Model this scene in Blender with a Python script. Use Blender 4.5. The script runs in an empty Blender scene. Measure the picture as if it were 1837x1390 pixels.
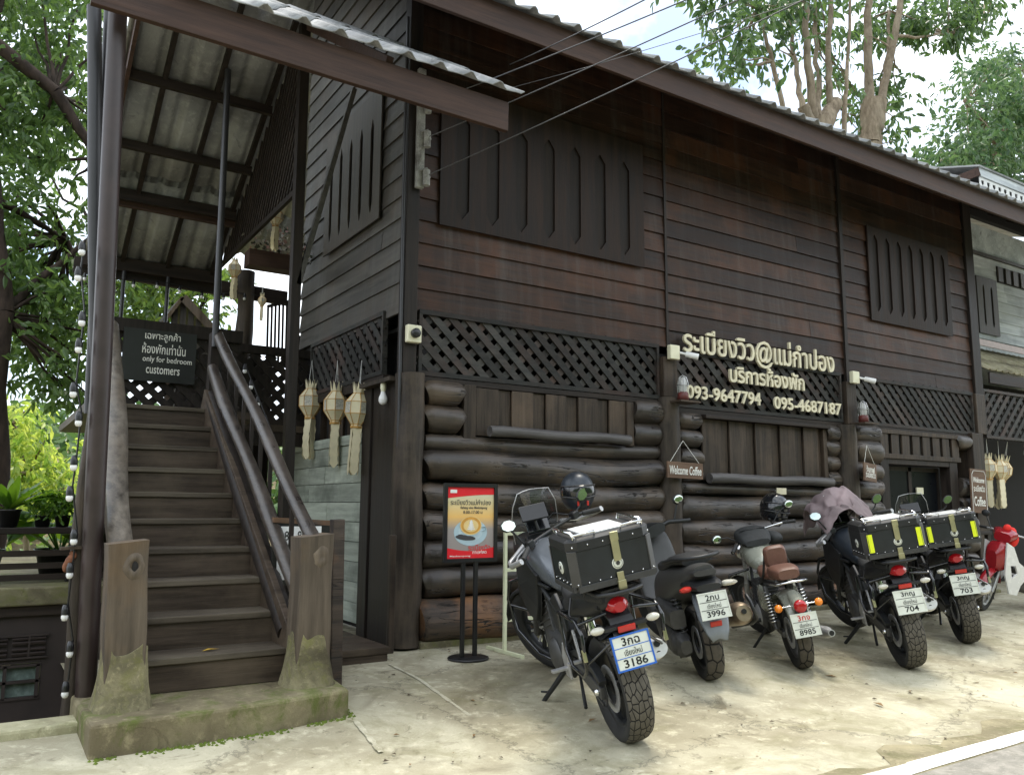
import bpy, math, random
from mathutils import Vector, Matrix, Euler, noise as mnoise
RD = math.radians
PI = math.pi
rnd = random.Random(11)
sc = bpy.context.scene
COL = sc.collection

# ------------------------------------------------------------------ camera
cd = bpy.data.cameras.new('camera')
cd.sensor_fit = 'HORIZONTAL'
cd.sensor_width = 36.0
cd.lens = 29.02
cd.clip_end = 2000
cam = bpy.data.objects.new('camera', cd)
COL.objects.link(cam)
YAW, PITCH, ROLL = RD(32.78), RD(8.13), RD(0.37)
_f = Vector((math.sin(YAW) * math.cos(PITCH), math.cos(YAW) * math.cos(PITCH), math.sin(PITCH)))
_r = Vector((math.cos(YAW), -math.sin(YAW), 0))
_u = _r.cross(_f)
_r2 = _r * math.cos(ROLL) + _u * math.sin(ROLL)
_u2 = -_r * math.sin(ROLL) + _u * math.cos(ROLL)
CAM = Vector((-3.4254, -7.1543, 1.31))
cam.matrix_world = Matrix(((_r2.x, _u2.x, -_f.x, CAM.x), (_r2.y, _u2.y, -_f.y, CAM.y), (_r2.z, _u2.z, -_f.z, CAM.z), (0, 0, 0, 1)))
sc.camera = cam
def at(px, py, Y):
    """point seen at photo pixel (1837 x 1390) lying at depth Y behind the house front"""
    d = _r2 * ((px - 918.5) / 1481) - _u2 * ((py - 695) / 1481) + _f
    return CAM + d * ((Y - CAM.y) / d.y)

# ------------------------------------------------------------------ sky and sun
SUN_EL, SUN_AZ = RD(72), RD(52)          # azimuth clockwise from +y: high, behind the house and to the right
w = bpy.data.worlds.new('World')
sc.world = w
w.use_nodes = True
nt = w.node_tree
nt.nodes.clear()
n_out = nt.nodes.new('ShaderNodeOutputWorld')
n_bg = nt.nodes.new('ShaderNodeBackground')
n_sky = nt.nodes.new('ShaderNodeTexSky')
n_sky.sky_type = 'NISHITA'
n_sky.sun_disc = False
n_sky.sun_elevation = SUN_EL
n_sky.sun_rotation = SUN_AZ
n_sky.dust_density = 2.0
n_tc = nt.nodes.new('ShaderNodeTexCoord')
n_no = nt.nodes.new('ShaderNodeTexNoise')
n_no.inputs['Scale'].default_value = 2.2
n_no.inputs['Detail'].default_value = 7
n_no.inputs['Roughness'].default_value = .62
n_rp = nt.nodes.new('ShaderNodeValToRGB')
n_rp.color_ramp.elements[0].position = .36
n_rp.color_ramp.elements[0].color = (0.0, 0.0, 0.0, 1)
n_rp.color_ramp.elements[1].position = .55
n_rp.color_ramp.elements[1].color = (1, 1, 1, 1)
n_mx = nt.nodes.new('ShaderNodeMixRGB')
n_mx.inputs[2].default_value = (8.6, 9.1, 9.6, 1)
nt.links.new(n_tc.outputs['Generated'], n_no.inputs['Vector'])
nt.links.new(n_no.outputs['Fac'], n_rp.inputs['Fac'])
nt.links.new(n_rp.outputs['Color'], n_mx.inputs[0])
nt.links.new(n_sky.outputs['Color'], n_mx.inputs[1])
nt.links.new(n_mx.outputs['Color'], n_bg.inputs['Color'])
n_bg.inputs['Strength'].default_value = .12
nt.links.new(n_bg.outputs['Background'], n_out.inputs['Surface'])

ld = bpy.data.lights.new('sun', 'SUN')
ld.energy = 1.7
ld.angle = RD(17)
ld.color = (1, .93, .8)
sun = bpy.data.objects.new('sun', ld)
COL.objects.link(sun)
sd = Vector((math.sin(SUN_AZ) * math.cos(SUN_EL), math.cos(SUN_AZ) * math.cos(SUN_EL), math.sin(SUN_EL)))
sun.rotation_euler = sd.to_track_quat('Z', 'Y').to_euler()

sc.view_settings.view_transform = 'Standard'
sc.view_settings.look = 'None'
sc.view_settings.gamma = 1
sc.view_settings.exposure = 1.2
sc.render.engine = 'CYCLES'
sc.cycles.use_denoising = True
sc.cycles.max_bounces = 6
sc.cycles.transparent_max_bounces = 12
sc.render.film_transparent = False

# ------------------------------------------------------------------ mesh helpers
class MB:
    """collects shapes in one mesh"""
    def __init__(s):
        s.v = []; s.f = []; s.mi = []; s.sm = []; s.uv = []; s.M = None
    def add(s, vs, fs, mi=0, sm=False, uvs=None):
        o = len(s.v)
        if s.M is not None:
            vs = [s.M @ Vector(p) for p in vs]
        s.v.extend([tuple(p) for p in vs])
        for k, f in enumerate(fs):
            s.f.append([i + o for i in f]); s.mi.append(mi); s.sm.append(sm)
            s.uv.append(uvs[k] if uvs else None)
        return s
    def box(s, c, d, rot=None, mi=0):
        hx, hy, hz = d[0] / 2, d[1] / 2, d[2] / 2
        vs = [Vector((x, y, z)) for z in (-hz, hz) for y in (-hy, hy) for x in (-hx, hx)]
        if rot is not None:
            m = rot if isinstance(rot, Matrix) else Euler(rot).to_matrix()
            vs = [m @ v for v in vs]
        c = Vector(c)
        return s.add([v + c for v in vs], [(0, 2, 3, 1), (4, 5, 7, 6), (0, 1, 5, 4), (2, 6, 7, 3), (0, 4, 6, 2), (1, 3, 7, 5)], mi)
    def bx(s, x0, x1, y0, y1, z0, z1, mi=0):
        return s.box(((x0 + x1) / 2, (y0 + y1) / 2, (z0 + z1) / 2), (abs(x1 - x0), abs(y1 - y0), abs(z1 - z0)), None, mi)
    def beam(s, a, b, wd, h, up=(0, 0, 1), mi=0):
        a = Vector(a); b = Vector(b); t = (b - a)
        L = t.length; t = t.normalized(); u = Vector(up)
        sd_ = t.cross(u)
        if sd_.length < 1e-4: sd_ = t.cross(Vector((1, 0, 0)))
        sd_.normalize(); u = sd_.cross(t)
        m = Matrix((t, sd_, u)).transposed()
        return s.box((a + b) / 2, (L, wd, h), m, mi)
    def tube(s, pts, r, n=10, cap=True, mi=0, sm=True, closed=False, wob=0, flat=1.0):
        pts = [Vector(p) for p in pts]
        k = len(pts)
        rs = r if isinstance(r, (list, tuple)) else [r] * k
        vs = []; nrm = None
        for i, p in enumerate(pts):
            if closed:
                t = pts[(i + 1) % k] - pts[i - 1]
            else:
                t = pts[min(i + 1, k - 1)] - pts[max(i - 1, 0)]
            t.normalize()
            if nrm is None:
                nrm = t.cross(Vector((0, 0, 1)))
                if nrm.length < .05: nrm = t.cross(Vector((1, 0, 0)))
            else:
                nrm = nrm - t * nrm.dot(t)
            nrm.normalize()
            bn = t.cross(nrm)
            for j in range(n):
                a = 2 * PI * j / n
                q = rs[i] * (1 + (wob * rnd.uniform(-1, 1) if wob else 0))
                vs.append(p + nrm * (math.cos(a) * q) + bn * (math.sin(a) * q * flat))
        fs = []
        for i in range(k if closed else k - 1):
            i2 = (i + 1) % k
            for j in range(n):
                j2 = (j + 1) % n
                fs.append((i * n + j, i * n + j2, i2 * n + j2, i2 * n + j))
        s.add(vs, fs, mi, sm)
        if cap and not closed:
            s.add(vs[:n], [tuple(range(n))[::-1]], mi)
            s.add(vs[-n:], [tuple(range(n))], mi)
        return s
    def lathe(s, prof, n=24, M=None, mi=0, sm=True, cap=False, rep=(1, 1)):
        """prof: (radius, height) along local z"""
        M = M or Matrix()
        vs = []; fs = []; uvs = []
        k = len(prof)
        acc = [0]
        for i in range(1, k):
            acc.append(acc[-1] + math.hypot(prof[i][0] - prof[i - 1][0], prof[i][1] - prof[i - 1][1]))
        for i, (r, h) in enumerate(prof):
            for j in range(n):
                a = 2 * PI * j / n
                vs.append(M @ Vector((r * math.cos(a), r * math.sin(a), h)))
        for i in range(k - 1):
            for j in range(n):
                j2 = (j + 1) % n
                fs.append((i * n + j, i * n + j2, (i + 1) * n + j2, (i + 1) * n + j))
                u0, u1 = j / n * rep[0], (j + 1) / n * rep[0]
                v0, v1 = acc[i] / acc[-1] * rep[1], acc[i + 1] / acc[-1] * rep[1]
                uvs.append(((u0, v0), (u1, v0), (u1, v1), (u0, v1)))
        s.add(vs, fs, mi, sm, uvs)
        if cap:
            s.add(vs[:n], [tuple(range(n))[::-1]], mi)
            s.add(vs[-n:], [tuple(range(n))], mi)
        return s
    def prism(s, poly, d, M=None, mi=0):
        M = M or Matrix()
        n = len(poly)
        vs = [M @ Vector((p[0], p[1], 0)) for p in poly] + [M @ Vector((p[0], p[1], d)) for p in poly]
        fs = [tuple(range(n))[::-1], tuple(range(n, 2 * n))]
        for i in range(n):
            j = (i + 1) % n
            fs.append((i, j, n + j, n + i))
        return s.add(vs, fs, mi)
    def loft(s, rings, mi=0, sm=True, cap=True):
        n = len(rings[0]); vs = [p for r in rings for p in r]; fs = []
        for i in range(len(rings) - 1):
            for j in range(n):
                j2 = (j + 1) % n
                fs.append((i * n + j, i * n + j2, (i + 1) * n + j2, (i + 1) * n + j))
        s.add(vs, fs, mi, sm)
        if cap:
            s.add(rings[0], [tuple(range(n))[::-1]], mi, sm)
            s.add(rings[-1], [tuple(range(n))], mi, sm)
        return s
    def ell(s, c, r, nu=16, nv=10, mi=0, rot=None, cut=None):
        c = Vector(c)
        if not isinstance(r, (tuple, list)): r = (r, r, r)
        m = (rot if isinstance(rot, Matrix) else Euler(rot).to_matrix()) if rot is not None else Matrix.Identity(3)
        vs = []; fs = []
        v0, v1 = cut or (0, 1)
        for i in range(nv + 1):
            t = PI * (v0 + (v1 - v0) * i / nv)
            for j in range(nu):
                a = 2 * PI * j / nu
                vs.append(c + m @ Vector((r[0] * math.sin(t) * math.cos(a), r[1] * math.sin(t) * math.sin(a), r[2] * math.cos(t))))
        for i in range(nv):
            for j in range(nu):
                j2 = (j + 1) % nu
                fs.append((i * nu + j, (i + 1) * nu + j, (i + 1) * nu + j2, i * nu + j2))
        return s.add(vs, fs, mi, True)
    def xs(s, secs, n=20, mi=0, cap=True):
        """loft of super-ellipse sections across x: (x, z, half_y, half_z, exponent, y)"""
        rings = []
        for q in secs:
            x, z, hy, hz = q[:4]
            e = q[4] if len(q) > 4 else 2.5
            y = q[5] if len(q) > 5 else 0
            ring = []
            for j in range(n):
                a = 2 * PI * j / n
                ca, sa = math.cos(a), math.sin(a)
                ring.append(Vector((x, y + hy * math.copysign(abs(ca) ** (2 / e), ca), z + hz * math.copysign(abs(sa) ** (2 / e), sa))))
            rings.append(ring)
        return s.loft(rings, mi, True, cap)
    def build(s, name, mats, parent=None, bevel=0, sub=0, solid=0, label=None, auto=None):
        me = bpy.data.meshes.new(name)
        me.from_pydata(s.v, [], s.f)
        if not isinstance(mats, (list, tuple)): mats = [mats]
        for m in mats: me.materials.append(m)
        me.polygons.foreach_set('material_index', s.mi)
        me.polygons.foreach_set('use_smooth', s.sm)
        if any(u is not None for u in s.uv):
            ul = me.uv_layers.new(name='UVMap')
            k = 0
            for fi, f in enumerate(s.f):
                u = s.uv[fi]
                for q in range(len(f)):
                    if u: ul.data[k].uv = u[q]
                    k += 1
        me.update()
        o = bpy.data.objects.new(name, me)
        COL.objects.link(o)
        if parent is not None: o.parent = parent
        if solid:
            md = o.modifiers.new('solid', 'SOLIDIFY'); md.thickness = solid; md.offset = 0
        if bevel:
            md = o.modifiers.new('bevel', 'BEVEL'); md.width = bevel; md.segments = 2; md.limit_method = 'ANGLE'; md.angle_limit = RD(40)
        if sub:
            md = o.modifiers.new('sub', 'SUBSURF'); md.levels = sub; md.render_levels = sub
        if label: o['label'] = label
        return o

def thing(name, label, cat, loc=(0, 0, 0), rot=(0, 0, 0), group=None):
    o = bpy.data.objects.new(name, None)
    COL.objects.link(o)
    o.empty_display_size = .2
    o.location = loc
    o.rotation_euler = rot
    o['label'] = label; o['category'] = cat
    if group: o['group'] = group
    return o
def tag(o, label, cat, group=None):
    o['label'] = label; o['category'] = cat
    if group: o['group'] = group
    return o
def struct(o, kind='structure'):
    o['kind'] = kind
    return o
def T(x=0, y=0, z=0, rx=0, ry=0, rz=0):
    return Matrix.Translation((x, y, z)) @ Euler((rx, ry, rz)).to_matrix().to_4x4()
FRONT = T(rx=PI / 2)                       # local xy-plane stood up, facing -y
def front(x, y, z): return T(x, y, z) @ FRONT

def curve_mesh(mb, splines, thick, M, mi=0):
    """filled 2-D outline with holes, extruded to thick, put into mb"""
    c = bpy.data.curves.new('outline', 'CURVE')
    c.dimensions = '2D'; c.fill_mode = 'BOTH'; c.extrude = thick / 2
    for pts in splines:
        sp = c.splines.new('POLY'); sp.points.add(len(pts) - 1)
        for p, q in zip(sp.points, pts): p.co = (q[0], q[1], 0, 1)
        sp.use_cyclic_u = True
    o = bpy.data.objects.new('outline', c)
    me = o.to_mesh()
    mb.add([M @ v.co for v in me.vertices], [tuple(p.vertices) for p in me.polygons], mi)
    o.to_mesh_clear(); bpy.data.objects.remove(o); bpy.data.curves.remove(c)
def text_mesh(mb, body, M, w=None, h=None, thick=.01, bold=0, mi=0, align='C', shear=0):
    """lettering fitted to width w and/or height h; M places its centre (or left end)"""
    c = bpy.data.curves.new('lettering', 'FONT')
    c.body = body; c.size = 1; c.offset = bold; c.resolution_u = 3; c.shear = shear
    o = bpy.data.objects.new('lettering', c)
    me = o.to_mesh()
    vs = [v.co.copy() for v in me.vertices]
    x0 = min(v.x for v in vs); x1 = max(v.x for v in vs); y0 = min(v.y for v in vs); y1 = max(v.y for v in vs)
    sx = (w / (x1 - x0)) if w else None
    sy = (h / (y1 - y0)) if h else None
    sx = sx or sy; sy = sy or sx
    fs = [tuple(p.vertices) for p in me.polygons]
    cx = (x0 + x1) / 2 if align == 'C' else x0
    q = [((v.x - cx) * sx, (v.y - (y0 + y1) / 2) * sy) for v in vs]
    # edges used once are the outline: side walls
    from collections import Counter
    ec = Counter()
    for f in fs:
        for i in range(len(f)):
            ec[frozenset((f[i], f[(i + 1) % len(f)]))] += 1
    n = len(q)
    V = [M @ Vector((a, b, 0)) for a, b in q] + [M @ Vector((a, b, thick)) for a, b in q]
    F = [tuple(i + n for i in f) for f in fs]
    for f in fs:
        for i in range(len(f)):
            a, b = f[i], f[(i + 1) % len(f)]
            if ec[frozenset((a, b))] == 1: F.append((a, b, b + n, a + n))
    mb.add(V, F, mi)
    o.to_mesh_clear(); bpy.data.objects.remove(o); bpy.data.curves.remove(c)

# ------------------------------------------------------------------ materials
def newmat(name):
    m = bpy.data.materials.new(name); m.use_nodes = True
    t = m.node_tree
    return m, t, t.nodes['Principled BSDF']
def L_(t, a, b): t.links.new(a, b)
def rgba(c): return (c[0], c[1], c[2], 1)
def plain(name, col, rough=.5, metal=0, spec=.5, noise=.12, nscale=14, bump=.0, coat=0):
    m, t, b = newmat(name)
    b.inputs['Roughness'].default_value = rough
    b.inputs['Metallic'].default_value = metal
    b.inputs['Specular IOR Level'].default_value = spec
    if coat: b.inputs['Coat Weight'].default_value = coat; b.inputs['Coat Roughness'].default_value = .06
    tc = t.nodes.new('ShaderNodeTexCoord')
    no = t.nodes.new('ShaderNodeTexNoise'); no.inputs['Scale'].default_value = nscale; no.inputs['Detail'].default_value = 5
    L_(t, tc.outputs['Object'], no.inputs['Vector'])
    mr = t.nodes.new('ShaderNodeMapRange'); mr.inputs[1].default_value = .25; mr.inputs[2].default_value = .75
    mr.inputs[3].default_value = 1 - noise; mr.inputs[4].default_value = 1 + noise
    L_(t, no.outputs['Fac'], mr.inputs[0])
    mx = t.nodes.new('ShaderNodeVectorMath'); mx.operation = 'MULTIPLY'
    mx.inputs[0].default_value = col
    L_(t, mr.outputs[0], mx.inputs[1])
    L_(t, mx.outputs[0], b.inputs['Base Color'])
    r2 = t.nodes.new('ShaderNodeMapRange'); r2.inputs[3].default_value = max(0, rough - .08); r2.inputs[4].default_value = min(1, rough + .1)
    L_(t, no.outputs['Fac'], r2.inputs[0]); L_(t, r2.outputs[0], b.inputs['Roughness'])
    if bump:
        bp = t.nodes.new('ShaderNodeBump'); bp.inputs['Strength'].default_value = bump; bp.inputs['Distance'].default_value = .01
        L_(t, no.outputs['Fac'], bp.inputs['Height']); L_(t, bp.outputs[0], b.inputs['Normal'])
    return m
def wood(name, c1, c2, axis='x', rough=.55, bump=.35, vary=.35, scale=9, stretch=14, c3=None, c3amt=.5, spec=.22, streak=None):
    m, t, b = newmat(name)
    tc = t.nodes.new('ShaderNodeTexCoord'); mp = t.nodes.new('ShaderNodeMapping')
    s = [1, 1, 1]; s['xyz'.index(axis)] = 1 / stretch
    mp.inputs['Scale'].default_value = s
    geo = t.nodes.new('ShaderNodeNewGeometry')
    ofs = t.nodes.new('ShaderNodeVectorMath'); ofs.operation = 'MULTIPLY_ADD'
    ofs.inputs[1].default_value = (7, 7, 7)
    L_(t, geo.outputs['Random Per Island'], ofs.inputs[0]); L_(t, tc.outputs['Object'], ofs.inputs[2])
    L_(t, ofs.outputs[0], mp.inputs['Vector'])
    no = t.nodes.new('ShaderNodeTexNoise'); no.inputs['Scale'].default_value = scale * 2; no.inputs['Detail'].default_value = 9; no.inputs['Roughness'].default_value = .65
    L_(t, mp.outputs[0], no.inputs['Vector'])
    rp = t.nodes.new('ShaderNodeValToRGB')
    rp.color_ramp.elements[0].position = .32; rp.color_ramp.elements[0].color = rgba(c1)
    rp.color_ramp.elements[1].position = .68; rp.color_ramp.elements[1].color = rgba(c2)
    L_(t, no.outputs['Fac'], rp.inputs['Fac'])
    col = rp.outputs['Color']
    if c3:
        n3 = t.nodes.new('ShaderNodeTexNoise'); n3.inputs['Scale'].default_value = 1.6; n3.inputs['Detail'].default_value = 6; n3.inputs['Roughness'].default_value = .6
        L_(t, ofs.outputs[0], n3.inputs['Vector'])
        r3 = t.nodes.new('ShaderNodeValToRGB'); r3.color_ramp.elements[0].position = .48; r3.color_ramp.elements[1].position = .68
        r3.color_ramp.elements[1].color = (c3amt, c3amt, c3amt, 1)
        L_(t, n3.outputs['Fac'], r3.inputs['Fac'])
        mx3 = t.nodes.new('ShaderNodeMixRGB'); mx3.inputs[2].default_value = rgba(c3)
        L_(t, r3.outputs['Color'], mx3.inputs[0]); L_(t, col, mx3.inputs[1]); col = mx3.outputs[0]
    if streak:
        ms_ = t.nodes.new('ShaderNodeMapping'); ms_.inputs['Scale'].default_value = (5, 5, .28)
        L_(t, tc.outputs['Object'], ms_.inputs[0])
        n4 = t.nodes.new('ShaderNodeTexNoise'); n4.inputs['Scale'].default_value = 1.6; n4.inputs['Detail'].default_value = 8; n4.inputs['Roughness'].default_value = .65
        L_(t, ms_.outputs[0], n4.inputs['Vector'])
        r4 = t.nodes.new('ShaderNodeValToRGB'); r4.color_ramp.elements[0].position = .5; r4.color_ramp.elements[1].position = .74
        r4.color_ramp.elements[1].color = (.5, .5, .5, 1)
        L_(t, n4.outputs['Fac'], r4.inputs['Fac'])
        mx4 = t.nodes.new('ShaderNodeMixRGB'); mx4.inputs[2].default_value = rgba(streak)
        L_(t, r4.outputs['Color'], mx4.inputs[0]); L_(t, col, mx4.inputs[1]); col = mx4.outputs[0]
    mr = t.nodes.new('ShaderNodeMapRange'); mr.inputs[3].default_value = 1 - vary; mr.inputs[4].default_value = 1 + vary
    L_(t, geo.outputs['Random Per Island'], mr.inputs[0])
    mu = t.nodes.new('ShaderNodeVectorMath'); mu.operation = 'MULTIPLY'
    L_(t, col, mu.inputs[0]); L_(t, mr.outputs[0], mu.inputs[1])
    L_(t, mu.outputs[0], b.inputs['Base Color'])
    b.inputs['Specular IOR Level'].default_value = spec
    r2 = t.nodes.new('ShaderNodeMapRange'); r2.inputs[3].default_value = rough - .15; r2.inputs[4].default_value = rough + .2
    L_(t, no.outputs['Fac'], r2.inputs[0]); L_(t, r2.outputs[0], b.inputs['Roughness'])
    bp = t.nodes.new('ShaderNodeBump'); bp.inputs['Strength'].default_value = bump; bp.inputs['Distance'].default_value = .012
    L_(t, no.outputs['Fac'], bp.inputs['Height']); L_(t, bp.outputs[0], b.inputs['Normal'])
    return m
def concrete(name, c1, c2, stain, moss=None, scale=1.0, rough=.85, mossamt=.6, cracks=False):
    m, t, b = newmat(name)
    tc = t.nodes.new('ShaderNodeTexCoord')
    def nz(s, d, dist=0, r=.6):
        n = t.nodes.new('ShaderNodeTexNoise'); n.inputs['Scale'].default_value = s * scale; n.inputs['Detail'].default_value = d
        n.inputs['Roughness'].default_value = r; n.inputs['Distortion'].default_value = dist
        L_(t, tc.outputs['Object'], n.inputs['Vector']); return n
    def ramp(src, p0, p1, a=0, b_=1):
        r = t.nodes.new('ShaderNodeMapRange'); r.interpolation_type = 'SMOOTHSTEP'
        r.inputs[1].default_value = p0; r.inputs[2].default_value = p1; r.inputs[3].default_value = a; r.inputs[4].default_value = b_
        L_(t, src, r.inputs[0]); return r.outputs[0]
    def mix(f, a, bcol):
        x = t.nodes.new('ShaderNodeMixRGB'); L_(t, f, x.inputs[0])
        if isinstance(a, tuple): x.inputs[1].default_value = rgba(a)
        else: L_(t, a, x.inputs[1])
        x.inputs[2].default_value = rgba(bcol); return x.outputs[0]
    n1 = nz(1.1, 8, .6); n2 = nz(9, 8, .3, .7); n3 = nz(70, 4); n4 = nz(.55, 9, 1.2, .65)
    col = mix(ramp(n1.outputs['Fac'], .38, .66), c1, c2)
    col = mix(ramp(n2.outputs['Fac'], .5, .72, 0, .75), col, tuple(min(1, q * 1.3) for q in c2))
    col = mix(ramp(n4.outputs['Fac'], .5, .7, 0, .8), col, stain)
    n5 = nz(3.3, 10, 1.5, .7)
    col = mix(ramp(n5.outputs['Fac'], .56, .7, 0, .7), col, stain)
    if moss:
        n6 = nz(2.0, 9, .8, .7)
        col = mix(ramp(n6.outputs['Fac'], .47, .66, 0, mossamt), col, moss)
    col = mix(ramp(n3.outputs['Fac'], .55, .8, 0, .4), col, tuple(q * .45 for q in c1))
    if cracks:
        vo = t.nodes.new('ShaderNodeTexVoronoi'); vo.feature = 'DISTANCE_TO_EDGE'; vo.inputs['Scale'].default_value = .42
        va = t.nodes.new('ShaderNodeVectorMath'); va.operation = 'MULTIPLY_ADD'; va.inputs[1].default_value = (.5, .5, .5)
        L_(t, n2.outputs['Color'], va.inputs[0]); L_(t, tc.outputs['Object'], va.inputs[2]); L_(t, va.outputs[0], vo.inputs['Vector'])
        col = mix(ramp(vo.outputs['Distance'], .012, .0, 0, .55), col, tuple(q * .3 for q in c1))
        n8 = nz(14, 6, 2.5, .75)
        col = mix(ramp(n8.outputs['Fac'], .6, .68, 0, .3), col, tuple(q * .5 for q in c1))
        n9 = nz(26, 5, .8, .7)
        col = mix(ramp(n9.outputs['Fac'], .62, .72, 0, .5), col, tuple(min(1, q * 1.35) for q in c2))
    L_(t, col, b.inputs['Base Color'])
    b.inputs['Roughness'].default_value = rough
    b.inputs['Specular IOR Level'].default_value = .3
    ad = t.nodes.new('ShaderNodeMath'); ad.operation = 'MULTIPLY_ADD'; ad.inputs[1].default_value = .35
    L_(t, n3.outputs['Fac'], ad.inputs[0]); L_(t, n2.outputs['Fac'], ad.inputs[2])
    bp = t.nodes.new('ShaderNodeBump'); bp.inputs['Strength'].default_value = .55; bp.inputs['Distance'].default_value = .012
    L_(t, ad.outputs[0], bp.inputs['Height']); L_(t, bp.outputs[0], b.inputs['Normal'])
    return m
def leafmat(name, c1, c2, trans=.35, rough=.4):
    m, t, b = newmat(name)
    geo = t.nodes.new('ShaderNodeNewGeometry')
    rp = t.nodes.new('ShaderNodeValToRGB'); rp.color_ramp.elements[0].color = rgba(c1); rp.color_ramp.elements[1].color = rgba(c2)
    L_(t, geo.outputs['Random Per Island'], rp.inputs['Fac'])
    L_(t, rp.outputs['Color'], b.inputs['Base Color'])
    b.inputs['Roughness'].default_value = rough
    tr = t.nodes.new('ShaderNodeBsdfTranslucent')
    hs = t.nodes.new('ShaderNodeHueSaturation'); hs.inputs['Value'].default_value = 2.2; hs.inputs['Saturation'].default_value = 1.1
    hs.inputs['Hue'].default_value = .48
    L_(t, rp.outputs['Color'], hs.inputs['Color']); L_(t, hs.outputs[0], tr.inputs['Color'])
    ms = t.nodes.new('ShaderNodeMixShader'); ms.inputs[0].default_value = trans
    L_(t, b.outputs[0], ms.inputs[1]); L_(t, tr.outputs[0], ms.inputs[2])
    L_(t, ms.outputs[0], t.nodes['Material Output'].inputs['Surface'])
    return m
def glass(name, col=(.8, .85, .85), rough=.05, alpha=.3):
    m, t, b = newmat(name)
    b.inputs['Base Color'].default_value = rgba(col); b.inputs['Roughness'].default_value = rough
    b.inputs['Alpha'].default_value = alpha
    return m

M_ = {}
M_['siding'] = wood('siding_wood', (.012, .007, .005), (.044, .023, .014), 'x', .48, .4, .45, c3=(.075, .030, .014), c3amt=.65, streak=(.075, .066, .06))
M_['siding_lightened'] = wood('side_siding_lightened', (.042, .040, .038), (.10, .095, .086), 'y', .5, .3, .25, c3=(.09, .068, .05), c3amt=.5, streak=(.14, .135, .125))  # stronger light on the side wall put into a paler, greyer wood
M_['shutter'] = wood('shutter_wood', (.009, .006, .0045), (.03, .0175, .012), 'z', .55, .3, .25)
M_['recess'] = wood('slot_recess_shade', (.010, .008, .007), (.024, .017, .013), 'z', .6, .3, .2)  # dark backing colour gives the shallow window slots their shade
M_['shutter_grey'] = wood('grey_shutter_wood', (.05, .045, .04), (.1, .088, .075), 'z', .5, .3, .2)  # on the side window its paler tone carries that wall's light; grey wood elsewhere
M_['lattice'] = wood('lattice_wood', (.016, .017, .017), (.05, .047, .042), 'x', .55, .3, .5, stretch=4, c3=(.085, .04, .028), c3amt=.4)
M_['dark'] = wood('dark_timber', (.012, .010, .009), (.036, .027, .022), 'z', .5, .3, .2)
M_['darkx'] = wood('dark_timber_beam', (.014, .011, .010), (.04, .029, .023), 'x', .5, .3, .2)
M_['inner'] = plain('inner_shade', (.012, .011, .010), .9, noise=.2)  # near-black colour stands in for shade in interiors, gaps and hollows
def logmat(name, c1, c2, warm, axis='x', rough=.4, spec=.5, warmamt=.6):
    m = wood(name, c1, c2, axis, rough, .5, .35, scale=7, stretch=16, c3=warm, c3amt=warmamt, spec=spec)
    t = m.node_tree; b = t.nodes['Principled BSDF']
    tc = t.nodes.new('ShaderNodeTexCoord'); mp = t.nodes.new('ShaderNodeMapping')
    sc_ = [1, 1, 1]; sc_['xyz'.index(axis)] = .09
    mp.inputs['Scale'].default_value = sc_
    L_(t, tc.outputs['Object'], mp.inputs[0])
    n = t.nodes.new('ShaderNodeTexNoise'); n.inputs['Scale'].default_value = 17; n.inputs['Detail'].default_value = 3; n.inputs['Distortion'].default_value = .5
    L_(t, mp.outputs[0], n.inputs[0])
    # checks: thin lines where the noise crosses its middle
    ab = t.nodes.new('ShaderNodeMath'); ab.operation = 'SUBTRACT'; ab.inputs[1].default_value = .5; L_(t, n.outputs['Fac'], ab.inputs[0])
    a2 = t.nodes.new('ShaderNodeMath'); a2.operation = 'ABSOLUTE'; L_(t, ab.outputs[0], a2.inputs[0])
    mr = t.nodes.new('ShaderNodeMapRange'); mr.inputs[1].default_value = .004; mr.inputs[2].default_value = .022; L_(t, a2.outputs[0], mr.inputs[0])
    kn = t.nodes.new('ShaderNodeTexNoise'); kn.inputs['Scale'].default_value = 2.2; kn.inputs['Detail'].default_value = 5; L_(t, tc.outputs['Object'], kn.inputs[0])
    gt_ = t.nodes.new('ShaderNodeMapRange'); gt_.inputs[1].default_value = .5; gt_.inputs[2].default_value = .58; L_(t, kn.outputs['Fac'], gt_.inputs[0])
    # only where the second noise allows
    mxm = t.nodes.new('ShaderNodeMath'); mxm.operation = 'MAXIMUM'
    iv = t.nodes.new('ShaderNodeMath'); iv.operation = 'SUBTRACT'; iv.inputs[0].default_value = 1; L_(t, gt_.outputs[0], iv.inputs[1])
    L_(t, mr.outputs[0], mxm.inputs[0]); L_(t, iv.outputs[0], mxm.inputs[1])
    old = b.inputs['Base Color'].links[0].from_socket
    mu = t.nodes.new('ShaderNodeMixRGB'); mu.inputs[1].default_value = (.004, .003, .002, 1)
    L_(t, mxm.outputs[0], mu.inputs[0]); L_(t, old, mu.inputs[2]); L_(t, mu.outputs[0], b.inputs['Base Color'])
    ob = b.inputs['Normal'].links[0].from_node
    bp = t.nodes.new('ShaderNodeBump'); bp.inputs['Strength'].default_value = .8; bp.inputs['Distance'].default_value = .02
    ad = t.nodes.new('ShaderNodeMath'); ad.operation = 'MULTIPLY_ADD'; ad.inputs[1].default_value = .8
    L_(t, kn.outputs['Fac'], ad.inputs[0]); L_(t, mxm.outputs[0], ad.inputs[2])
    L_(t, ad.outputs[0], bp.inputs['Height']); L_(t, ob.outputs[0], bp.inputs['Normal']); L_(t, bp.outputs[0], b.inputs['Normal'])
    return m
M_['log'] = logmat('log_wood', (.012, .0095, .0075), (.062, .049, .038), (.115, .082, .054), rough=.4, spec=.5, warmamt=.65)
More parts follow.
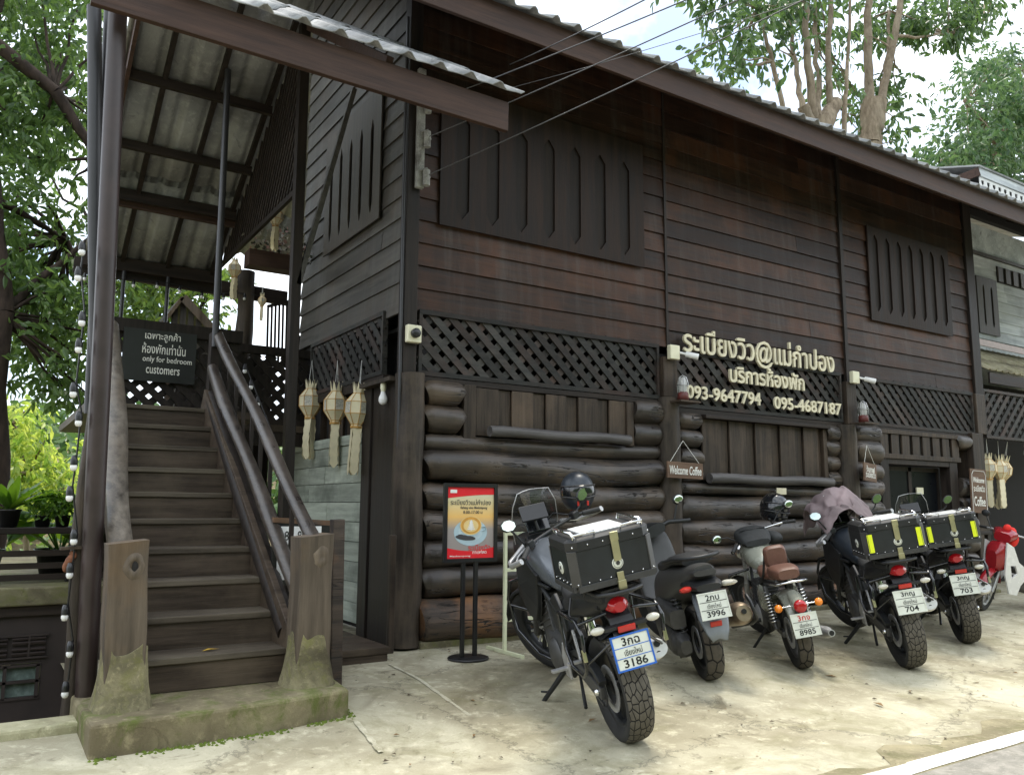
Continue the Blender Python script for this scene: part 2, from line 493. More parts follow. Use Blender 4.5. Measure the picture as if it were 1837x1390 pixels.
M_['logrough'] = logmat('weathered_log_wood', (.018, .013, .01), (.10, .07, .05), (.26, .12, .045), rough=.65, warmamt=.75)
M_['logpost'] = wood('log_post_wood', (.016, .013, .011), (.065, .052, .04), 'z', .5, .8, .25, scale=7, stretch=9, c3=(.12, .09, .065), c3amt=.5)
M_['board'] = wood('window_board_wood', (.02, .015, .012), (.075, .056, .041), 'z', .5, .5, .3, c3=(.13, .09, .06), c3amt=.4)
M_['sill'] = wood('sill_wood', (.05, .047, .046), (.13, .12, .115), 'x', .4, .5, .2)
M_['fascia'] = wood('fascia_wood', (.036, .021, .016), (.085, .05, .038), 'x', .55, .4, .15, c3=(.05, .03, .025), c3amt=.6)
M_['steel'] = plain('painted_pole_steel', (.03, .03, .033), .4, noise=.2, nscale=6)
M_['brownpole'] = plain('brown_painted_pole', (.034, .022, .02), .4, noise=.35, nscale=5, bump=.1)
M_['sheet'] = concrete('fibre_cement_sheet', (.24, .245, .25), (.36, .365, .365), (.15, .15, .15), None, 1.4, .8)
M_['stairwood'] = wood('stair_wood', (.025, .018, .013), (.09, .066, .048), 'x', .5, .5, .3, c3=(.13, .10, .07), c3amt=.5)
M_['treadwood'] = wood('worn_tread_wood', (.045, .036, .027), (.14, .115, .085), 'x', .55, .5, .25, c3=(.17, .145, .105), c3amt=.6)
M_['newel'] = wood('newel_wood', (.055, .043, .032), (.17, .135, .1), 'z', .6, .7, .2, scale=6, c3=(.2, .13, .07), c3amt=.6)
M_['rail'] = wood('rail_log_wood', (.018, .014, .012), (.075, .06, .048), 'y', .3, .5, .2, scale=8, stretch=20, c3=(.12, .10, .085), c3amt=.4, spec=.6)
M_['railpale'] = wood('pale_rail_log_wood', (.05, .042, .034), (.18, .155, .125), 'y', .45, .6, .2, scale=8, stretch=20, c3=(.11, .085, .06), c3amt=.5)
M_['ground'] = concrete('yard_concrete', (.30, .27, .185), (.47, .44, .325), (.13, .11, .068), (.20, .185, .095), 1.0, .8, .5, cracks=True)
M_['slab'] = concrete('mossy_concrete', (.15, .125, .075), (.26, .225, .135), (.085, .068, .04), (.085, .115, .015), 1.6, .9, .8)
M_['stump'] = concrete('rough_mortar', (.14, .125, .075), (.27, .24, .14), (.06, .05, .03), (.17, .17, .05), 4, .95, .55)
M_['base'] = concrete('wall_base_concrete', (.13, .115, .07), (.22, .2, .12), (.07, .06, .04), (.13, .14, .04), 1.6, .9, .7)
M_['asphalt'] = concrete('road_asphalt', (.22, .21, .18), (.32, .3, .26), (.16, .15, .12), None, 6, .85)
M_['whitepaint'] = concrete('road_paint', (.75, .73, .66), (.85, .83, .78), (.55, .53, .45), None, 2, .7)
M_['plankgrey'] = wood('grey_plank_wood', (.26, .29, .25), (.50, .55, .48), 'y', .7, .5, .25, scale=7, c3=(.10, .12, .10), c3amt=.65)
M_['cream'] = plain('cream_letter_paint', (.68, .62, .44), .5, noise=.2, nscale=7)
M_['creambox'] = plain('cream_plastic', (.74, .71, .52), .4, noise=.06)
M_['white'] = plain('white_plastic', (.8, .8, .78), .35, noise=.03)
M_['bulb'] = plain('bulb_glass', (.8, .8, .8), .12, noise=.02)
M_['black'] = plain('black_plastic', (.012, .012, .013), .35, noise=.2)
M_['redpaint'] = plain('dark_red_paint', (.12, .025, .02), .5, noise=.3)
M_['dustyglass'] = plain('dusty_lamp_glass', (.42, .42, .40), .3, noise=.25, nscale=25)
M_['signwood'] = wood('sign_board_wood', (.10, .06, .04), (.21, .135, .09), 'x', .6, .4, .2)
M_['chalk'] = plain('chalk_paint', (.75, .74, .68), .8, noise=.1)
M_['earth'] = concrete('earth', (.15, .12, .07), (.25, .2, .12), (.09, .08, .045), (.08, .11, .03), 1, .95)
M_['metal'] = plain('bare_metal', (.55, .55, .54), .3, 1, noise=.1)

# ================================================================== SETTING
def gz(y):
    if y > -1.3: return 0.0
    if y > -3: return -.14 * (-1.3 - y) / 1.7
    return max(-.14 - .02 * (-3 - y), -.164)

def sheet(name, xs, ys, zf, mat, kind='structure'):
    mb = MB()
    vs = [(x, y, zf(x, y)) for y in ys for x in xs]
    n = len(xs)
    fs = [(j * n + i, j * n + i + 1, (j + 1) * n + i + 1, (j + 1) * n + i) for j in range(len(ys) - 1) for i in range(n - 1)]
    mb.add(vs, fs, 0, True)
    return struct(mb.build(name, mat), kind)

ysy = [-4.6, -4.2, -3.9, -3.6, -3.3, -3.0, -2.8, -2.5, -2.2, -1.9, -1.6, -1.3, -1.0]
yard = MB()
def patch(xa, xb, ya):
    ys_ = ya
    xs_ = [xa + (xb - xa) * i / 24 for i in range(25)]
    n = len(xs_)
    yard.add([(x, y, gz(y) + .006 * math.sin(x * 2.1 + y * 1.7) * (1 if -4 < y < -1.4 else 0)) for y in ys_ for x in xs_],
             [(j * n + i, j * n + i + 1, (j + 1) * n + i + 1, (j + 1) * n + i) for j in range(len(ys_) - 1) for i in range(n - 1)], 0, True)
patch(-14, -2.72, [y for y in ysy if y <= -1.5] + [-1.5])
patch(-2.72, 24, ysy + [-.5, .5, 2.0])
struct(yard.build('yard', M_['ground']))
sheet('road', [-60, 0, 60], [-13.2, -8, -4.26], lambda x, y: -.158, M_['asphalt'])
# ragged tarmac edge and the white edge line
mb = MB()
e = [(-3 + i * .16, -3.98 + .14 * math.sin(i * 1.3) * math.sin(i * .37 + 1) + rnd.uniform(-.05, .05)) for i in range(140)]
for i in range(len(e) - 1):
    mb.add([(e[i][0], -4.3, -.1575), (e[i + 1][0], -4.3, -.1575), (e[i + 1][0], e[i + 1][1], gz(e[i + 1][1]) + .003), (e[i][0], e[i][1], gz(e[i][1]) + .003)], [(0, 1, 2, 3)], 0, True)
M_['tar_edge'] = concrete('tar_edge', (.19, .165, .1), (.3, .265, .165), (.12, .105, .065), (.12, .12, .05), 2.5, .9)
struct(mb.build('road_shoulder', M_['tar_edge']))
mb = MB()
for i in range(90):
    x0, x1 = -2 + i * .25, -2 + (i + 1) * .25
    j = [rnd.uniform(-.006, .006) for _ in range(2)]
    mb.add([(x0, -4.29 + j[0], -.153), (x1, -4.29 + j[1], -.153), (x1, -4.155 + j[0], -.153), (x0, -4.155 + j[1], -.153)], [(0, 1, 2, 3)])
struct(mb.build('road_edge_line', M_['whitepaint']))
# worn parking lines on the concrete
M_['wornline'] = concrete('worn_line_paint', (.44, .41, .30), (.60, .57, .44), (.27, .24, .15), (.27, .25, .15), 6, .8)
mb = MB()
def strip(a, b, wd):
    n = 14
    for i in range(n):
        t0, t1 = i / n, (i + 1) / n
        p = [a[0] + (b[0] - a[0]) * t0, a[1] + (b[1] - a[1]) * t0]; q = [a[0] + (b[0] - a[0]) * t1, a[1] + (b[1] - a[1]) * t1]
        k = wd * rnd.uniform(.5, 1)
        mb.add([(p[0] - k, p[1], gz(p[1]) + .007), (p[0] + k, p[1], gz(p[1]) + .007), (q[0] + k, q[1], gz(q[1]) + .007), (q[0] - k, q[1], gz(q[1]) + .007)], [(0, 1, 2, 3)])
strip((-.43, -.66), (-.55, -2.2), .018)
strip((-1.27, -1.98), (-1.34, -2.55), .022)
struct(mb.build('parking_line', M_['wornline']))
# far terrain below the yard and wooded hills behind it
def terr(x, y):
    d = max(0, y - 60)
    return -2.3 + min(17, d * .16) + 3 * math.sin(x * .021 + 1) * min(1, d / 60) - (max(0, y - 2) * .03 if y < 60 else 1.74)
sheet('ground', [-400 + 25 * i for i in range(33)], [-60, -20, 2, 20, 40, 60, 80, 110, 150, 200, 260, 340], terr, M_['earth'])

# unseen slope behind the camera, added to cut frontal sky light
def blocking_slope(x, y):
    d = max(0, -13 - y)
    return -.16 + min(13, d * .75) + (1.2 * math.sin(x * .23) + .8 * math.sin(x * .61 + y)) * min(1, d / 6)
sheet('sky_blocking_slope', [-70 + 3.5 * i for i in range(41)], [-13, -14.5, -16, -18, -20, -23, -26, -30, -36, -44], blocking_slope, concrete('blocking_slope_green', (.03, .055, .015), (.07, .11, .03), (.02, .03, .01), None, 1.5, .95))
# kerb along the drop on the left
mb = MB(); mb.bx(-14, -2.68, -1.52, -1.28, -.6, .035)
M_['kerb'] = concrete('kerb_concrete', (.34, .32, .2), (.47, .44, .29), (.17, .15, .09), (.16, .17, .05), 2, .9)
struct(mb.build('kerb', M_['kerb'], bevel=.02))

# ================================================================== LOWER HOUSE ON THE LEFT
low = thing('lower_building', 'dark brown lower building with louvred vents and a four-pane window under a concrete terrace', 'building', (-4, .8, -2.3))
B = Matrix.Translation((4, -.8, 2.3))
M_['darkwall'] = plain('dark_brown_wall_paint', (.035, .025, .022), .7, noise=.35, nscale=4, bump=.1)
mb = MB(); mb.M = B
mb.bx(-9, -3.55, .8, 1.0, -2.3, .46); mb.bx(-2.86, -2.3, .8, 1.0, -2.3, .46); mb.bx(-3.55, -2.86, .8, 1.0, .02, .46); mb.bx(-3.55, -2.86, .8, 1.0, -2.3, -.26)
mb.build('wall', M_['darkwall'], low)
mb = MB(); mb.M = B; mb.bx(-9, -2.3, .72, 6.5, .48, .63); mb.build('terrace_slab', M_['base'], low, bevel=.015)
mb = MB(); mb.M = B; mb.bx(-9, -2.3, .76, .80, .40, .475); mb.build('fascia_board', M_['darkx'], low)
for k in range(3):
    x0 = -3.02 - k * .27
    mb = MB(); mb.M = B
    for zz in (.10, .185): 
        mb.box((x0 - .125 + .125, .785, zz), (.11, .03, .02), (RD(25), 0, 0)); mb.box((x0 - .125 + .125, .785, zz + .035), (.11, .03, .012), (RD(25), 0, 0))
        mb.box((x0 + .125, .785, zz), (.11, .03, .02), (RD(25), 0, 0)); mb.box((x0 + .125, .785, zz + .035), (.11, .03, .012), (RD(25), 0, 0))
    mb.bx(x0 - .07, x0 + .2, .775, .8, .235, .25); mb.bx(x0 - .07, x0 + .2, .775, .8, .06, .075); mb.bx(x0 + .055, x0 + .07, .775, .8, .075, .235)
    mb.build('vent', M_['darkwall'], low)
wf = MB(); wf.M = B
for x in (-3.54, -3.33, -3.11, -2.88): wf.bx(x - .012, x + .012, .79, .83, -.25, .01)
for z in (-.25, -.12, .005): wf.bx(-3.55, -2.86, .79, .828, z - .01, z + .01)
wfo = wf.build('window', M_['darkwall'], low)
M_['pane'] = plain('frosted_pane', (.16, .21, .19), .25, noise=.4, nscale=20)
mb = MB(); mb.M = B; mb.bx(-3.53, -2.89, .84, .85, -.24, 0); mb.build('pane', M_['pane'], wfo)

fen = thing('terrace_fence', 'dark wooden rail fence on the terrace carrying the flower pots', 'fence', (-4, 1.1, .63))
B = Matrix.Translation((4, -1.1, -.63))
mb = MB(); mb.M = B; mb.bx(-9, -2.35, 1.0, 1.24, 1.045, 1.10); mb.build('top_plank', M_['darkx'], fen, bevel=.008)
mb = MB(); mb.M = B
for z in (.88, .775, .68): mb.beam((-9, 1.1, z), (-2.35, 1.1, z), .03, .05)
mb.build('rail', M_['darkx'], fen)
for x in (-5.2, -3.9, -2.68):
    mb = MB(); mb.M = B; mb.tube([(x, 1.13, .63), (x + .01, 1.13, 1.045)], .03, 8); mb.build('post', M_['dark'], fen)

# ================================================================== THE TIMBER HOUSE
H = thing('timber_house', 'two-storey dark timber house with a log ground floor, lattice bands and cream lettering', 'house')
SIDE = Matrix.Rotation(-PI / 2, 4, 'Z')            # local -y (outward) becomes world -x; local x = -world y

def siding(mb, x0, x1, z0, z1, h=.232, lap=.024, joints=()):
    z = z0
    while z < z1 - .02:
        zt = min(z + h, z1)
        seg = [x0]
        while seg[-1] < x1:
            L = rnd.uniform(2.2, 4.2)
            seg.append(min(x1, seg[-1] + L) if x1 - seg[-1] - L > .6 else x1)
        for a, b in zip(seg[:-1], seg[1:]):
            d = rnd.uniform(-.002, .002); a2 = a + (.0015 if a > x0 else 0)
            zj = rnd.uniform(-.003, .003)
            mb.add([(a2, -lap + d, z + zj), (b, -lap + d, z - zj), (b, -.004 + d, zt), (a2, -.004 + d, zt), (a2, .02, z + zj), (b, .02, z - zj), (b, .02, zt), (a2, .02, zt)],
                   [(0, 1, 2, 3), (0, 4, 5, 1), (3, 2, 6, 7), (0, 3, 7, 4), (1, 5, 6, 2)])
        z += h

def lattice(mb, x0, x1, z0, z1, step=.15, wd=.074, t=.016, y=0, dirs=(1, -1)):
    """crossed strips clipped to a rectangle; front layer falls to the right"""
    for k, sgn in enumerate(dirs):
        yy = y + k * t * 1.05
        hgt = z1 - z0
        slope = 1.08                        # dx per dz
        n = int((x1 - x0 + hgt * slope) / step) + 2
        for i in range(-1, n + 1):
            jx = rnd.uniform(-.008, .008)
            # strip from (xa, z1) down to (xa + slope*h, z0) for sgn=1
            if sgn > 0: a = (x0 - hgt * slope + i * step + jx, z1); b = (x0 + i * step + jx, z0)
            else: a = (x0 + i * step + jx, z1); b = (x0 - hgt * slope + i * step + jx, z0)
            # clip in x
            dx = b[0] - a[0]; dz = b[1] - a[1]
            t0, t1 = 0, 1
            if abs(dx) > 1e-6:
                ta, tb = (x0 - a[0]) / dx, (x1 - a[0]) / dx
                t0 = max(t0, min(ta, tb)); t1 = min(t1, max(ta, tb))
            if t1 - t0 < .06: continue
            p = (a[0] + dx * t0, yy, a[1] + dz * t0); q = (a[0] + dx * t1, yy, a[1] + dz * t1)
            mb.beam(p, q, wd, t, (0, 1, 0))

def slotted(mb, x0, x1, z0, z1, slots, M, zs0, zs1, tip, thick=.03):
    outer = [(x0, z0), (x1, z0), (x1, z1), (x0, z1)]
    hs = []
    for c, wd in slots:
        h = wd / 2
        hs.append([(c - h, zs0 + tip), (c, zs0), (c + h, zs0 + tip), (c + h, zs1 - tip), (c, zs1), (c - h, zs1 - tip)])
    curve_mesh(mb, [outer] + hs, thick, M)

# ---- upper storey, front
mb = MB()
siding(mb, .03, 3.36, 3.19, 6.62); siding(mb, 3.38, 6.76, 3.17, 6.62); siding(mb, 6.83, 10.12, 3.16, 6.62)
mb.build('siding', M_['siding'], H)
mb = MB(); mb.bx(3.35, 3.385, -.034, -.018, 3.19, 6.6); mb.build('batten', M_['dark'], H)
mb = MB(); mb.bx(6.76, 6.83, -.05, .0, 2.5, 6.6); mb.build('batten', M_['dark'], H)
mb = MB(); mb.bx(-.105, .035, -.075, .06, 2.56, 6.55); mb.build('corner_post', M_['dark'], H, bevel=.006)
mb = MB(); mb.bx(10.12, 10.36, -.06, .2, 3.12, 6.55); mb.build('corner_post', M_['dark'], H, bevel=.006)
mb = MB(); mb.bx(.04, 10.1, .2, 5.8, 0.02, 6.4)
mb.build('inner_shade_panel', M_['inner'], H) if False else None
# near-black backing panels: the interior's shade put into their colour
mb = MB(); mb.bx(.25, .29, .1, 4.1, 2.0, 3.6); mb.bx(-.02, .25, 3.3, 3.36, 0, 3.5); mb.build('inner_shade_panel', M_['inner'], H)
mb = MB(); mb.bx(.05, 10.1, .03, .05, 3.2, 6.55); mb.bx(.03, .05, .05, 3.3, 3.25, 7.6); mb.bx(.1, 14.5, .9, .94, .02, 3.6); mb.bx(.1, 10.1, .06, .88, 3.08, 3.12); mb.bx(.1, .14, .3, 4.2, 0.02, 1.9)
mb.build('inner_shade_panel', M_['inner'], H)
# left window panel with pointed slots
def window_panel(nm, x0, x1, z0, z1, slots, zs0, zs1, tip, mat, M, y=-.045):
    p = MB(); slotted(p, x0, x1, z0, z1, slots, M @ front(0, y, 0), zs0, zs1, tip, .018); o = p.build(nm, mat, H, bevel=.002)
    b = MB(); b.M = M; b.bx(x0 + .03, x1 - .03, -.03, -.024, z0 + .03, z1 - .03); b.build('recess', M_['recess'], o)
    return o
window_panel('window', .27, 3.0, 4.1, 5.62, [(.53 + i * .362, .155) for i in range(7)], 4.2, 5.34, .1, M_['shutter'], Matrix())
window_panel('window', 7.42, 9.58, 4.04, 5.48, [(7.60 + i * .298, .135) for i in range(7)], 4.18, 5.37, .09, M_['shutter'], Matrix())

# ---- upper storey, left side
mb = MB(); mb.M = SIDE
siding(mb, -3.3, -.06, 3.30, 8.4, h=.226)
mb.build('siding', M_['siding_lightened'], H)
mb = MB(); mb.M = SIDE; mb.bx(-2.7, -.02, -.03, .0, 3.2, 3.3); mb.build('sill_board', M_['siding_lightened'], H)
window_panel('window', -2.42, -.72, 4.33, 5.85, [(-2.2 + i * .31, .085) for i in range(5)], 4.45, 5.55, .12, M_['shutter_grey'], SIDE, y=-.05)

# ---- lattice bands
def lattice_panel(x0, x1, z0, z1, M=None, y=-.03, step=.15, fr=.035, dirs=(1, -1)):
    mb = MB(); mb.M = M
    lattice(mb, x0 + .01, x1 - .01, z0, z1, step, y=y, dirs=dirs)
    for a in ((x0, x1, z1 - fr, z1 + .01), (x0, x1, z0 - .01, z0 + fr)): mb.bx(a[0], a[1], y - .03, y + .03, a[2], a[3])
    for a in ((x0, x0 + fr), (x1 - fr, x1)): mb.bx(a[0], a[1], y - .028, y + .028, z0 + fr, z1 - fr)
    return mb.build('lattice_panel', M_['lattice'], H)
lattice_panel(.07, 3.2, 2.56, 3.19, step=.2)
lattice_panel(3.44, 6.62, 2.49, 3.165, step=.2)
lattice_panel(6.88, 10.02, 2.49, 3.155, step=.19)
lattice_panel(-2.72, -.52, 2.63, 3.27, SIDE, step=.19)
lattice_panel(10.36, 14.2, 2.46, 3.25, step=.22, dirs=(-1, 1))
for a in ((.1, 3.2, 2.485, 2.545), (3.44, 6.62, 2.41, 2.475), (6.88, 10.0, 2.44, 2.478)):
    mb = MB(); mb.bx(a[0], a[1], -.052, .06, a[2], a[3]); mb.build('lintel', M_['darkx'], H, bevel=.006)

# ---- log posts
def logpost(x, y, r, z0, z1, nm='log_post', mat='logpost', n=16):
    mb = MB(); k = 14
    ph = rnd.uniform(0, 6)
    mb.tube([(x + .012 * math.sin(ph + i * .8), y + .01 * math.cos(ph + i * .6), z0 + (z1 - z0) * i / (k - 1)) for i in range(k)],
            [r * (1.06 - .1 * i / (k - 1) + .03 * math.sin(ph * 2 + i * 1.7)) for i in range(k)], n, wob=.025)
    return mb.build(nm, M_[mat], H)
logpost(.0, -.02, .145, .02, 2.56)
logpost(3.33, -.03, .155, .0, 2.57)
logpost(6.66, -.03, .17, .0, 2.45)
mb = MB(); mb.bx(9.80, 10.13, -.12, .2, 0, 2.5); mb.bx(10.03, 10.3, -.1, .1, 2.5, 3.15); mb.build('square_post', M_['board'], H, bevel=.01)
mb = MB(); mb.bx(3.21, 3.43, -.12, .02, 2.575, 3.05); mb.build('square_post', M_['board'], H, bevel=.008)
mb = MB(); mb.bx(6.64, 6.86, -.12, .02, 2.455, 3.05); mb.build('square_post', M_['board'], H, bevel=.008)

# ---- log walls
def log(x0, x1, zb, zt, mat='log', y=.0, bulge=0, nm='log'):
    mb = MB(); k = max(7, int((x1 - x0) / .07)); r = (zt - zb) / 2; zc = (zb + zt) / 2
    p1, p2, p3 = rnd.uniform(0, 6), rnd.uniform(0, 6), rnd.uniform(.6, 1.4)
    pts = []; rs = []
    for i in range(k):
        t = i / (k - 1); x = x0 + (x1 - x0) * t
        s_ = 1 + .05 * math.sin(p1 + x * 1.9 * p3) + .035 * math.sin(p2 + x * 5.1)
        if i in (0, k - 1): s_ *= .86
        pts.append((x, y + .012 * math.sin(p2 + x), zc + .016 * math.sin(p1 * 2 + x * 1.3 * p3))); rs.append(r * s_ * 1.0)
    # rounded ends
    pts = [(x0 + .0, pts[0][1], zc)] + [(x0 + .03,) + pts[0][1:]] + pts[1:-1] + [(x1 - .025,) + pts[-1][1:]] + [(x1, pts[-1][1], zc)]
    rs = [rs[0] * .9] + [rs[0] * 1.1] + rs[1:-1] + [rs[-1] * 1.1] + [rs[-1] * .9]
    mb.tube(pts, rs, 22)
    sd0 = rnd.uniform(0, 50)
    for i, v in enumerate(mb.v):
        v = Vector(v); ax_ = Vector((v.x, y, zc)); d_ = v - ax_
        if d_.length > 1e-4:
            f_ = 1.05 + .09 * mnoise.noise(Vector((v.x * 1.3 + sd0, d_.y * 5, d_.z * 5))) + .05 * mnoise.noise(Vector((v.x * 6, d_.y * 14, d_.z * 14 + sd0)))
            mb.v[i] = tuple(ax_ + d_ * f_)
    return mb.build(nm, M_[mat], H)
for a, b in ((1.83, 2.0), (1.525, 1.835), (1.245, 1.525), (.975, 1.245), (.72, .985), (.43, .72)): log(.16, 3.2, a, b)
log(.13, 3.18, .05, .43, 'logrough', -.03)
for a, b in ((2.0, 2.25), (2.26, 2.5)): log(.16, .57, a, b)
for a, b in ((2.0, 2.25), (2.26, 2.52)): log(2.79, 3.2, a, b)
for a, b in ((1.60, 1.80), (1.80, 2.0), (2.0, 2.21), (2.2, 2.42)):
    log(3.5, 3.87, a, b); log(6.22, 6.49, a - .01, b)
for a, b in ((1.165, 1.445), (.89, 1.17), (.62, .89), (.35, .62)): log(3.47, 6.5, a, b)
log(3.47, 6.5, 1.445, 1.575, y=-.03)
log(3.45, 6.5, .07, .35, 'logrough')
zz = .07
for h in (.3, .26, .28, .27, .25, .27, .24, .3, .25):
    log(6.84, 7.42, zz, zz + h); zz += h
zz = .07
for h in (.3, .27, .28, .3, .27, .3): log(9.45, 9.8, zz, zz + h); zz += h
log(9.45, 9.82, 2.2, 2.46)
mb = MB(); mb.bx(.12, 7.5, -.135, .3, -.1, .06); mb.bx(9.4, 10.3, -.135, .3, -.1, .05); mb.build('foundation', M_['base'], H, bevel=.015)
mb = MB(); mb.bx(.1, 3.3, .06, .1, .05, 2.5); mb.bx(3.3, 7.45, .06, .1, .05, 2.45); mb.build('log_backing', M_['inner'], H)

# ---- ground-floor windows closed by boards
def boards(x0, x1, z0, z1, wds, mat='board'):
    mb = MB(); x = x0; i = 0
    while x < x1 - .02:
        wd = wds[i % len(wds)]; b = min(x + wd, x1)
        d = -.05 if i % 2 == 0 else -.02
        mb.bx(x + .003, b - .003, d, d + .03, z0, z1); x = b; i += 1
    return mb.build('window', M_[mat], H, bevel=.004)
boards(.72, 2.68, 2.0, 2.48, (.27, .16))
wn = boards(3.88, 6.14, 1.63, 2.36, (.3, .17))
for a in ((.57, .71, 1.96, 2.5), (2.68, 2.78, 1.98, 2.48), (6.14, 6.22, 1.6, 2.36)):
    mb = MB(); mb.bx(a[0], a[1], -.075, .03, a[2], a[3]); mb.build('window_jamb', M_['board'], H, bevel=.006)
mb = MB(); mb.bx(3.86, 6.22, -.14, .02, 2.362, 2.405); mb.build('window_hood', M_['darkx'], H, bevel=.006)
def half_sill(x0, x1, z, r=.055):
    mb = MB(); k = 12
    mb.tube([(x0 + (x1 - x0) * i / (k - 1), -.14, z + .008 * math.sin(i * .9)) for i in range(k)], [r * (1 + .05 * math.sin(i * 1.9)) for i in range(k)], 14, wob=.02)
    return mb.build('window_sill', M_['sill'], H)
half_sill(.83, 2.65, 2.04); half_sill(3.89, 6.18, 1.645, .06)

# ---- door bay
mb = MB(); mb.bx(7.42, 7.62, -.06, .1, 0, 2.02); mb.bx(9.2, 9.42, -.06, .1, 0, 2.02); mb.bx(7.42, 9.42, -.055, .1, 1.94, 2.02); mb.build('door_frame', M_['dark'], H, bevel=.006)
mb = MB(); mb.bx(7.42, 9.5, -.08, .0, 2.02, 2.09); mb.bx(7.42, 9.5, -.08, .0, 2.38, 2.44)
x = 7.45
while x < 9.4: mb.bx(x, x + .19, -.06, -.03, 2.09, 2.38); x += .265
mb.build('slatted_transom', M_['board'], H, bevel=.004)
M_['doorglass'] = plain('dark_glass', (.006, .007, .009), .3, spec=.15, noise=.1)
d = MB(); d.bx(7.64, 7.69, .12, .16, .05, 1.92); d.bx(9.14, 9.19, .12, .16, .05, 1.92); d.bx(8.38, 8.46, .12, .16, .05, 1.92); d.bx(7.69, 9.14, .12, .16, 1.86, 1.92); d.bx(7.69, 9.14, .12, .16, .05, .5)
d = d.build('door', M_['dark'], H)
mb = MB(); mb.bx(7.69, 9.14, .135, .145, .5, 1.86); mb.build('pane', M_['doorglass'], d)
mb = MB(); mb.bx(8.55, 8.72, .1, .12, 1.52, 1.62); mb.build('notice', M_['creambox'], d)
mb = MB(); mb.tube([(7.75, .1, .9), (7.75, .06, .92), (7.75, .06, 1.18), (7.75, .1, 1.2)], .011, 8); mb.build('handle', M_['metal'], d)

# ---- left side, ground floor: grey planks, dark posts
mb = MB(); mb.M = SIDE
z = .1
for i in range(9):
    h = .206
    cuts = [-3.55, rnd.uniform(-2.9, -1.4), -.9]
    for a, b in zip(cuts[:-1], cuts[1:]):
        mb.bx(a + .003, b - .003, -.03 + rnd.uniform(-.004, .004), .0, z, z + h - .006)
    z += h
mb.build('plank_wall', M_['plankgrey'], H, bevel=.003)
mb = MB(); mb.M = SIDE; mb.bx(-3.5, -.9, -.045, .02, 1.955, 2.06); mb.build('sill_board', M_['plankgrey'], H)
mb = MB(); mb.bx(-.08, .06, .72, .93, 0, 2.5); mb.build('side_post', M_['dark'], H, bevel=.005)
mb = MB(); mb.bx(-.06, .06, .16, .70, 0, 2.5); mb.build('side_post', M_['dark'], H, bevel=.005)
mb = MB(); mb.M = SIDE; mb.bx(-2.75, -.5, -.05, .05, 2.52, 2.62); mb.build('lintel', M_['darkx'], H)
mb = MB(); mb.tube([(-.0, .5, 2.53), (-.0, .14, 2.54)], .0, 4); mb.bx(-.16, .06, .1, .85, 2.5, 2.54); mb.build('bracket', M_['logpost'], H)
mb = MB(); mb.M = SIDE
for i in range(8): mb.bx(-2.7 + i * .3, -2.7 + i * .3 + .16, .1, .13, 2.0, 2.6)
mb.build('inner_board', M_['board'], H)

# ---- main roof
def corr(mb, x0, x1, rows, mi=0, per=.265, amp=.05, step=.012):
    """rows: list of (y, z) along the slope; each sheet overlaps the next one up"""
    n = int((x1 - x0) / per * 10)
    prof = []
    for i in range(n + 1):
        x = x0 + (x1 - x0) * i / n
        ph = ((x - x0) / per) % 1
        h = amp * (math.sin(PI * (ph - .1) / .42) ** 1.1 if .1 < ph < .52 else 0) + .004 * math.cos(ph * 6.28)
        prof.append((x, h))
    for k in range(len(rows) - 1):
        (ya, za), (yb, zb) = rows[k], rows[k + 1]
        L = math.hypot(yb - ya, zb - za); nx, nz_ = -(zb - za) / L, (yb - ya) / L
        if nz_ < 0: nx, nz_ = -nx, -nz_
        ov = .1 / L
        ya2, za2 = ya - (yb - ya) * (ov if k else 0), za - (zb - za) * (ov if k else 0)
        vs = []
        for (x, h) in prof: vs.append((x, ya2 + nx * (h + step), za2 + nz_ * (h + step)))
        for (x, h) in prof: vs.append((x, yb + nx * h, zb + nz_ * h))
        m = len(prof)
        mb.add(vs, [(i, i + 1, m + i + 1, m + i) for i in range(m - 1)], mi, True)
s30 = math.tan(RD(31))
def rz(y): return 6.045 + (y + 1.0) * s30
mb = MB(); corr(mb, -.95, 15.5, [(-1.06 + i * .95, rz(-1.06 + i * .95)) for i in range(6)])
yr = -1.06 + 5 * .95
corr(mb, -.95, 15.5, [(yr + i * .95, rz(yr) - i * .95 * s30) for i in range(6)])
mb.build('roof', M_['sheet'], H, solid=.008)
mb = MB(); mb.bx(-.95, 10.35, -.98, -.94, 5.765, 6.035); mb.bx(10.36, 15.5, -.985, -.94, 5.755, 6.03); mb.build('fascia', M_['fascia'], H, bevel=.004)
mb = MB()
for i in range(24):
    x = -.7 + i * .68
    mb.beam((x, -.93, rz(-.93) - .1), (x, yr, rz(yr) - .1), .05, .1)
mb.build('rafter', M_['darkx'], H)
mb = MB(); 
for yy in (-.5, .0, .9, 1.8): mb.beam((-.95, yy, rz(yy) - .03), (15.5, yy, rz(yy) - .03), .06, .05)
mb.build('purlin', M_['darkx'], H)
mb = MB(); mb.beam((-.9, -1.0, rz(-1.0) - .12), (-.9, yr, rz(yr) - .12), .03, .22); mb.build('barge_board', M_['fascia'], H)

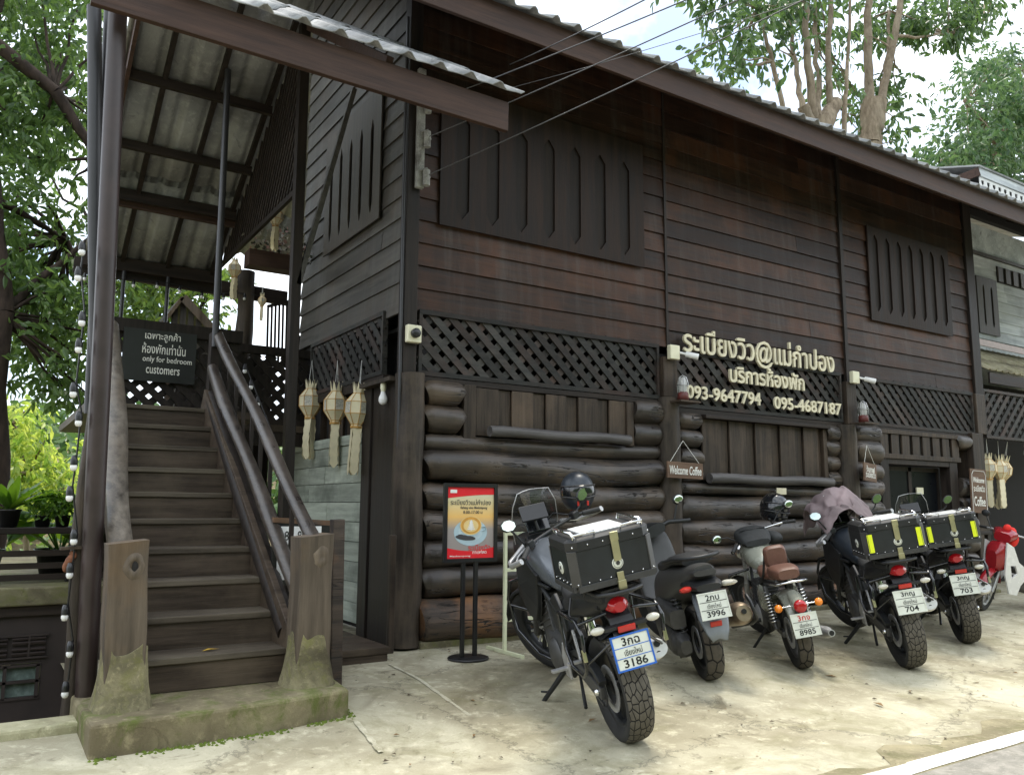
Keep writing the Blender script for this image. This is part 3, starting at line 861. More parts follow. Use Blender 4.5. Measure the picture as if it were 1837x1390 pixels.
# ---- cream lettering
mb = MB()
def along(cx, cz, y=-.1): return front(cx, y, cz)
text_mesh(mb, 'ระเบียงวิว@แม่กำปอง', along(4.99, 3.275, -.075), w=2.86, h=.40, thick=.03, bold=.012)
mb.build('lettering', M_['cream'], H, label='cream Thai name lettering on the siding')
mb = MB(); text_mesh(mb, 'บริการห้องพัก', along(5.02, 2.96), w=1.42, h=.24, thick=.03, bold=.022)
mb.build('lettering', M_['cream'], H, label='smaller cream Thai line on the lattice')
for t_, xc_, zc_, w_ in (('093-9647794', 4.22, 2.665, 1.30), ('095-4687187', 5.81, 2.645, 1.38)):
    mb = MB(); text_mesh(mb, t_, along(xc_, zc_), w=w_, h=.165, thick=.025, bold=.02)
    mb.build('lettering', M_['cream'], H, label='cream telephone number on the lattice')

# ================================================================== CANOPY OVER THE STAIRS
CN = thing('stair_canopy', 'grey corrugated canopy roof on leaning poles over the wooden stairs', 'canopy')
def cz_f(y): return 4.88 + (y + 1.45) * .672
def cz_b(y): return 6.95 - .6 * y
mb = MB()
corr(mb, -2.6, .30, [(-1.52, cz_f(-1.52)), (-.85, cz_f(-.85)), (-.12, cz_f(-.12))], per=.285, amp=.05)
corr(mb, -2.6, -.03, [(-.12, cz_f(-.12)), (.85, 6.43)], per=.285, amp=.05)
corr(mb, -2.52, -.9, [(.85, 6.43), (1.9, cz_b(1.9)), (3.1, cz_b(3.1)), (4.5, cz_b(4.5))], per=.285, amp=.05, step=.0)
M_['sheet_under'] = M_['sheet']
mb.build('roof', M_['sheet'], CN, solid=.008)
mb = MB(); mb.beam((-3.05, -1.4, 4.70), (.21, -1.4, 4.66), .05, .265); mb.build('fascia', M_['fascia'], CN, bevel=.005)
for y, h in ((1.84, .1), (2.6, .1), (3.22, .14), (4.2, .16)):
    mb = MB(); mb.beam((-2.54, y, cz_b(y) - .09), (-.93, y, cz_b(y) - .09), .06, h); mb.build('purlin', M_['darkx'], CN)
mb = MB(); mb.beam((-2.6, 3.3, 4.86), (-.9, 3.3, 4.84), .05, .1); mb.build('tie_beam', M_['fascia'], CN)
mb = MB(); mb.beam((-2.62, 4.3, 4.28), (.1, 4.3, 4.22), .06, .2); mb.build('tie_beam', M_['darkx'], CN)
for x in (-2.08, -1.54, -.98):
    mb = MB(); mb.beam((x, .9, cz_b(.9) - .04), (x, 4.4, cz_b(4.4) - .04), .05, .07); mb.build('rafter', M_['dark'], CN)
mb = MB(); mb.beam((-2.55, -1.3, cz_f(-1.3) - .1), (-2.55, .85, 6.33), .06, .1); mb.build('rafter', M_['fascia'], CN)
mb = MB(); mb.beam((-.87, -1.3, cz_f(-1.3) - .1), (-.87, .85, 6.33), .06, .1); mb.build('rafter', M_['fascia'], CN)
mb = MB(); mb.beam((-2.45, .9, 6.32), (-2.45, 4.3, 4.3), .04, .16); mb.build('barge_board', M_['fascia'], CN)
# poles
def pole(a, b, r, mat, n=12, nm='pole', k=10, bend=.012, wob=0):
    a = Vector(a); b = Vector(b); mb = MB(); ph = rnd.uniform(0, 6)
    mb.tube([a.lerp(b, i / (k - 1)) + Vector((bend * math.sin(ph + i), bend * math.cos(ph + i * .8), 0)) for i in range(k)], r, n, wob=wob)
    return mb.build(nm, M_[mat], CN)
pole((-2.735, -1.2, -.15), (-2.865, -1.2, 4.66), .062, 'brownpole', bend=.002)
pole((-2.84, -1.1, -.5), (-2.80, -1.1, 2.4), .05, 'logpost', bend=.02, wob=.03)
pole((-2.79, -1.0, 2.0), (-3.0, -1.0, 4.78), .048, 'steel', bend=.002)
pole((-2.83, -1.0, 1.9), (-2.90, -.9, 4.9), .03, 'steel', bend=.002)
pole((-1.48, 1.5, 2.9), (-1.5, 1.55, 5.95), .035, 'steel', bend=.002)
mb = MB(); mb.beam((-.864, .85, -.0), (-.9, .85, 6.32), .1, .1, (0, 1, 0)); mb.build('post', M_['dark'], CN, bevel=.005)
mb = MB(); mb.beam((-.86, .83, 3.5), (-.34, .83, 5.75), .05, .06, (0, 1, 0)); mb.build('brace', M_['siding_lightened'], CN)
mb = MB(); k = 12
mb.tube([(-.5 + .012 * math.sin(i), 4.22, 2.3 + 2.2 * i / (k - 1)) for i in range(k)], [.115 + .008 * math.sin(i * 1.3) for i in range(k)], 14, wob=.02); mb.build('log_post', M_['logpost'], CN)
for x, y in ((-2.05, 4.2), (-1.52, 4.2)):
    mb = MB(); mb.tube([(x, y, 3.1), (x, y, 4.3)], .025, 8); mb.build('post', M_['steel'], CN)
# lattice gable under the rear slope
mb = MB()
G = T(-.9, 0, 0) @ SIDE
def clipstrip(a, b):
    # keep the part of a-b with z<=roof line, z>=4.5, .9<=y<=4.0 (2-D: y,z)
    n = 60; pts = [(a[0] + (b[0] - a[0]) * i / n, a[1] + (b[1] - a[1]) * i / n) for i in range(n + 1)]
    ok = [p for p in pts if .92 <= p[0] <= 4.02 and 4.5 <= p[1] <= cz_b(p[0]) - .06]
    return (ok[0], ok[-1]) if len(ok) > 2 else None
for lay, sg in ((0, 1), (1, -1)):
    for i in range(60):
        c = -2 + i * .11
        seg = clipstrip((c, 4.3), (c + sg * 2.0, 7.3))
        if seg: mb.beam((-.9 - .016 * lay, seg[0][0], seg[0][1]), (-.9 - .016 * lay, seg[1][0], seg[1][1]), .036, .014, (1, 0, 0))
mb.beam((-.905, .9, 4.49), (-.905, 4.05, 4.47), .04, .06)
mb.build('lattice_gable', M_['dark'], CN)

# ================================================================== STAIRCASE
ST = thing('staircase', 'wooden staircase with log handrails and square newel posts on a mossy concrete slab', 'stairs', (-2.0, -1.6, 0))
B = Matrix.Translation((2.0, 1.6, 0))
mb = MB(); mb.M = B
# slab with slightly irregular edges
sl = [(-2.80, -2.0), (-2.2, -1.985), (-1.7, -1.95), (-1.27, -1.875), (-1.2, -1.2), (-1.3, -1.05), (-2.82, -1.05)]
mb.prism(sl, .42, T(0, 0, -.3)); mb.build('slab', M_['slab'], ST, bevel=.02)
NR = 10; RI = .213; RUN = .318
for k in range(NR):
    z0 = .125 + RI * k; y0 = -1.38 + RUN * k
    xa, xb = -2.5, -1.55
    mb = MB(); mb.M = B
    dz = rnd.uniform(-.006, .006); tl = rnd.uniform(-.008, .008)
    mb.add([(xa, y0, z0), (xb, y0 - .02, z0), (xb, y0 - .02, z0 + RI - .045 + tl), (xa, y0, z0 + RI - .045), (xa, y0 + .03, z0), (xb, y0 + .03, z0), (xb, y0 + .03, z0 + RI - .045 + tl), (xa, y0 + .03, z0 + RI - .045)],
           [(0, 1, 2, 3), (0, 4, 5, 1), (3, 2, 6, 7), (0, 3, 7, 4), (1, 5, 6, 2)])
    mb.build('riser', M_['stairwood'], ST)
    mb = MB(); mb.M = B
    mb.box(((xa + xb) / 2, y0 + .15, z0 + RI - .022), (xb - xa, .36, .042), (0, tl * .8, rnd.uniform(-.012, .012)))
    mb.build('tread', M_['treadwood'], ST, bevel=.006)
mb = MB(); mb.M = B
for x in (-2.52, -1.53):
    mb.beam((x, -1.42, .28), (x, 1.62, 2.32), .05, .34)
mb.build('stringer', M_['stairwood'], ST, bevel=.006)
mb = MB(); mb.M = B
mb.tube([(-1.50, -1.28, .42), (-1.5, 0, 1.33), (-1.48, 1.5, 2.38)], [.075, .085, .075], 12, wob=.03); mb.build('bottom_log', M_['dark'], ST)
# landing
mb = MB(); mb.M = B; mb.prism([(-2.62, 1.5), (-1.0, 1.5), (-1.0, 2.7), (-.04, 2.7), (-.04, 4.4), (-2.62, 4.4)], .08, T(0, 0, 2.17)); mb.build('landing', M_['stairwood'], ST)
# newel posts with mortar stumps
def newel(x, y, s, zt, lean, stump):
    mb = MB(); mb.M = B
    k = 12; rings = []
    for i in range(k):
        t = i / (k - 1); z = .13 + (zt - .13) * t
        sc_ = s * (1 + .03 * math.sin(t * 9 + x))
        rings.append([Vector((x + lean * t + sc_ * a, y + sc_ * b, z + (.012 * a if i == k - 1 else 0))) for a, b in ((-.92, -1), (0, -1.02), (.92, -1), (1, -.92), (1.02, 0), (1, .92), (.92, 1), (0, 1.02), (-.92, 1), (-1, .92), (-1.02, 0), (-1, -.92))])
    mb.loft(rings, sm=False)
    o = mb.build('newel_post', M_['newel'], ST, bevel=.006)
    # knot
    mb = MB(); mb.M = B
    kx = x + lean * .85 + .03
    prof_ = [(.07, -.004), (.055, .006), (.042, .010), (.03, .007), (.022, -.004), (.0, -.01)] if lean else [(.07, -.004), (.05, .006), (.03, .008), (.012, .004), (0, .003)]
    mb.lathe(prof_, 22, T(kx, y - s * 1.0, zt - .14, PI / 2) @ Matrix.Diagonal((.85, 1.2, 1, 1)))
    for i_, v_ in enumerate(mb.v):
        n_ = mnoise.noise(Vector((v_[0] * 22, 3.1, v_[2] * 22))); mb.v[i_] = (v_[0] + .012 * n_, v_[1] - .004 * abs(n_), v_[2] + .014 * mnoise.noise(Vector((v_[0] * 19, 7, v_[2] * 19))))
    ko = mb.build('knot', M_['newel'], o)
    if lean:
        mb = MB(); mb.M = B; mb.lathe([(.024, 0), (0, .004)], 10, T(kx + .004, y - s * 1.0 - .004, zt - .145, PI / 2) @ Matrix.Diagonal((.75, 1.4, 1, 1))); mb.build('hollow', M_['inner'], ko)
    mb = MB(); mb.M = B; rings = []
    k = 7
    for i in range(k):
        t = i / (k - 1); fl = 1.1 + .42 * (1 - t) ** 2
        rings.append([Vector((x + s * fl * (.92 if abs(math.cos(a)) > .7 and abs(math.sin(a)) > .55 else 1) * math.copysign(abs(math.cos(a)) ** .55, math.cos(a)) * (1 + rnd.uniform(-.05, .05)),
                              y + s * fl * math.copysign(abs(math.sin(a)) ** .55, math.sin(a)) * (1 + rnd.uniform(-.05, .05)),
                              .11 + stump * t * (1 if i < k - 1 else 1 + rnd.uniform(-.16, .16)))) for a in [2 * PI * j / 28 for j in range(28)]])
    mb.loft(rings); mb.build('mortar_stump', M_['stump'], ST, sub=1)
newel(-2.60, -1.62, .112, 1.08, -.03, .36)
newel(-1.45, -1.56, .115, 1.10, .0, .33)
def rail(pts, r, nm='handrail', mat='rail', flat=1.0):
    mb = MB(); mb.M = B; n = 16; ph = rnd.uniform(0, 6); P = []; R_ = []
    a, b = Vector(pts[0]), Vector(pts[1])
    for i in range(n):
        t = i / (n - 1); P.append(a.lerp(b, t) + Vector((.012 * math.sin(ph + t * 9), 0, .014 * math.sin(ph * 2 + t * 7)))); R_.append(r * (1 + .07 * math.sin(ph + t * 13)))
    mb.tube(P, R_, 14, wob=.012, flat=flat); return mb.build(nm, M_[mat], ST)
rail(((-2.64, -1.6, .9), (-2.45, 1.5, 3.0)), .075, mat='railpale')
rail(((-1.42, -1.5, 1.07), (-1.44, 1.55, 3.04)), .052)
rail(((-1.47, -1.5, .62), (-1.49, 1.5, 2.66)), .058)
for i in range(9):
    t = .08 + i * .1; y = -1.5 + 3.05 * t; z = 1.07 + 1.95 * t
    mb = MB(); mb.M = B; mb.beam((-1.40, y, z - .75), (-1.40, y, z - .05), .03, .03, (0, 1, 0)); mb.build('baluster', M_['dark'], ST)
mb = MB(); mb.M = B; mb.bx(-1.52, -1.4, 1.5, 1.62, 2.2, 3.05); mb.build('newel_post', M_['dark'], ST, bevel=.006)

# lattice railing of the landing with the notice
LR = thing('landing_railing', 'dark lattice railing across the head of the stairs', 'railing', (-1.8, 2.35, 2.25))
mb = MB(); mb.M = Matrix.Translation((1.8, -2.35, -2.25))
lattice(mb, -2.42, -1.0, 2.28, 3.12, .185, .075, .02, 2.35)
mb.bx(-2.45, -1.0, 2.3, 2.42, 3.12, 3.26); mb.bx(-2.45, -1.0, 2.33, 2.4, 2.25, 2.32); mb.bx(-2.45, -2.36, 2.33, 2.4, 2.3, 3.12)
mb.build('lattice_panel', M_['dark'], LR)
LR2 = thing('walkway_railing', 'dark lattice railing of the walkway right of the stair head', 'railing', (-.6, 2.75, 2.25))
mb = MB(); mb.M = Matrix.Translation((.6, -2.75, -2.25))
lattice(mb, -1.05, .0, 2.3, 3.1, .19, .08, .02, 2.75)
mb.bx(-1.05, 0, 2.72, 2.8, 3.1, 3.2); mb.bx(-1.05, 0, 2.72, 2.8, 2.0, 2.32)
mb.build('lattice_panel', M_['dark'], LR2)
SG = thing('stair_notice', 'black board with white Thai and English words for bedroom customers at the stair head', 'sign', (-1.86, 2.31, 2.72))
B2 = Matrix.Translation((1.86, -2.31, -2.72))
mb = MB(); mb.M = B2; mb.bx(-2.24, -1.5, 2.29, 2.312, 2.6, 3.16); mb.build('board', M_['black'], SG)
mb = MB(); mb.M = B2
for s_, zc, wd, xc in (('เฉพาะลูกค้า', 3.03, .36, -1.85), ('ห้องพักเท่านั้น', 2.90, .44, -1.83), ('only for bedroom', 2.775, .50, -1.79), ('customers', 2.665, .34, -1.83)):
    mb = MB(); mb.M = B2; text_mesh(mb, s_, front(xc, 2.289, zc + .06), w=wd, h=.115 if ord(s_[0]) > 300 else .08, thick=.003, bold=.006); mb.build('lettering', M_['chalk'], SG)
# dark backing added where the passage and walkway lie in shade
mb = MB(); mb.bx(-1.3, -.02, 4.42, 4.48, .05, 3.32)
tag(mb.build('walkway_shade_panel', M_['dark']), 'added dark backing panel standing for the shade behind the walkway railing', 'wall')
mb = MB(); mb.bx(-2.5, -1.62, 1.7, 1.76, .1, 2.16)
mb.M = None; mb.build('back_board', M_['dark'], ST).location = (2.0, 1.6, 0)
# upper walkway screens at the back right
US = thing('walkway_screen', 'slanted dark slatted screen on the upper walkway against the bright sky', 'screen', (-.2, 3.6, 3.2))
mb = MB(); mb.M = Matrix.Translation((.2, -3.6, -3.2))
for i in range(9): mb.beam((-.34 + i * .05, 3.6, 3.1), (-.36 + i * .05, 3.6, 3.92 + i * .012), .026, .02, (0, 1, 0))
mb.beam((-.37, 3.59, 3.9), (.1, 3.59, 4.08), .03, .04); mb.beam((-.37, 3.59, 3.12), (.1, 3.59, 3.12), .03, .04)
mb.build('slat_panel', M_['dark'], US)
# low wooden platform right of the stairs
mb = MB()
for i in range(6): mb.bx(-.86, -.36, -.5 + i * .33, -.5 + i * .33 + .315, .06, .12)
mb.bx(-.85, -.37, -.49, 1.4, -.02, .06)
tag(mb.build('wooden_platform', M_['stairwood'], bevel=.006), 'low wooden platform step between the stairs and the corner post', 'platform')
def wpost(x, y, s, z, nm, lab, lean=0, mat='board'):
    mb = MB(); mb.beam((x, y, gz(y)), (x + lean, y, z), s, s, (0, 1, 0)); return tag(mb.build(nm, M_[mat], bevel=.008), lab, 'post')
wpost(-1.115, -1.2, .09, 1.2, 'fence_post', 'brown square wooden post just right of the right newel post', -.02, 'logrough')
wpost(-.20, -.16, .055, 1.04, 'fence_post', 'thin pale wooden post against the log corner of the house', 0, 'board')
OB = thing('opening_hours_board', 'white opening-hours board half hidden behind the right newel post', 'sign', (-1.2, -.8, 1.0))
B2 = Matrix.Translation((1.2, .8, -1.0))
mb = MB(); mb.M = B2; mb.bx(-1.5, -1.0, -.82, -.79, .7, 1.17); mb.build('board', M_['black'], OB, bevel=.004)
mb = MB(); mb.M = B2; mb.bx(-1.46, -1.12, -.828, -.821, .74, 1.14); mb.build('sheet', M_['white'], OB)
mb = MB(); mb.M = B2; text_mesh(mb, '8 - 8.00 น', front(-1.27, -.829, 1.07), w=.28, h=.07, thick=.002); mb.build('lettering', M_['black'], OB)
mb = MB(); mb.M = B2; mb.beam((-1.5, -.8, 1.19), (-.98, -.8, 1.16), .05, .04); mb.build('top_rail', M_['logrough'], OB)
for x in (-1.45, -1.03):
    mb = MB(); mb.M = B2; mb.beam((x, -.8, 0), (x, -.8, .72), .03, .03, (0, 1, 0)); mb.build('leg', M_['dark'], OB)

# moss along the foot of the slab
mb = MB()
edge = [(-2.80, -2.0), (-2.2, -1.985), (-1.7, -1.95), (-1.27, -1.875), (-1.2, -1.2)]
for a, b in zip(edge[:-1], edge[1:]):
    n = int(math.hypot(b[0] - a[0], b[1] - a[1]) / .012)
    for i in range(n):
        if mnoise.noise(Vector((i * .03 + a[0] * 5, 2, 0))) < -.22: continue
        for _ in range(2):
            t = (i + rnd.random()) / n; x = a[0] + (b[0] - a[0]) * t + rnd.gauss(.01, .012); y = a[1] + (b[1] - a[1]) * t - abs(rnd.gauss(0, .03)); z = gz(y)
            q = rnd.uniform(.006, .016)
            mb.add([(x - q, y, z - .002), (x, y - q, z - .002), (x + q, y, z - .002), (x, y + q, z - .002), (x, y, z + q * .8)], [(0, 1, 4), (1, 2, 4), (2, 3, 4), (3, 0, 4)])
M_['moss'] = plain('moss', (.10, .14, .015), .95, noise=.4, nscale=30)
struct(mb.build('moss', M_['moss']), 'stuff')

# ================================================================== NEIGHBOURING BUILDING ON THE RIGHT
NB = thing('grey_plank_house', 'pale grey weathered plank house at the right edge with a lace-trimmed roof', 'house', (12.5, 1.2, 0))
B = Matrix.Translation((-12.5, -1.2, 0))
M_['palewood'] = wood('pale_weathered_wood', (.36, .39, .41), (.64, .67, .68), 'x', .7, .4, .15, scale=7, c3=(.22, .22, .23), c3amt=.5)
M_['stained'] = concrete('stained_plaster', (.46, .51, .51), (.66, .71, .70), (.15, .16, .16), None, 1.6, .9)
mb = MB(); mb.M = B @ Matrix.Translation((0, 1.2, 0)); siding(mb, 11.2, 19, 4.6, 6.3, h=.21, lap=.02); mb.build('siding', M_['palewood'], NB)
mb = MB(); mb.M = B; mb.bx(11.2, 19, 1.24, 1.3, 0, 6.9); mb.bx(11.2, 19, 1.215, 1.24, 6.36, 6.95); mb.build('wall', M_['stained'], NB)
mb = MB(); mb.M = B; mb.bx(11.2, 19, 1.15, 1.24, 6.30, 6.36); mb.build('moulding', M_['siding_lightened'], NB)
mb = MB(); slotted(mb, 12.75, 13.5, 4.7, 5.85, [(12.98, .07), (13.28, .08)], B @ front(0, 1.16, 0), 4.85, 5.7, .08); o = mb.build('window', M_['shutter_grey'], NB)
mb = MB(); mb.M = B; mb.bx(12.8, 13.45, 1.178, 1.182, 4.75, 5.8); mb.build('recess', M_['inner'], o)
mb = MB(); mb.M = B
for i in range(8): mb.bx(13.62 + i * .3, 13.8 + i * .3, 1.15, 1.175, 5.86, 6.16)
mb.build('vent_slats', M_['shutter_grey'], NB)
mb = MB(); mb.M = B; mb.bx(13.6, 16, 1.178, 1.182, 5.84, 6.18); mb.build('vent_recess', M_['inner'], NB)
# lean-to roof and shaded porch
M_['oldtile'] = concrete('lichen_roof_tile', (.28, .25, .17), (.4, .37, .26), (.12, .1, .07), (.2, .2, .09), 2, .95)
mb = MB(); mb.M = B; corr(mb, 10.75, 19, [(.05, 3.62), (.65, 4.0), (1.2, 4.36)], per=.2, amp=.03); mb.build('porch_roof', M_['oldtile'], NB, solid=.02)
mb = MB(); mb.M = B; mb.beam((10.75, .9, 4.42), (19, .9, 4.36), .03, .12); mb.build('flashing', plain('pink_flashing', (.55, .45, .44), .6), NB)
mb = MB(); mb.M = B; mb.bx(10.75, 19, .02, .05, 3.4, 3.58); mb.build('porch_beam', M_['darkx'], NB)
mb = MB(); mb.M = B; mb.bx(11.2, 19, 1.1, 1.14, 0, 3.5); mb.build('porch_wall', M_['dark'], NB)
d = MB(); d.M = B
d.bx(12.6, 13.6, 1.05, 1.1, .05, 2.1)
d = d.build('door', M_['dark'], NB, bevel=.01)
mb = MB(); mb.M = B; mb.bx(12.1, 12.4, 1.06, 1.1, 1.1, 1.3); mb.build('notice', M_['board'], NB)
# upper roof edge with white lace trim
mb = MB(); mb.M = B; mb.beam((11.55, .35, 7.42), (19, .35, 7.42), .04, .16, (0, 0, 1)); mb.build('fascia', M_['palewood'], NB)
mb = MB(); mb.M = B; mb.beam((11.55, .33, 7.42), (10.9, 2.2, 7.0), .04, .16); mb.build('fascia', M_['fascia'], NB)
mb = MB(); mb.M = B; mb.add([(11.5, .3, 7.51), (19, .3, 7.51), (19, 4, 8.6), (11.5, 4, 8.6)], [(0, 1, 2, 3)]); mb.build('roof', M_['sheet'], NB, solid=.03)
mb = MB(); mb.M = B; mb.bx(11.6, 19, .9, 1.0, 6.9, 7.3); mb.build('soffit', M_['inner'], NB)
mb = MB()
for i in range(36):
    x = 11.58 + i * .2
    cs = [[(x, 7.33), (x + .2, 7.33), (x + .2, 7.2), (x + .16, 7.06), (x + .1, 6.95), (x + .04, 7.06), (x, 7.2)],
          [(x + .05, 7.28), (x + .15, 7.28), (x + .15, 7.22), (x + .1, 7.17), (x + .05, 7.22)], [(x + .07, 7.1), (x + .1, 7.14), (x + .13, 7.1), (x + .1, 7.04)]]
    curve_mesh(mb, cs, .015, B @ front(0, .36, 0))
mb.build('lace_trim', plain('white_trim_paint', (.7, .7, .68), .6), NB)
wb = MB(); wb.tube([(11.0, -.7, 5.5), (12.2, -.75, 5.38), (13.6, -.8, 5.28)], .03, 8)
tag(wb.build('white_pipe', M_['white']), 'white pipe under the eave at the right edge of the picture', 'pipe')

# ================================================================== LANTERNS
M_['paper'] = plain('cream_paper', (.78, .70, .48), .7, noise=.08)
M_['paperedge'] = plain('orange_paper_edge', (.55, .30, .07), .6)
M_['silver'] = plain('silver_paper_pattern', (.52, .50, .42), .45, noise=.5, nscale=60)
def lantern(x, y, z, s, label, twist, group, lean=0, split=False):
    """z is the hanging point"""
    R0 = thing('paper_lantern', label, 'lantern', (x, y, z), (lean, 0, twist), group)
    mb = MB()
    for a in (-1, 1): mb.tube([(0, 0, 0), (.03 * s * a, 0, -.25 * s)], .003, 4)
    mb.build('string', M_['white'], R0)
    n = 8
    def ring(r, zz): return [Vector((r * math.cos(2 * PI * (j + .5) / n), r * math.sin(2 * PI * (j + .5) / n), zz)) for j in range(n)]
    rs = [(.06, -.36), (.135, -.455), (.135, -.58), (.06, -.69), (.055, -.72)]
    rg = [ring(r * s, q * s) for r, q in rs]
    mb = MB()
    for k in range(4):
        for j in range(n):
            j2 = (j + 1) % n
            mb.add([rg[k][j], rg[k][j2], rg[k + 1][j2], rg[k + 1][j]], [(0, 1, 2, 3)], 2 if (k in (1,) and j % 2 == 0) else 0)
    b = mb.build('body', [M_['paper'], M_['paperedge'], M_['silver']], R0)
    mb = MB()
    for k in range(4):
        for j in range(n):
            mb.beam(rg[k][j], rg[k + 1][j], .007 * s, .007 * s)
            if k < 4: mb.beam(rg[k][j], rg[k][(j + 1) % n], .007 * s, .007 * s)
    for j in range(n): mb.beam(rg[4][j], rg[4][(j + 1) % n], .02 * s, .02 * s)
    mb.build('edging', M_['paperedge'], b)
    mb = MB()
    for j in range(n):
        a0, a1 = 2 * PI * (j + .5) / n, 2 * PI * (j + 1.5) / n; am = (a0 + a1) / 2
        mb.add([Vector((.06 * s * math.cos(a0), .06 * s * math.sin(a0), -.36 * s)), Vector((.06 * s * math.cos(a1), .06 * s * math.sin(a1), -.36 * s)), Vector((.075 * s * math.cos(am), .075 * s * math.sin(am), -.24 * s))], [(0, 1, 2)])
    mb.build('crown', M_['paper'], R0, solid=.003)
    mb = MB()
    parts = ((-.0, 0),) if not split else ((-.03, -.12), (.04, .18))
    for ox, ln in parts:
        for sd_ in range(4):
            a = sd_ * PI / 2 + .4; k = 10
            vs = []; wd = .042 * s
            for i in range(k + 1):
                t = i / k; zz = -.70 * s - t * .52 * s
                zig = (.006 if i % 2 else -.004) * s
                wv = .012 * s * math.sin(t * 5 + sd_)
                c = Vector((math.cos(a) * (.05 * s + .0), math.sin(a) * (.05 * s), zz)) + Vector((ox + ln * t + wv, 0, 0))
                tt = Vector((-math.sin(a), math.cos(a), 0))
                e = wd + zig if i < k else wd * .25
                vs += [c - tt * e, c + tt * e]
            mb.add(vs, [(2 * i, 2 * i + 1, 2 * i + 3, 2 * i + 2) for i in range(k)])
    mb.build('tail', M_['paper'], R0, solid=.002)
    return R0
g_ = 'paper lanterns hanging along the house'
lantern(-.10, 2.52, 3.05, .99, 'cream paper lantern nearest the stairs, leftmost of the row of three by the grey planks', .25, g_)
lantern(-.10, 1.66, 2.92, .99, 'cream paper lantern in the middle of the row of three by the grey planks', .75, g_)
lantern(-.10, .95, 2.82, .99, 'cream paper lantern beside the bulb, rightmost of the row of three by the grey planks', 1.0, g_, .05)
lantern(10.64, .1, 2.45, .92, 'cream paper lantern with straight twin tails next to the square porch post', .2, g_, 0, False)
lantern(11.0, .1, 2.44, .92, 'cream paper lantern with splayed tails, second from the square porch post', .5, g_, 0, True)
lantern(11.32, .1, 2.44, .95, 'cream paper lantern with slanting tail, third from the square porch post', .1, g_, .2, False)
lantern(12.2, .1, 2.36, .95, 'cream paper lantern right of the porch bulb at the picture edge', .6, g_)
lantern(-.72, 4.0, 4.78, .62, 'small orange and cream lantern hung on the thick log post above the landing', .3, g_)
lantern(-.62, 2.55, 5.1, .62, 'small cream lantern in front of dried flowers under the lattice gable', .1, g_)
lantern(-.36, 3.9, 4.25, .4, 'tiny cream lantern hanging under the canopy tie beam against the sky', .8, g_)
# flower box under the gable
FB = thing('flower_box', 'box of dried pink and white flowers under the lattice gable', 'flower box', (-.5, 2.9, 4.4))
mb = MB(); mb.bx(-.35, .35, -.12, .12, -.2, 0); mb.build('box', M_['fascia'], FB)
mb = MB()
for i in range(260):
    p = Vector((rnd.gauss(.1, .2), rnd.gauss(0, .1), abs(rnd.gauss(.1, .16))))
    e = Euler((rnd.uniform(0, 6), rnd.uniform(0, 6), 0)).to_matrix(); q = rnd.uniform(.015, .035)
    mb.add([p + e @ Vector(v) * q for v in ((-1, 0, 0), (0, -1, .2), (1, 0, 0), (0, 1, .2))], [(0, 1, 2, 3)], rnd.choice((0, 0, 1, 2)))
mb.build('dried_flowers', [plain('pale_petals', (.42, .4, .36), .8), plain('pink_petals', (.42, .26, .24), .8), plain('dry_stems', (.05, .055, .04), .8)], FB)['kind'] = 'stuff'

# ================================================================== BULBS, CAMERAS, LAMPS, SIGNS
def bulbthing(x, y, z, label, s=1.0, group='lone bulbs'):
    o = thing('light_bulb', label, 'light bulb', (x, y, z), (0, 0, 0), group)
    mb = MB(); mb.lathe([(.0, .0), (.028 * s, 0), (.03 * s, -.05 * s), (.022 * s, -.085 * s)], 14); mb.build('socket', M_['creambox'], o)
    mb = MB(); mb.lathe([(.02 * s, -.08 * s), (.028 * s, -.11 * s), (.044 * s, -.15 * s), (.046 * s, -.175 * s), (.036 * s, -.205 * s), (.015 * s, -.218 * s), (0, -.22 * s)], 16); mb.build('globe', M_['bulb'], o)
bulbthing(-.115, .34, 2.5, 'white bulb in a cream holder under the corner bracket beside the log post', .98)
bulbthing(11.93, .1, 2.44, 'white bulb hanging between the porch lanterns at the right edge', 1.0)
def cctv(x, y, z, label, face=0):
    o = thing('security_camera', label, 'camera', (x, y, z), (0, 0, 0), 'security cameras on the house')
    mb = MB(); mb.bx(-.075, .075, -.035, .03, -.085, .085); mb.build('junction_box', M_['creambox'], o, bevel=.01)
    mb = MB()
    if face == 0: mb.lathe([(.0, 0), (.045, 0), (.045, .05), (.035, .06), (0, .06)], 16, T(.0, -.03, 0, PI / 2)); mb.build('lens', M_['black'], o)
    else:
        a = Vector((.07, -.03, .0)); b = Vector((.25, -.15, -.05)); mb.tube([a, a.lerp(b, .3), a.lerp(b, .35), b], [.014, .016, .034, .038], 14); mb.build('body', M_['white'], o)
cctv(-.02, -.11, 2.93, 'square cream wall camera with black lens on the corner post')
cctv(3.33, -.16, 3.10, 'white bullet camera on a cream box just left of the lettering', 1)
cctv(6.77, -.16, 3.11, 'white bullet camera on a cream box just right of the lettering', 1)
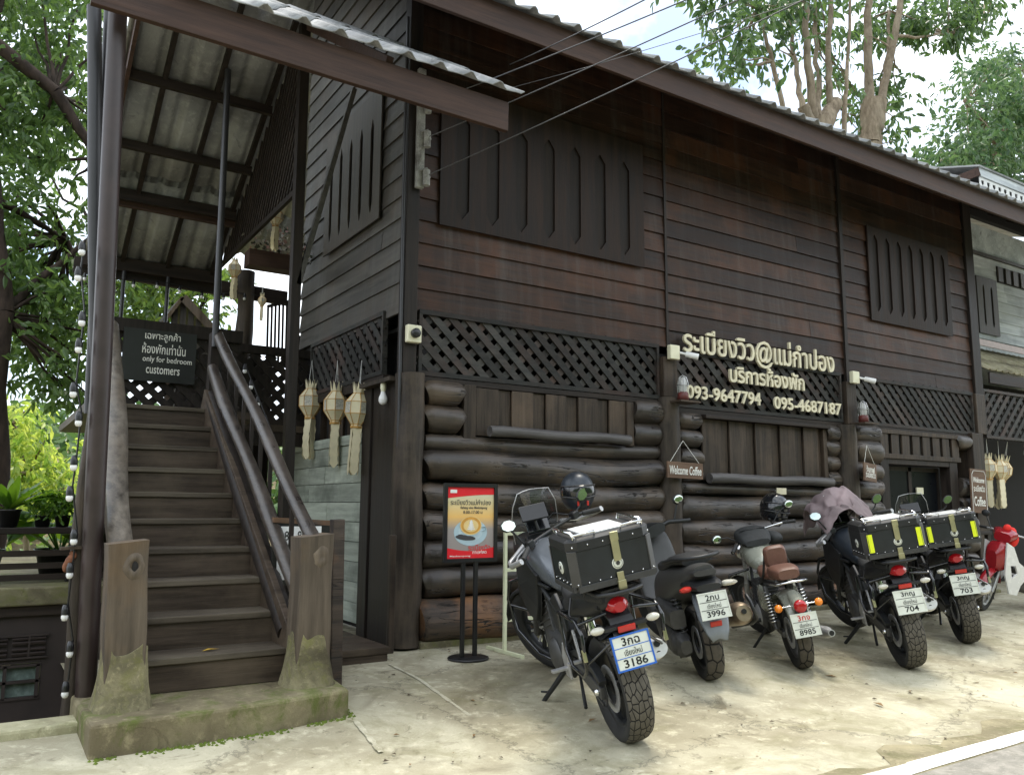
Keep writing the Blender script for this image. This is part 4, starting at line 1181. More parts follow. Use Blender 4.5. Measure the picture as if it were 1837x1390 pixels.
def caged(x, y, z, label):
    o = thing('bulkhead_lamp', label, 'lamp', (x, y, z), (0, 0, 0), 'caged lamps on the posts')
    mb = MB(); mb.bx(-.16, .16, -.13, .1, -.02, 0); mb.build('shelf', M_['board'], o)
    mb = MB(); mb.lathe([(0, 0), (.07, 0), (.062, .1), (.05, .11), (0, .11)], 16); mb.build('base', M_['redpaint'], o)
    mb = MB(); mb.lathe([(.045, .11), (.05, .16), (.047, .24), (.028, .28), (0, .29)], 14); mb.build('globe', M_['dustyglass'], o)
    mb = MB()
    for k in range(6):
        a = k * PI / 3; c, q = math.cos(a), math.sin(a)
        mb.tube([(.06 * c, .06 * q, .1), (.066 * c, .066 * q, .2), (.045 * c, .045 * q, .28), (0, 0, .31)], .004, 5)
    mb.tube([(.066 * math.cos(a), .066 * math.sin(a), .19) for a in [2 * PI * i / 14 for i in range(14)]], .004, 5, closed=True)
    mb.build('cage', M_['metal'], o)
caged(3.41, -.22, 2.52, 'red-based caged lamp on the shelf of the post left of the lettering')
caged(6.84, -.22, 2.47, 'red-based caged lamp on the shelf of the post right of the lettering')
def hangsign(x, z, wd, h, y, rotz, tilt, label, lines, nm='hanging_sign', hang=.25):
    o = thing(nm, label, 'sign', (x, y, z), (0, tilt, rotz))
    mb = MB(); mb.bx(-wd / 2, wd / 2, -.01, .012, -h / 2, h / 2); mb.build('board', M_['signwood'], o, bevel=.004)
    for s_, zc, w_, h_, sh in lines:
        mb = MB(); text_mesh(mb, s_, front(0, -.0105, zc), w=w_, h=h_, thick=.003, bold=.012, shear=sh); mb.build('lettering', M_['chalk'], o)
    if hang:
        mb = MB()
        for a in (-1, 1): mb.tube([(a * wd * .42, .0, h / 2 - .01), (0, .03, h / 2 + hang)], .003, 5)
        mb.build('string', M_['chalk'], o)
    return o
hangsign(3.395, 1.72, .56, .185, -.24, 0, .02, 'brown board lettered Welcome Coffee hung on the log post', [('Welcome Coffee', 0, .5, .1, .1)])
hangsign(6.86, 1.79, .46, .25, -.26, .25, .05, 'brown board with two crowded white Thai lines hung by the door', [('ร้านกาแฟ', .045, .3, .09, .1), ('ระเบียงวิว', -.03, .36, .09, .1)])
o = hangsign(9.72, 1.58, .46, .68, -.2, 0, .03, 'tall brown Welcome and Coffee board with cut corners on the square post', [('Welcome', .17, .32, .085, .2), ('ระเบียงวิว', .04, .32, .1, 0), ('Coffee', -.16, .32, .15, 0)], 'welcome_board', 0)
mb = MB(); pts = [(-.2, -.36), (-.2, .25), (-.15, .31), (.15, .31), (.2, .25), (.2, -.36)]
for a, b in zip(pts[:-1], pts[1:]): mb.beam((a[0], -.012, a[1]), (b[0], -.012, b[1]), .006, .012, (0, -1, 0))
mb.build('border', M_['chalk'], o)
mb = MB(); mb.bx(5.04, 5.22, -.175, -.165, 1.47, 1.55); tag(mb.build('paper_notice', M_['cream'], bevel=.002), 'small cream paper label on the log under the boarded window', 'notice')

# ---- poster stand
PS = thing('poster_stand', 'black poster stand advertising coffee with a red framed picture of a latte', 'poster stand', (.255, -.77, 0), (0, 0, RD(-2)))
mb = MB(); mb.lathe([(0, .0), (.175, 0), (.18, .012), (.17, .022), (0, .026)], 32); mb.build('base', M_['black'], PS)
for x in (-.062, .062):
    mb = MB(); mb.beam((x, 0, .02), (x, 0, .85), .034, .034, (0, 1, 0)); mb.build('leg', M_['black'], PS, bevel=.004)
mb = MB(); 
curve_mesh(mb, [[(-.265, .82), (.265, .82), (.265, 1.50), (-.265, 1.50)], [(-.232, .853), (-.232, 1.467), (.232, 1.467), (.232, .853)]], .03, front(0, -.012, 0)); mb.build('frame', M_['black'], PS, bevel=.003)
PO = MB(); PO.bx(-.24, .24, -.012, -.002, .84, 1.48)
m, t, b = newmat('poster_print')
tc = t.nodes.new('ShaderNodeTexCoord'); sp = t.nodes.new('ShaderNodeSeparateXYZ'); L_(t, tc.outputs['Object'], sp.inputs[0])
rp = t.nodes.new('ShaderNodeValToRGB'); mr = t.nodes.new('ShaderNodeMapRange'); mr.inputs[1].default_value = .85; mr.inputs[2].default_value = 1.45
L_(t, sp.outputs['Z'], mr.inputs[0]); L_(t, mr.outputs[0], rp.inputs[0])
e = rp.color_ramp.elements; e[0].position = 0; e[0].color = (.30, .26, .24, 1); e[1].position = 1; e[1].color = (.58, .6, .5, 1)
q = e.new(.42); q.color = (.35, .31, .29, 1); q = e.new(.6); q.color = (.85, .52, .16, 1); q = e.new(.8); q.color = (.72, .60, .32, 1)
L_(t, rp.outputs[0], b.inputs['Base Color']); b.inputs['Roughness'].default_value = .35
po = PO.build('poster', m, PS)
M_['pred'] = plain('poster_red', (.72, .02, .03), .35, noise=.03)
M_['pwhite'] = plain('poster_white', (.8, .8, .76), .35, noise=.03)
M_['pblue'] = plain('poster_cup_glaze', (.42, .55, .60), .35, noise=.05)
M_['pdark'] = plain('poster_dark', (.06, .06, .065), .35)
M_['pcoffee'] = plain('poster_coffee', (.62, .31, .06), .35, noise=.15, nscale=30)
M_['pcrema'] = plain('poster_crema', (.78, .58, .25), .35, noise=.1)
def flat(poly, lay, mat, nm='print'):
    mb = MB(); mb.add([(p[0], -.0125 - .0012 * lay, p[1]) for p in poly], [tuple(range(len(poly)))]); mb.build(nm, mat, po)
def ellp(cx, cz, rx, rz_, n=28, rot=0): return [(cx + rx * math.cos(2 * PI * i / n) * math.cos(rot) - rz_ * math.sin(2 * PI * i / n) * math.sin(rot), cz + rx * math.cos(2 * PI * i / n) * math.sin(rot) + rz_ * math.sin(2 * PI * i / n) * math.cos(rot)) for i in range(n)]
flat([(-.232, 1.467), (-.232, 1.37)] + [(-.232 + .464 * i / 10, 1.37 + .035 * math.sin(PI / 2 * i / 10)) for i in range(1, 11)] + [(.232, 1.467)], 1, M_['pred'])
flat([(-.232, .853)] + [(.232, .853), (.232, .935)] + [(.232 - .464 * i / 10, .945 - .03 * math.sin(PI * i / 10)) for i in range(11)], 1, M_['pred'])
flat(ellp(-.0, 1.075, .165, .115), 1, M_['pblue']); flat(ellp(.0, 1.082, .12, .08), 2, plain('poster_saucer', (.5, .62, .66), .35))
flat(ellp(-.05, 1.03, .1, .022, rot=-.1), 3, M_['pdark']); flat(ellp(-.1, 1.04, .035, .02), 3.5, M_['pdark'])
flat([(-.1, 1.13), (.1, 1.13), (.075, 1.06), (.03, 1.045), (-.03, 1.045), (-.075, 1.06)], 4, M_['pblue'])
flat(ellp(0, 1.135, .107, .082), 5, M_['pcrema']); flat(ellp(0, 1.137, .098, .073), 6, M_['pcoffee']); flat(ellp(0, 1.132, .074, .055), 7, M_['pcrema'])
for k in range(4): flat(ellp(0, 1.105 + k * .018, .04 - k * .008, .008), 8, M_['pwhite'])
flat([(-.004, 1.09), (.004, 1.09), (.016, 1.165), (0, 1.185), (-.016, 1.165)], 9, M_['pwhite'])
mb = MB(); mb.tube([(.1, -.017, 1.12), (.14, -.017, 1.125), (.15, -.017, 1.10), (.11, -.017, 1.085)], .006, 6, flat=.3); mb.build('print', M_['pblue'], po)
def ptxt(s_, z, w_, h_, mat, x=0, sh=0):
    mb = MB(); text_mesh(mb, s_, front(x, -.0145, z), w=w_, h=h_, thick=.001, bold=.006, shear=sh); mb.build('lettering', mat, po)
ptxt('ระเบียงวิวแม่กำปอง', 1.338, .40, .05, M_['pdark'])
ptxt('Rabiang view Maekampong', 1.287, .27, .03, M_['pdark'], .03, .3); ptxt('8.00-17.00 น', 1.25, .19, .026, M_['pdark'], .02)
ptxt('ระเบียงวิว', .945, .22, .05, M_['pred'], .09); ptxt('กาแฟสด', .905, .14, .03, M_['pwhite'], .09); ptxt('Maekampong', .872, .2, .018, M_['pwhite'], -.1); 
mb = MB(); mb.bx(-.205, -.14, -.0165, -.0145, 1.415, 1.445); mb.build('emblem', M_['pwhite'], po)

# ---- pale green clothes-rack like frame
RK = thing('display_rack', 'pale green square-tube rack standing behind the nearest motorcycle', 'rack', (.67, -.7, 0))
m = plain('pale_green_paint', (.66, .68, .47), .4, noise=.1)
def bar(a, b, nm='bar', s_=.03):
    mb = MB(); mb.beam(a, b, s_, s_, (0, 1, 0)); mb.build(nm, m, RK, bevel=.003)
bar((0, 0, .03), (0, 0, 1.07), 'upright'); bar((.62, .02, .03), (.62, .02, 1.07), 'upright')
for z in (1.055, .73, .29): bar((.015, .0, z), (.605, .02, z), 'crossbar')
for x in (0, .62): bar((x, -.3, .015), (x, .3, .015), 'foot')

# ---- conduit pipe and cable on the corner
mb = MB(); mb.tube([(-.12, -.05, .0), (-.125, -.06, 2.5), (-.13, -.05, 4.3), (-.13, -.05, 6.2)], .016, 8)
tag(mb.build('conduit_pipe', M_['steel']), 'thin conduit pipe running down the corner post and log post', 'pipe')

# ---- power lines and bracket
M_['wire'] = plain('wire_insulation', (.085, .085, .09), .5)
PB = thing('insulator_bracket', 'rusty pale insulator bracket with clamps on the corner post', 'bracket', (.0, -.1, 4.9))
mb = MB(); mb.bx(-.03, .05, -.03, .02, -.5, .75)
mb.build('plate', concrete('galvanised_bracket', (.25, .25, .24), (.4, .4, .38), (.1, .09, .08), None, 8), PB, bevel=.004)
for z in (-.4, .0, .36):
    mb = MB(); mb.tube([(.06, -.06, z - .08), (.06, -.06, z + .08)], [.035, .035], 10); mb.tube([(0, -.03, z + .07), (.06, -.06, z + .1), (.09, -.07, z)], .012, 6); mb.build('insulator', bpy.data.materials['galvanised_bracket'], PB)
def wire(a, b, r, sag, label):
    a = Vector(a); b = Vector(b); mb = MB(); n = 14
    mb.tube([a.lerp(b, i / n) - Vector((0, 0, sag * 4 * (i / n) * (1 - i / n))) for i in range(n + 1)], r, 6)
    tag(mb.build('power_line', M_['wire']), label, 'cable', 'power lines to the corner bracket')
wire((.06, -.17, 4.52), at(1500, -28, -3.5), .0055, .02, 'lowest power line rising from the bottom clamp of the corner bracket')
wire((.06, -.17, 4.92), at(1420, -44, -3.5), .0055, .02, 'power line from the middle clamp of the corner bracket')
wire((.06, -.17, 5.28), at(1330, -42, -3.5), .0055, .02, 'power line from the top clamp of the corner bracket')
wire(at(915, 116, -.6), at(1250, -49, -3.5), .0055, .02, 'uppermost power line emerging from behind the canopy roof')
wire(at(905, 161, -.6), at(1500, -19, -3.5), .003, .03, 'thinnest cable running up beneath the eave')

# ---- string lights
def string_light(pts, bulbs, label):
    o = thing('string_lights', label, 'string lights', pts[0])
    B = Matrix.Translation(-Vector(pts[0])); mb = MB(); mb.M = B; mb.tube(pts, .006, 5); mb.build('cable', M_['black'], o)
    for p in bulbs:
        p = Vector(p)
        mb = MB(); mb.M = B @ Matrix.Translation(p); mb.lathe([(.0, .0), (.014, 0), (.022, -.03), (.022, -.06)], 10); s_ = mb.build('bulb_socket', M_['black'], o)
        mb = MB(); mb.M = B @ Matrix.Translation(p); mb.lathe([(.016, -.055), (.021, -.068), (.021, -.082), (.014, -.096), (0, -.099)], 12); mb.build('bulb', M_['bulb'], s_)
pl_ = [(-2.845 + .02 * math.sin(i * 2.1) - .009 * i, -1.19, .22 + i * .235 + .03 * math.sin(i * 3)) for i in range(13)]
string_light(pl_, [(p[0] - .015, p[1] - .03, p[2]) for p in pl_ if True], 'string of white bulbs climbing the leaning poles left of the stairs')
pl_ = [(-2.5 + i * .28, 4.12, 4.14 - .03 * math.sin(i * 1.5)) for i in range(9)]
string_light(pl_, [(p[0], p[1], p[2]) for p in pl_[::1] if True][:8], 'string of white bulbs hanging under the rear canopy beam')
pl_ = [(-1.3 + .01 * i, -1.1 + i * .3, 1.12 + i * .2) for i in range(9)]
string_light(pl_, pl_, 'string of small white bulbs along the right handrail')
for (x, y, label, rz_) in ((-1.95, -1.2, 'yellow fallen leaf on the lowest stair tread', .3),):
    pass
def fallen(x, y, z, s_, rz_, mat, label, grp='fallen leaves'):
    mb = MB(); mb.add([(-s_, 0, .002), (-.2 * s_, .32 * s_, .012), (s_, .05 * s_, .004), (-.1 * s_, -.3 * s_, .012)], [(0, 3, 2, 1)])
    o = mb.build('fallen_leaf', mat, solid=.001); o.location = (x, y, z); o.rotation_euler = (0, 0, rz_); tag(o, label, 'leaf', grp)
ML1 = plain('dry_leaf', (.22, .13, .05), .7); ML2 = plain('yellow_leaf', (.5, .32, .04), .6)
fallen(-2.02, -1.28, .342, .06, .2, ML2, 'yellow fallen leaf on the lowest stair tread')
fallen(.15, -2.62, gz(-2.62) + .008, .05, .3, ML1, 'brown fallen leaf in front of the nearest motorcycle stand')
fallen(2.35, -3.25, gz(-3.25) + .008, .06, 1.2, ML1, 'dark curled leaf alone in the middle of the open concrete')
fallen(2.75, -2.55, gz(-2.55) + .008, .05, 2.0, ML1, 'brown fallen leaf right of the retro motorcycle tyre')
fallen(-.72, -2.55, gz(-2.55) + .008, .03, .8, ML1, 'small brown leaf on the concrete near the slab corner')

# ================================================================== MOTORCYCLES
def treadmat(name, rep, ca, cb, depth=.8):
    m, t, b = newmat(name)
    uv = t.nodes.new('ShaderNodeUVMap'); mp = t.nodes.new('ShaderNodeMapping'); mp.inputs['Scale'].default_value = (rep[0], rep[1], 1)
    L_(t, uv.outputs[0], mp.inputs[0])
    vo = t.nodes.new('ShaderNodeTexVoronoi'); vo.feature = 'DISTANCE_TO_EDGE'; vo.voronoi_dimensions = '2D'; vo.inputs['Scale'].default_value = 1
    vo.inputs['Randomness'].default_value = .75
    L_(t, mp.outputs[0], vo.inputs['Vector'])
    mr = t.nodes.new('ShaderNodeMapRange'); mr.inputs[1].default_value = .03; mr.inputs[2].default_value = .09
    L_(t, vo.outputs['Distance'], mr.inputs[0])
    tc = t.nodes.new('ShaderNodeTexCoord'); no = t.nodes.new('ShaderNodeTexNoise'); no.inputs['Scale'].default_value = 30
    L_(t, tc.outputs['Object'], no.inputs[0])
    c2 = t.nodes.new('ShaderNodeMixRGB'); c2.inputs[1].default_value = rgba(ca); c2.inputs[2].default_value = rgba(cb); L_(t, no.outputs['Fac'], c2.inputs[0])
    mx = t.nodes.new('ShaderNodeMixRGB'); mx.inputs[1].default_value = (.008, .008, .008, 1)
    L_(t, mr.outputs[0], mx.inputs[0]); L_(t, c2.outputs[0], mx.inputs[2]); L_(t, mx.outputs[0], b.inputs['Base Color'])
    b.inputs['Roughness'].default_value = .8; b.inputs['Specular IOR Level'].default_value = .25
    bp = t.nodes.new('ShaderNodeBump'); bp.inputs['Strength'].default_value = depth; bp.inputs['Distance'].default_value = .008
    L_(t, mr.outputs[0], bp.inputs['Height']); L_(t, bp.outputs[0], b.inputs['Normal'])
    return m
M_['tread'] = treadmat('block_tread', (34, 5), (.06, .055, .045), (.15, .135, .11))
M_['treadroad'] = treadmat('road_tread', (16, 2), (.05, .045, .04), (.12, .105, .085), .5)
M_['rubber'] = plain('tyre_rubber', (.018, .018, .018), .7, noise=.3)
M_['mblack'] = plain('matt_black_plastic', (.014, .015, .016), .45, noise=.25, nscale=8)
M_['gblack'] = plain('gloss_black_paint', (.008, .009, .011), .15, noise=.1, coat=.6)
M_['greytank'] = plain('matt_grey_paint', (.12, .132, .148), .27, metal=.3, noise=.1, nscale=5)
M_['navytank'] = plain('matt_dark_paint', (.022, .028, .036), .33, metal=.2, noise=.1, nscale=5)
M_['alloy'] = plain('cast_alloy', (.45, .45, .45), .4, .55, noise=.2, nscale=25)
M_['darkalloy'] = plain('dark_cast_alloy', (.075, .075, .075), .45, .4, noise=.25, nscale=20)
M_['brushed'] = plain('brushed_aluminium', (.62, .63, .63), .45, .35, noise=.1)
M_['chrome'] = plain('chrome', (.75, .75, .75), .12, 1, noise=.05)
M_['redlens'] = plain('red_lens', (.42, .008, .012), .15, noise=.1, coat=.5)
M_['redrefl'] = plain('red_reflector', (.5, .03, .02), .3, noise=.15)
M_['orangelens'] = plain('orange_lens', (.85, .24, .01), .2, noise=.05, coat=.4)
M_['clearlens'] = plain('pale_lens', (.55, .53, .45), .2, noise=.1, coat=.4)
M_['plate'] = plain('plate_white', (.66, .68, .6), .4, noise=.08)
M_['plateblue'] = plain('plate_blue_frame', (.03, .13, .5), .35)
M_['brass'] = plain('buckle_metal', (.42, .40, .24), .3, .8, noise=.15)
M_['yellowrefl'] = plain('yellow_reflective_tape', (.75, .85, .02), .45, noise=.04)
M_['mirror'] = plain('mirror_glass', (.55, .62, .55), .04, 1, noise=.02)
M_['seatblack'] = plain('black_seat_vinyl', (.018, .019, .02), .5, noise=.2, bump=.1, nscale=60)
M_['seatbrown'] = plain('brown_seat_leather', (.13, .06, .04), .45, noise=.15, bump=.15, nscale=40)
M_['creampaint'] = plain('cream_silver_paint', (.30, .31, .255), .25, noise=.05, metal=.2, coat=.5)
M_['scootergrey'] = plain('dark_grey_body_paint', (.05, .05, .048), .4, noise=.15)
M_['caseblack'] = plain('black_case_panel', (.013, .016, .018), .3, noise=.35, nscale=9)
M_['casegrey'] = plain('dark_grey_case_edge', (.06, .06, .06), .4, .4, noise=.15)
M_['bronze'] = plain('bronze_exhaust', (.32, .25, .18), .35, .8, noise=.2)
def clear(name):
    m, t, b = newmat(name)
    tr = t.nodes.new('ShaderNodeBsdfTransparent'); tr.inputs[0].default_value = (.82, .84, .84, 1)
    gl = t.nodes.new('ShaderNodeBsdfGlossy'); gl.inputs['Roughness'].default_value = .05
    ms = t.nodes.new('ShaderNodeMixShader'); ms.inputs[0].default_value = .07
    L_(t, tr.outputs[0], ms.inputs[1]); L_(t, gl.outputs[0], ms.inputs[2]); L_(t, ms.outputs[0], t.nodes['Material Output'].inputs['Surface'])
    return m
M_['screen'] = clear('windscreen_perspex')

def disc_M(x, y, z): return T(x, y, z, PI / 2)
def mwheel(root, x, r, w_, S, rim='mblack', tread='tread', spokes=5, nm='wheel', rr=.70, wire=False, disc_side=1):
    """wheel with its tyre, rim and brake disc; S turns the front one with the steering"""
    C = S @ T(x, 0, r, PI / 2)
    ty = MB(); ty.M = S @ T(x, 0, r)
    A = T(rx=PI / 2); h = w_ / 2; ri = r * rr
    ty.lathe([(r - .018, -h * .93), (r - .006, -h * .68), (r - .001, -h * .36), (r, 0), (r - .001, h * .36), (r - .006, h * .68), (r - .018, h * .93)], 56, A, 1)
    ty.lathe([(ri, -h * .62), (ri + .02, -h * .82), ((ri + r) / 2, -h * 1.0), (r - .03, -h * 1.0), (r - .018, -h * .93)], 56, A, 0)
    ty.lathe([(r - .018, h * .93), (r - .03, h * 1.0), ((ri + r) / 2, h * 1.0), (ri + .02, h * .82), (ri, h * .62)], 56, A, 0)
    wh = ty.build(nm, [M_['rubber'], M_[tread]], root)
    q = MB(); q.M = S @ T(x, 0, r)
    q.lathe([(ri + .004, -h * .62), (ri - .018, -h * .55), (ri - .024, -h * .3), (ri - .024, h * .3), (ri - .018, h * .55), (ri + .004, h * .62)], 40, A)
    q.lathe([(0, -.05), (.038, -.05), (.045, -.03), (.045, .03), (.038, .05), (0, .05)], 18, A)
    if wire:
        for i in range(28):
            a = 2 * PI * i / 28; sgn = 1 if i % 2 else -1
            q.tube([(.04 * math.cos(a + .5 * sgn), .03 * sgn, .04 * math.sin(a + .5 * sgn)), ((ri - .02) * math.cos(a), 0, (ri - .02) * math.sin(a))], .003, 4)
    else:
        for i in range(spokes):
            for da in (-.13, .13):
                a = 2 * PI * i / spokes + da
                q.beam((.035 * math.cos(a), 0, .035 * math.sin(a)), ((ri - .01) * math.cos(a + da * .6), 0, (ri - .01) * math.sin(a + da * .6)), .03, .02, (0, 1, 0))
    q.build('rim', M_[rim], wh)
    q = MB(); q.M = S @ T(x, 0, r); dy = disc_side * (h * .9 + .012 if w_ < .13 else h * .75)
    q.lathe([(ri * .62, dy - .003), (ri * .40, dy - .003), (ri * .40, dy + .003), (ri * .62, dy + .003), (ri * .62, dy - .003)], 36, A)
    for i in range(6):
        a = PI / 3 * i; q.beam((.04 * math.cos(a), dy * .6, .04 * math.sin(a)), (ri * .42 * math.cos(a), dy, ri * .42 * math.sin(a)), .016, .008, (0, 1, 0))
    q.build('brake_disc', M_['alloy'], wh)
    return wh
def part(root, nm, mat, fn, M=None, bevel=0, sub=0, label=None, solid=0):
    b = MB(); b.M = M; fn(b); return b.build(nm, mat if isinstance(mat, list) else M_[mat], root, bevel=bevel, sub=sub, label=label, solid=solid)
REAR = Matrix(((0, 0, -1, 0), (-1, 0, 0, 0), (0, 1, 0, 0), (0, 0, 0, 1)))      # local xy-plane stood up, facing -x (backwards)
def plate(root, x, y, z, tilt, lines, frame=None, wd=.215, h=.175, red=False, yaw=0):
    P = T(x, y, z) @ Matrix.Rotation(tilt, 4, 'Y') @ Matrix.Rotation(yaw, 4, 'X')
    o = part(root, 'license_plate', 'plate', lambda b: b.box((0, 0, 0), (.006, wd, h)), P, bevel=.002)
    fr = lambda b: (b.box((-.001, 0, h / 2 + .004), (.012, wd + .018, .009)), b.box((-.001, 0, -h / 2 - .004), (.012, wd + .018, .009)), b.box((-.001, wd / 2 + .004, 0), (.012, .009, h - .001)), b.box((-.001, -wd / 2 - .004, 0), (.012, .009, h - .001)))
    part(o, 'frame', frame or 'plate', fr, P)
    part(o, 'rule', frame or 'black', lambda b: (b.box((-.0036, 0, h * .16), (.002, wd, .004)), b.box((-.0036, 0, -h * .16), (.002, wd, .004))), P)
    for (s_, zc, w_, h_, mt) in ((lines[0], h * .33, wd * .5, h * .25, 'redrefl' if red else 'black'), (lines[1], .0, wd * .5, h * .2, 'black'), (lines[2], -h * .33, wd * (.66 if len(lines[2]) > 3 else .5), h * .25, 'black')):
        part(o, 'lettering', mt, lambda b: text_mesh(b, s_, REAR, w=w_, h=h_, thick=.0015, bold=.015 if mt != 'black' or zc else .0), P @ T(-.0036, 0, zc))
    return o

def topcase(root, x, z, yellow):
    """aluminium top case: panels, lid, straps and badges"""
    C = T(x, 0, z)
    W, D, Hh = .5, .39, .225
    def body(b):
        k = .035
        def ring(s_, zz): return [Vector((px * s_, py * s_, zz)) for px, py in ((-D / 2 + k, -W / 2), (D / 2 - k, -W / 2), (D / 2, -W / 2 + k), (D / 2, W / 2 - k), (D / 2 - k, W / 2), (-D / 2 + k, W / 2), (-D / 2, W / 2 - k), (-D / 2, -W / 2 + k))]
        b.loft([ring(.93, 0), ring(.99, .025), ring(1, .08), ring(1, Hh)], sm=False)
        for i in range(8):
            yy = -.23 + .46 * i / 7
            b.ell((-D / 2 - .001, yy, .045), .0055, 6, 4, 1); 
            if i < 5: b.ell((-.13 + .065 * i, W / 2 + .001, .045), .0055, 6, 4, 1)
    o = part(root, 'top_case', [M_['caseblack'], M_['chrome']], body, C, bevel=.004)
    def edges(b):
        k = .035
        for sy in (-1, 1):
            for sx in (-1, 1):
                a = Vector((sx * (D / 2 - k), sy * (W / 2 + .003), .03)); c = Vector((sx * (D / 2 + .003), sy * (W / 2 - k), .03))
                m_ = (a + c) / 2; t_ = (c - a).normalized()
                b.box(m_ + Vector((0, 0, .10)), (.062, .008, .20), Matrix.Rotation(math.atan2(t_.y, t_.x), 3, 'Z'))
        b.box((-D / 2 - .002, 0, .018), (.012, W * .93, .036)); 
        for sy in (-1, 1): b.box((0, sy * (W / 2 - .005), .016), (D * .9, .02, .03))
    part(o, 'corner_guard', 'casegrey', edges, C, bevel=.002)
    def lid(b):
        k = .05
        def ring(s_, zz, e=0): return [Vector((px * s_, py * s_, zz)) for px, py in ((-D / 2 + k, -W / 2 - e), (D / 2 - k, -W / 2 - e), (D / 2 + e, -W / 2 + k), (D / 2 + e, W / 2 - k), (D / 2 - k, W / 2 + e), (-D / 2 + k, W / 2 + e), (-D / 2 - e, W / 2 - k), (-D / 2 - e, -W / 2 + k))]
        b.loft([ring(1.0, Hh + .003, .006), ring(1.0, Hh + .055, .006), ring(.93, Hh + .072)], sm=False)
        for i in range(6): b.ell((-D / 2 - .007, -.23 + .46 * i / 5, Hh + .03), .0055, 6, 4, 1)
    l_ = part(o, 'lid', [M_['mblack'], M_['chrome']], lid, C, bevel=.004)
    part(l_, 'lid_plate', 'brushed', lambda b: b.box((0, 0, Hh + .074), (.28, .27, .012)), C, bevel=.004)
    for sy in (-1, 1): part(l_, 'tie_handle', 'chrome', lambda b: b.tube([(-.16, sy * .2, Hh + .07), (-.16, sy * .21, Hh + .098), (.16, sy * .21, Hh + .098), (.16, sy * .2, Hh + .07)], .009, 8), C)
    part(l_, 'tie_handle', 'chrome', lambda b: (b.tube([(-.175, -.21, Hh + .07), (-.19, -.21, Hh + .092), (-.19, -.08, Hh + .092), (-.175, -.08, Hh + .07)], .007, 8)), C)
    part(l_, 'tie_handle', 'chrome', lambda b: (b.tube([(-.175, .21, Hh + .07), (-.19, .21, Hh + .092), (-.19, .08, Hh + .092), (-.175, .08, Hh + .07)], .007, 8)), C)
    part(o, 'latch', 'brass', lambda b: (b.box((-D / 2 - .013, -.02, Hh - .03), (.012, .045, .13)), b.box((-D / 2 - .018, -.02, Hh + .045), (.012, .05, .05))), C, bevel=.003)
    part(o, 'latch', 'brass', lambda b: (b.box((-D / 2 - .012, -.02, .03), (.012, .04, .075)), b.box((-D / 2 - .014, -.02, -.005), (.02, .048, .05))), C, bevel=.003)
    for args in ((REAR @ T(.02, .115, D / 2 + .002), .034, 'round white maker badge on the rear'), (T(0, W / 2 + .002, .12, -PI / 2), .036, 'round white badge on the side')):
        bd = part(o, 'badge', 'plate', lambda b: b.lathe([(0, .004), (args[1] - .003, .004), (args[1], 0)], 28, args[0]), C)
        part(bd, 'emblem', 'casegrey', lambda b: (b.lathe([(args[1] * .82, .0048), (args[1] * .75, .0048)], 28, args[0]), b.lathe([(0, .005), (args[1] * .4, .005)], 6, args[0])), C)
    if yellow:
        for yy in (.2, -.2): part(o, 'reflective_strip', 'yellowrefl', lambda b: b.box((-D / 2 - .005, yy, .13), (.004, .042, .15)), C)
    return o

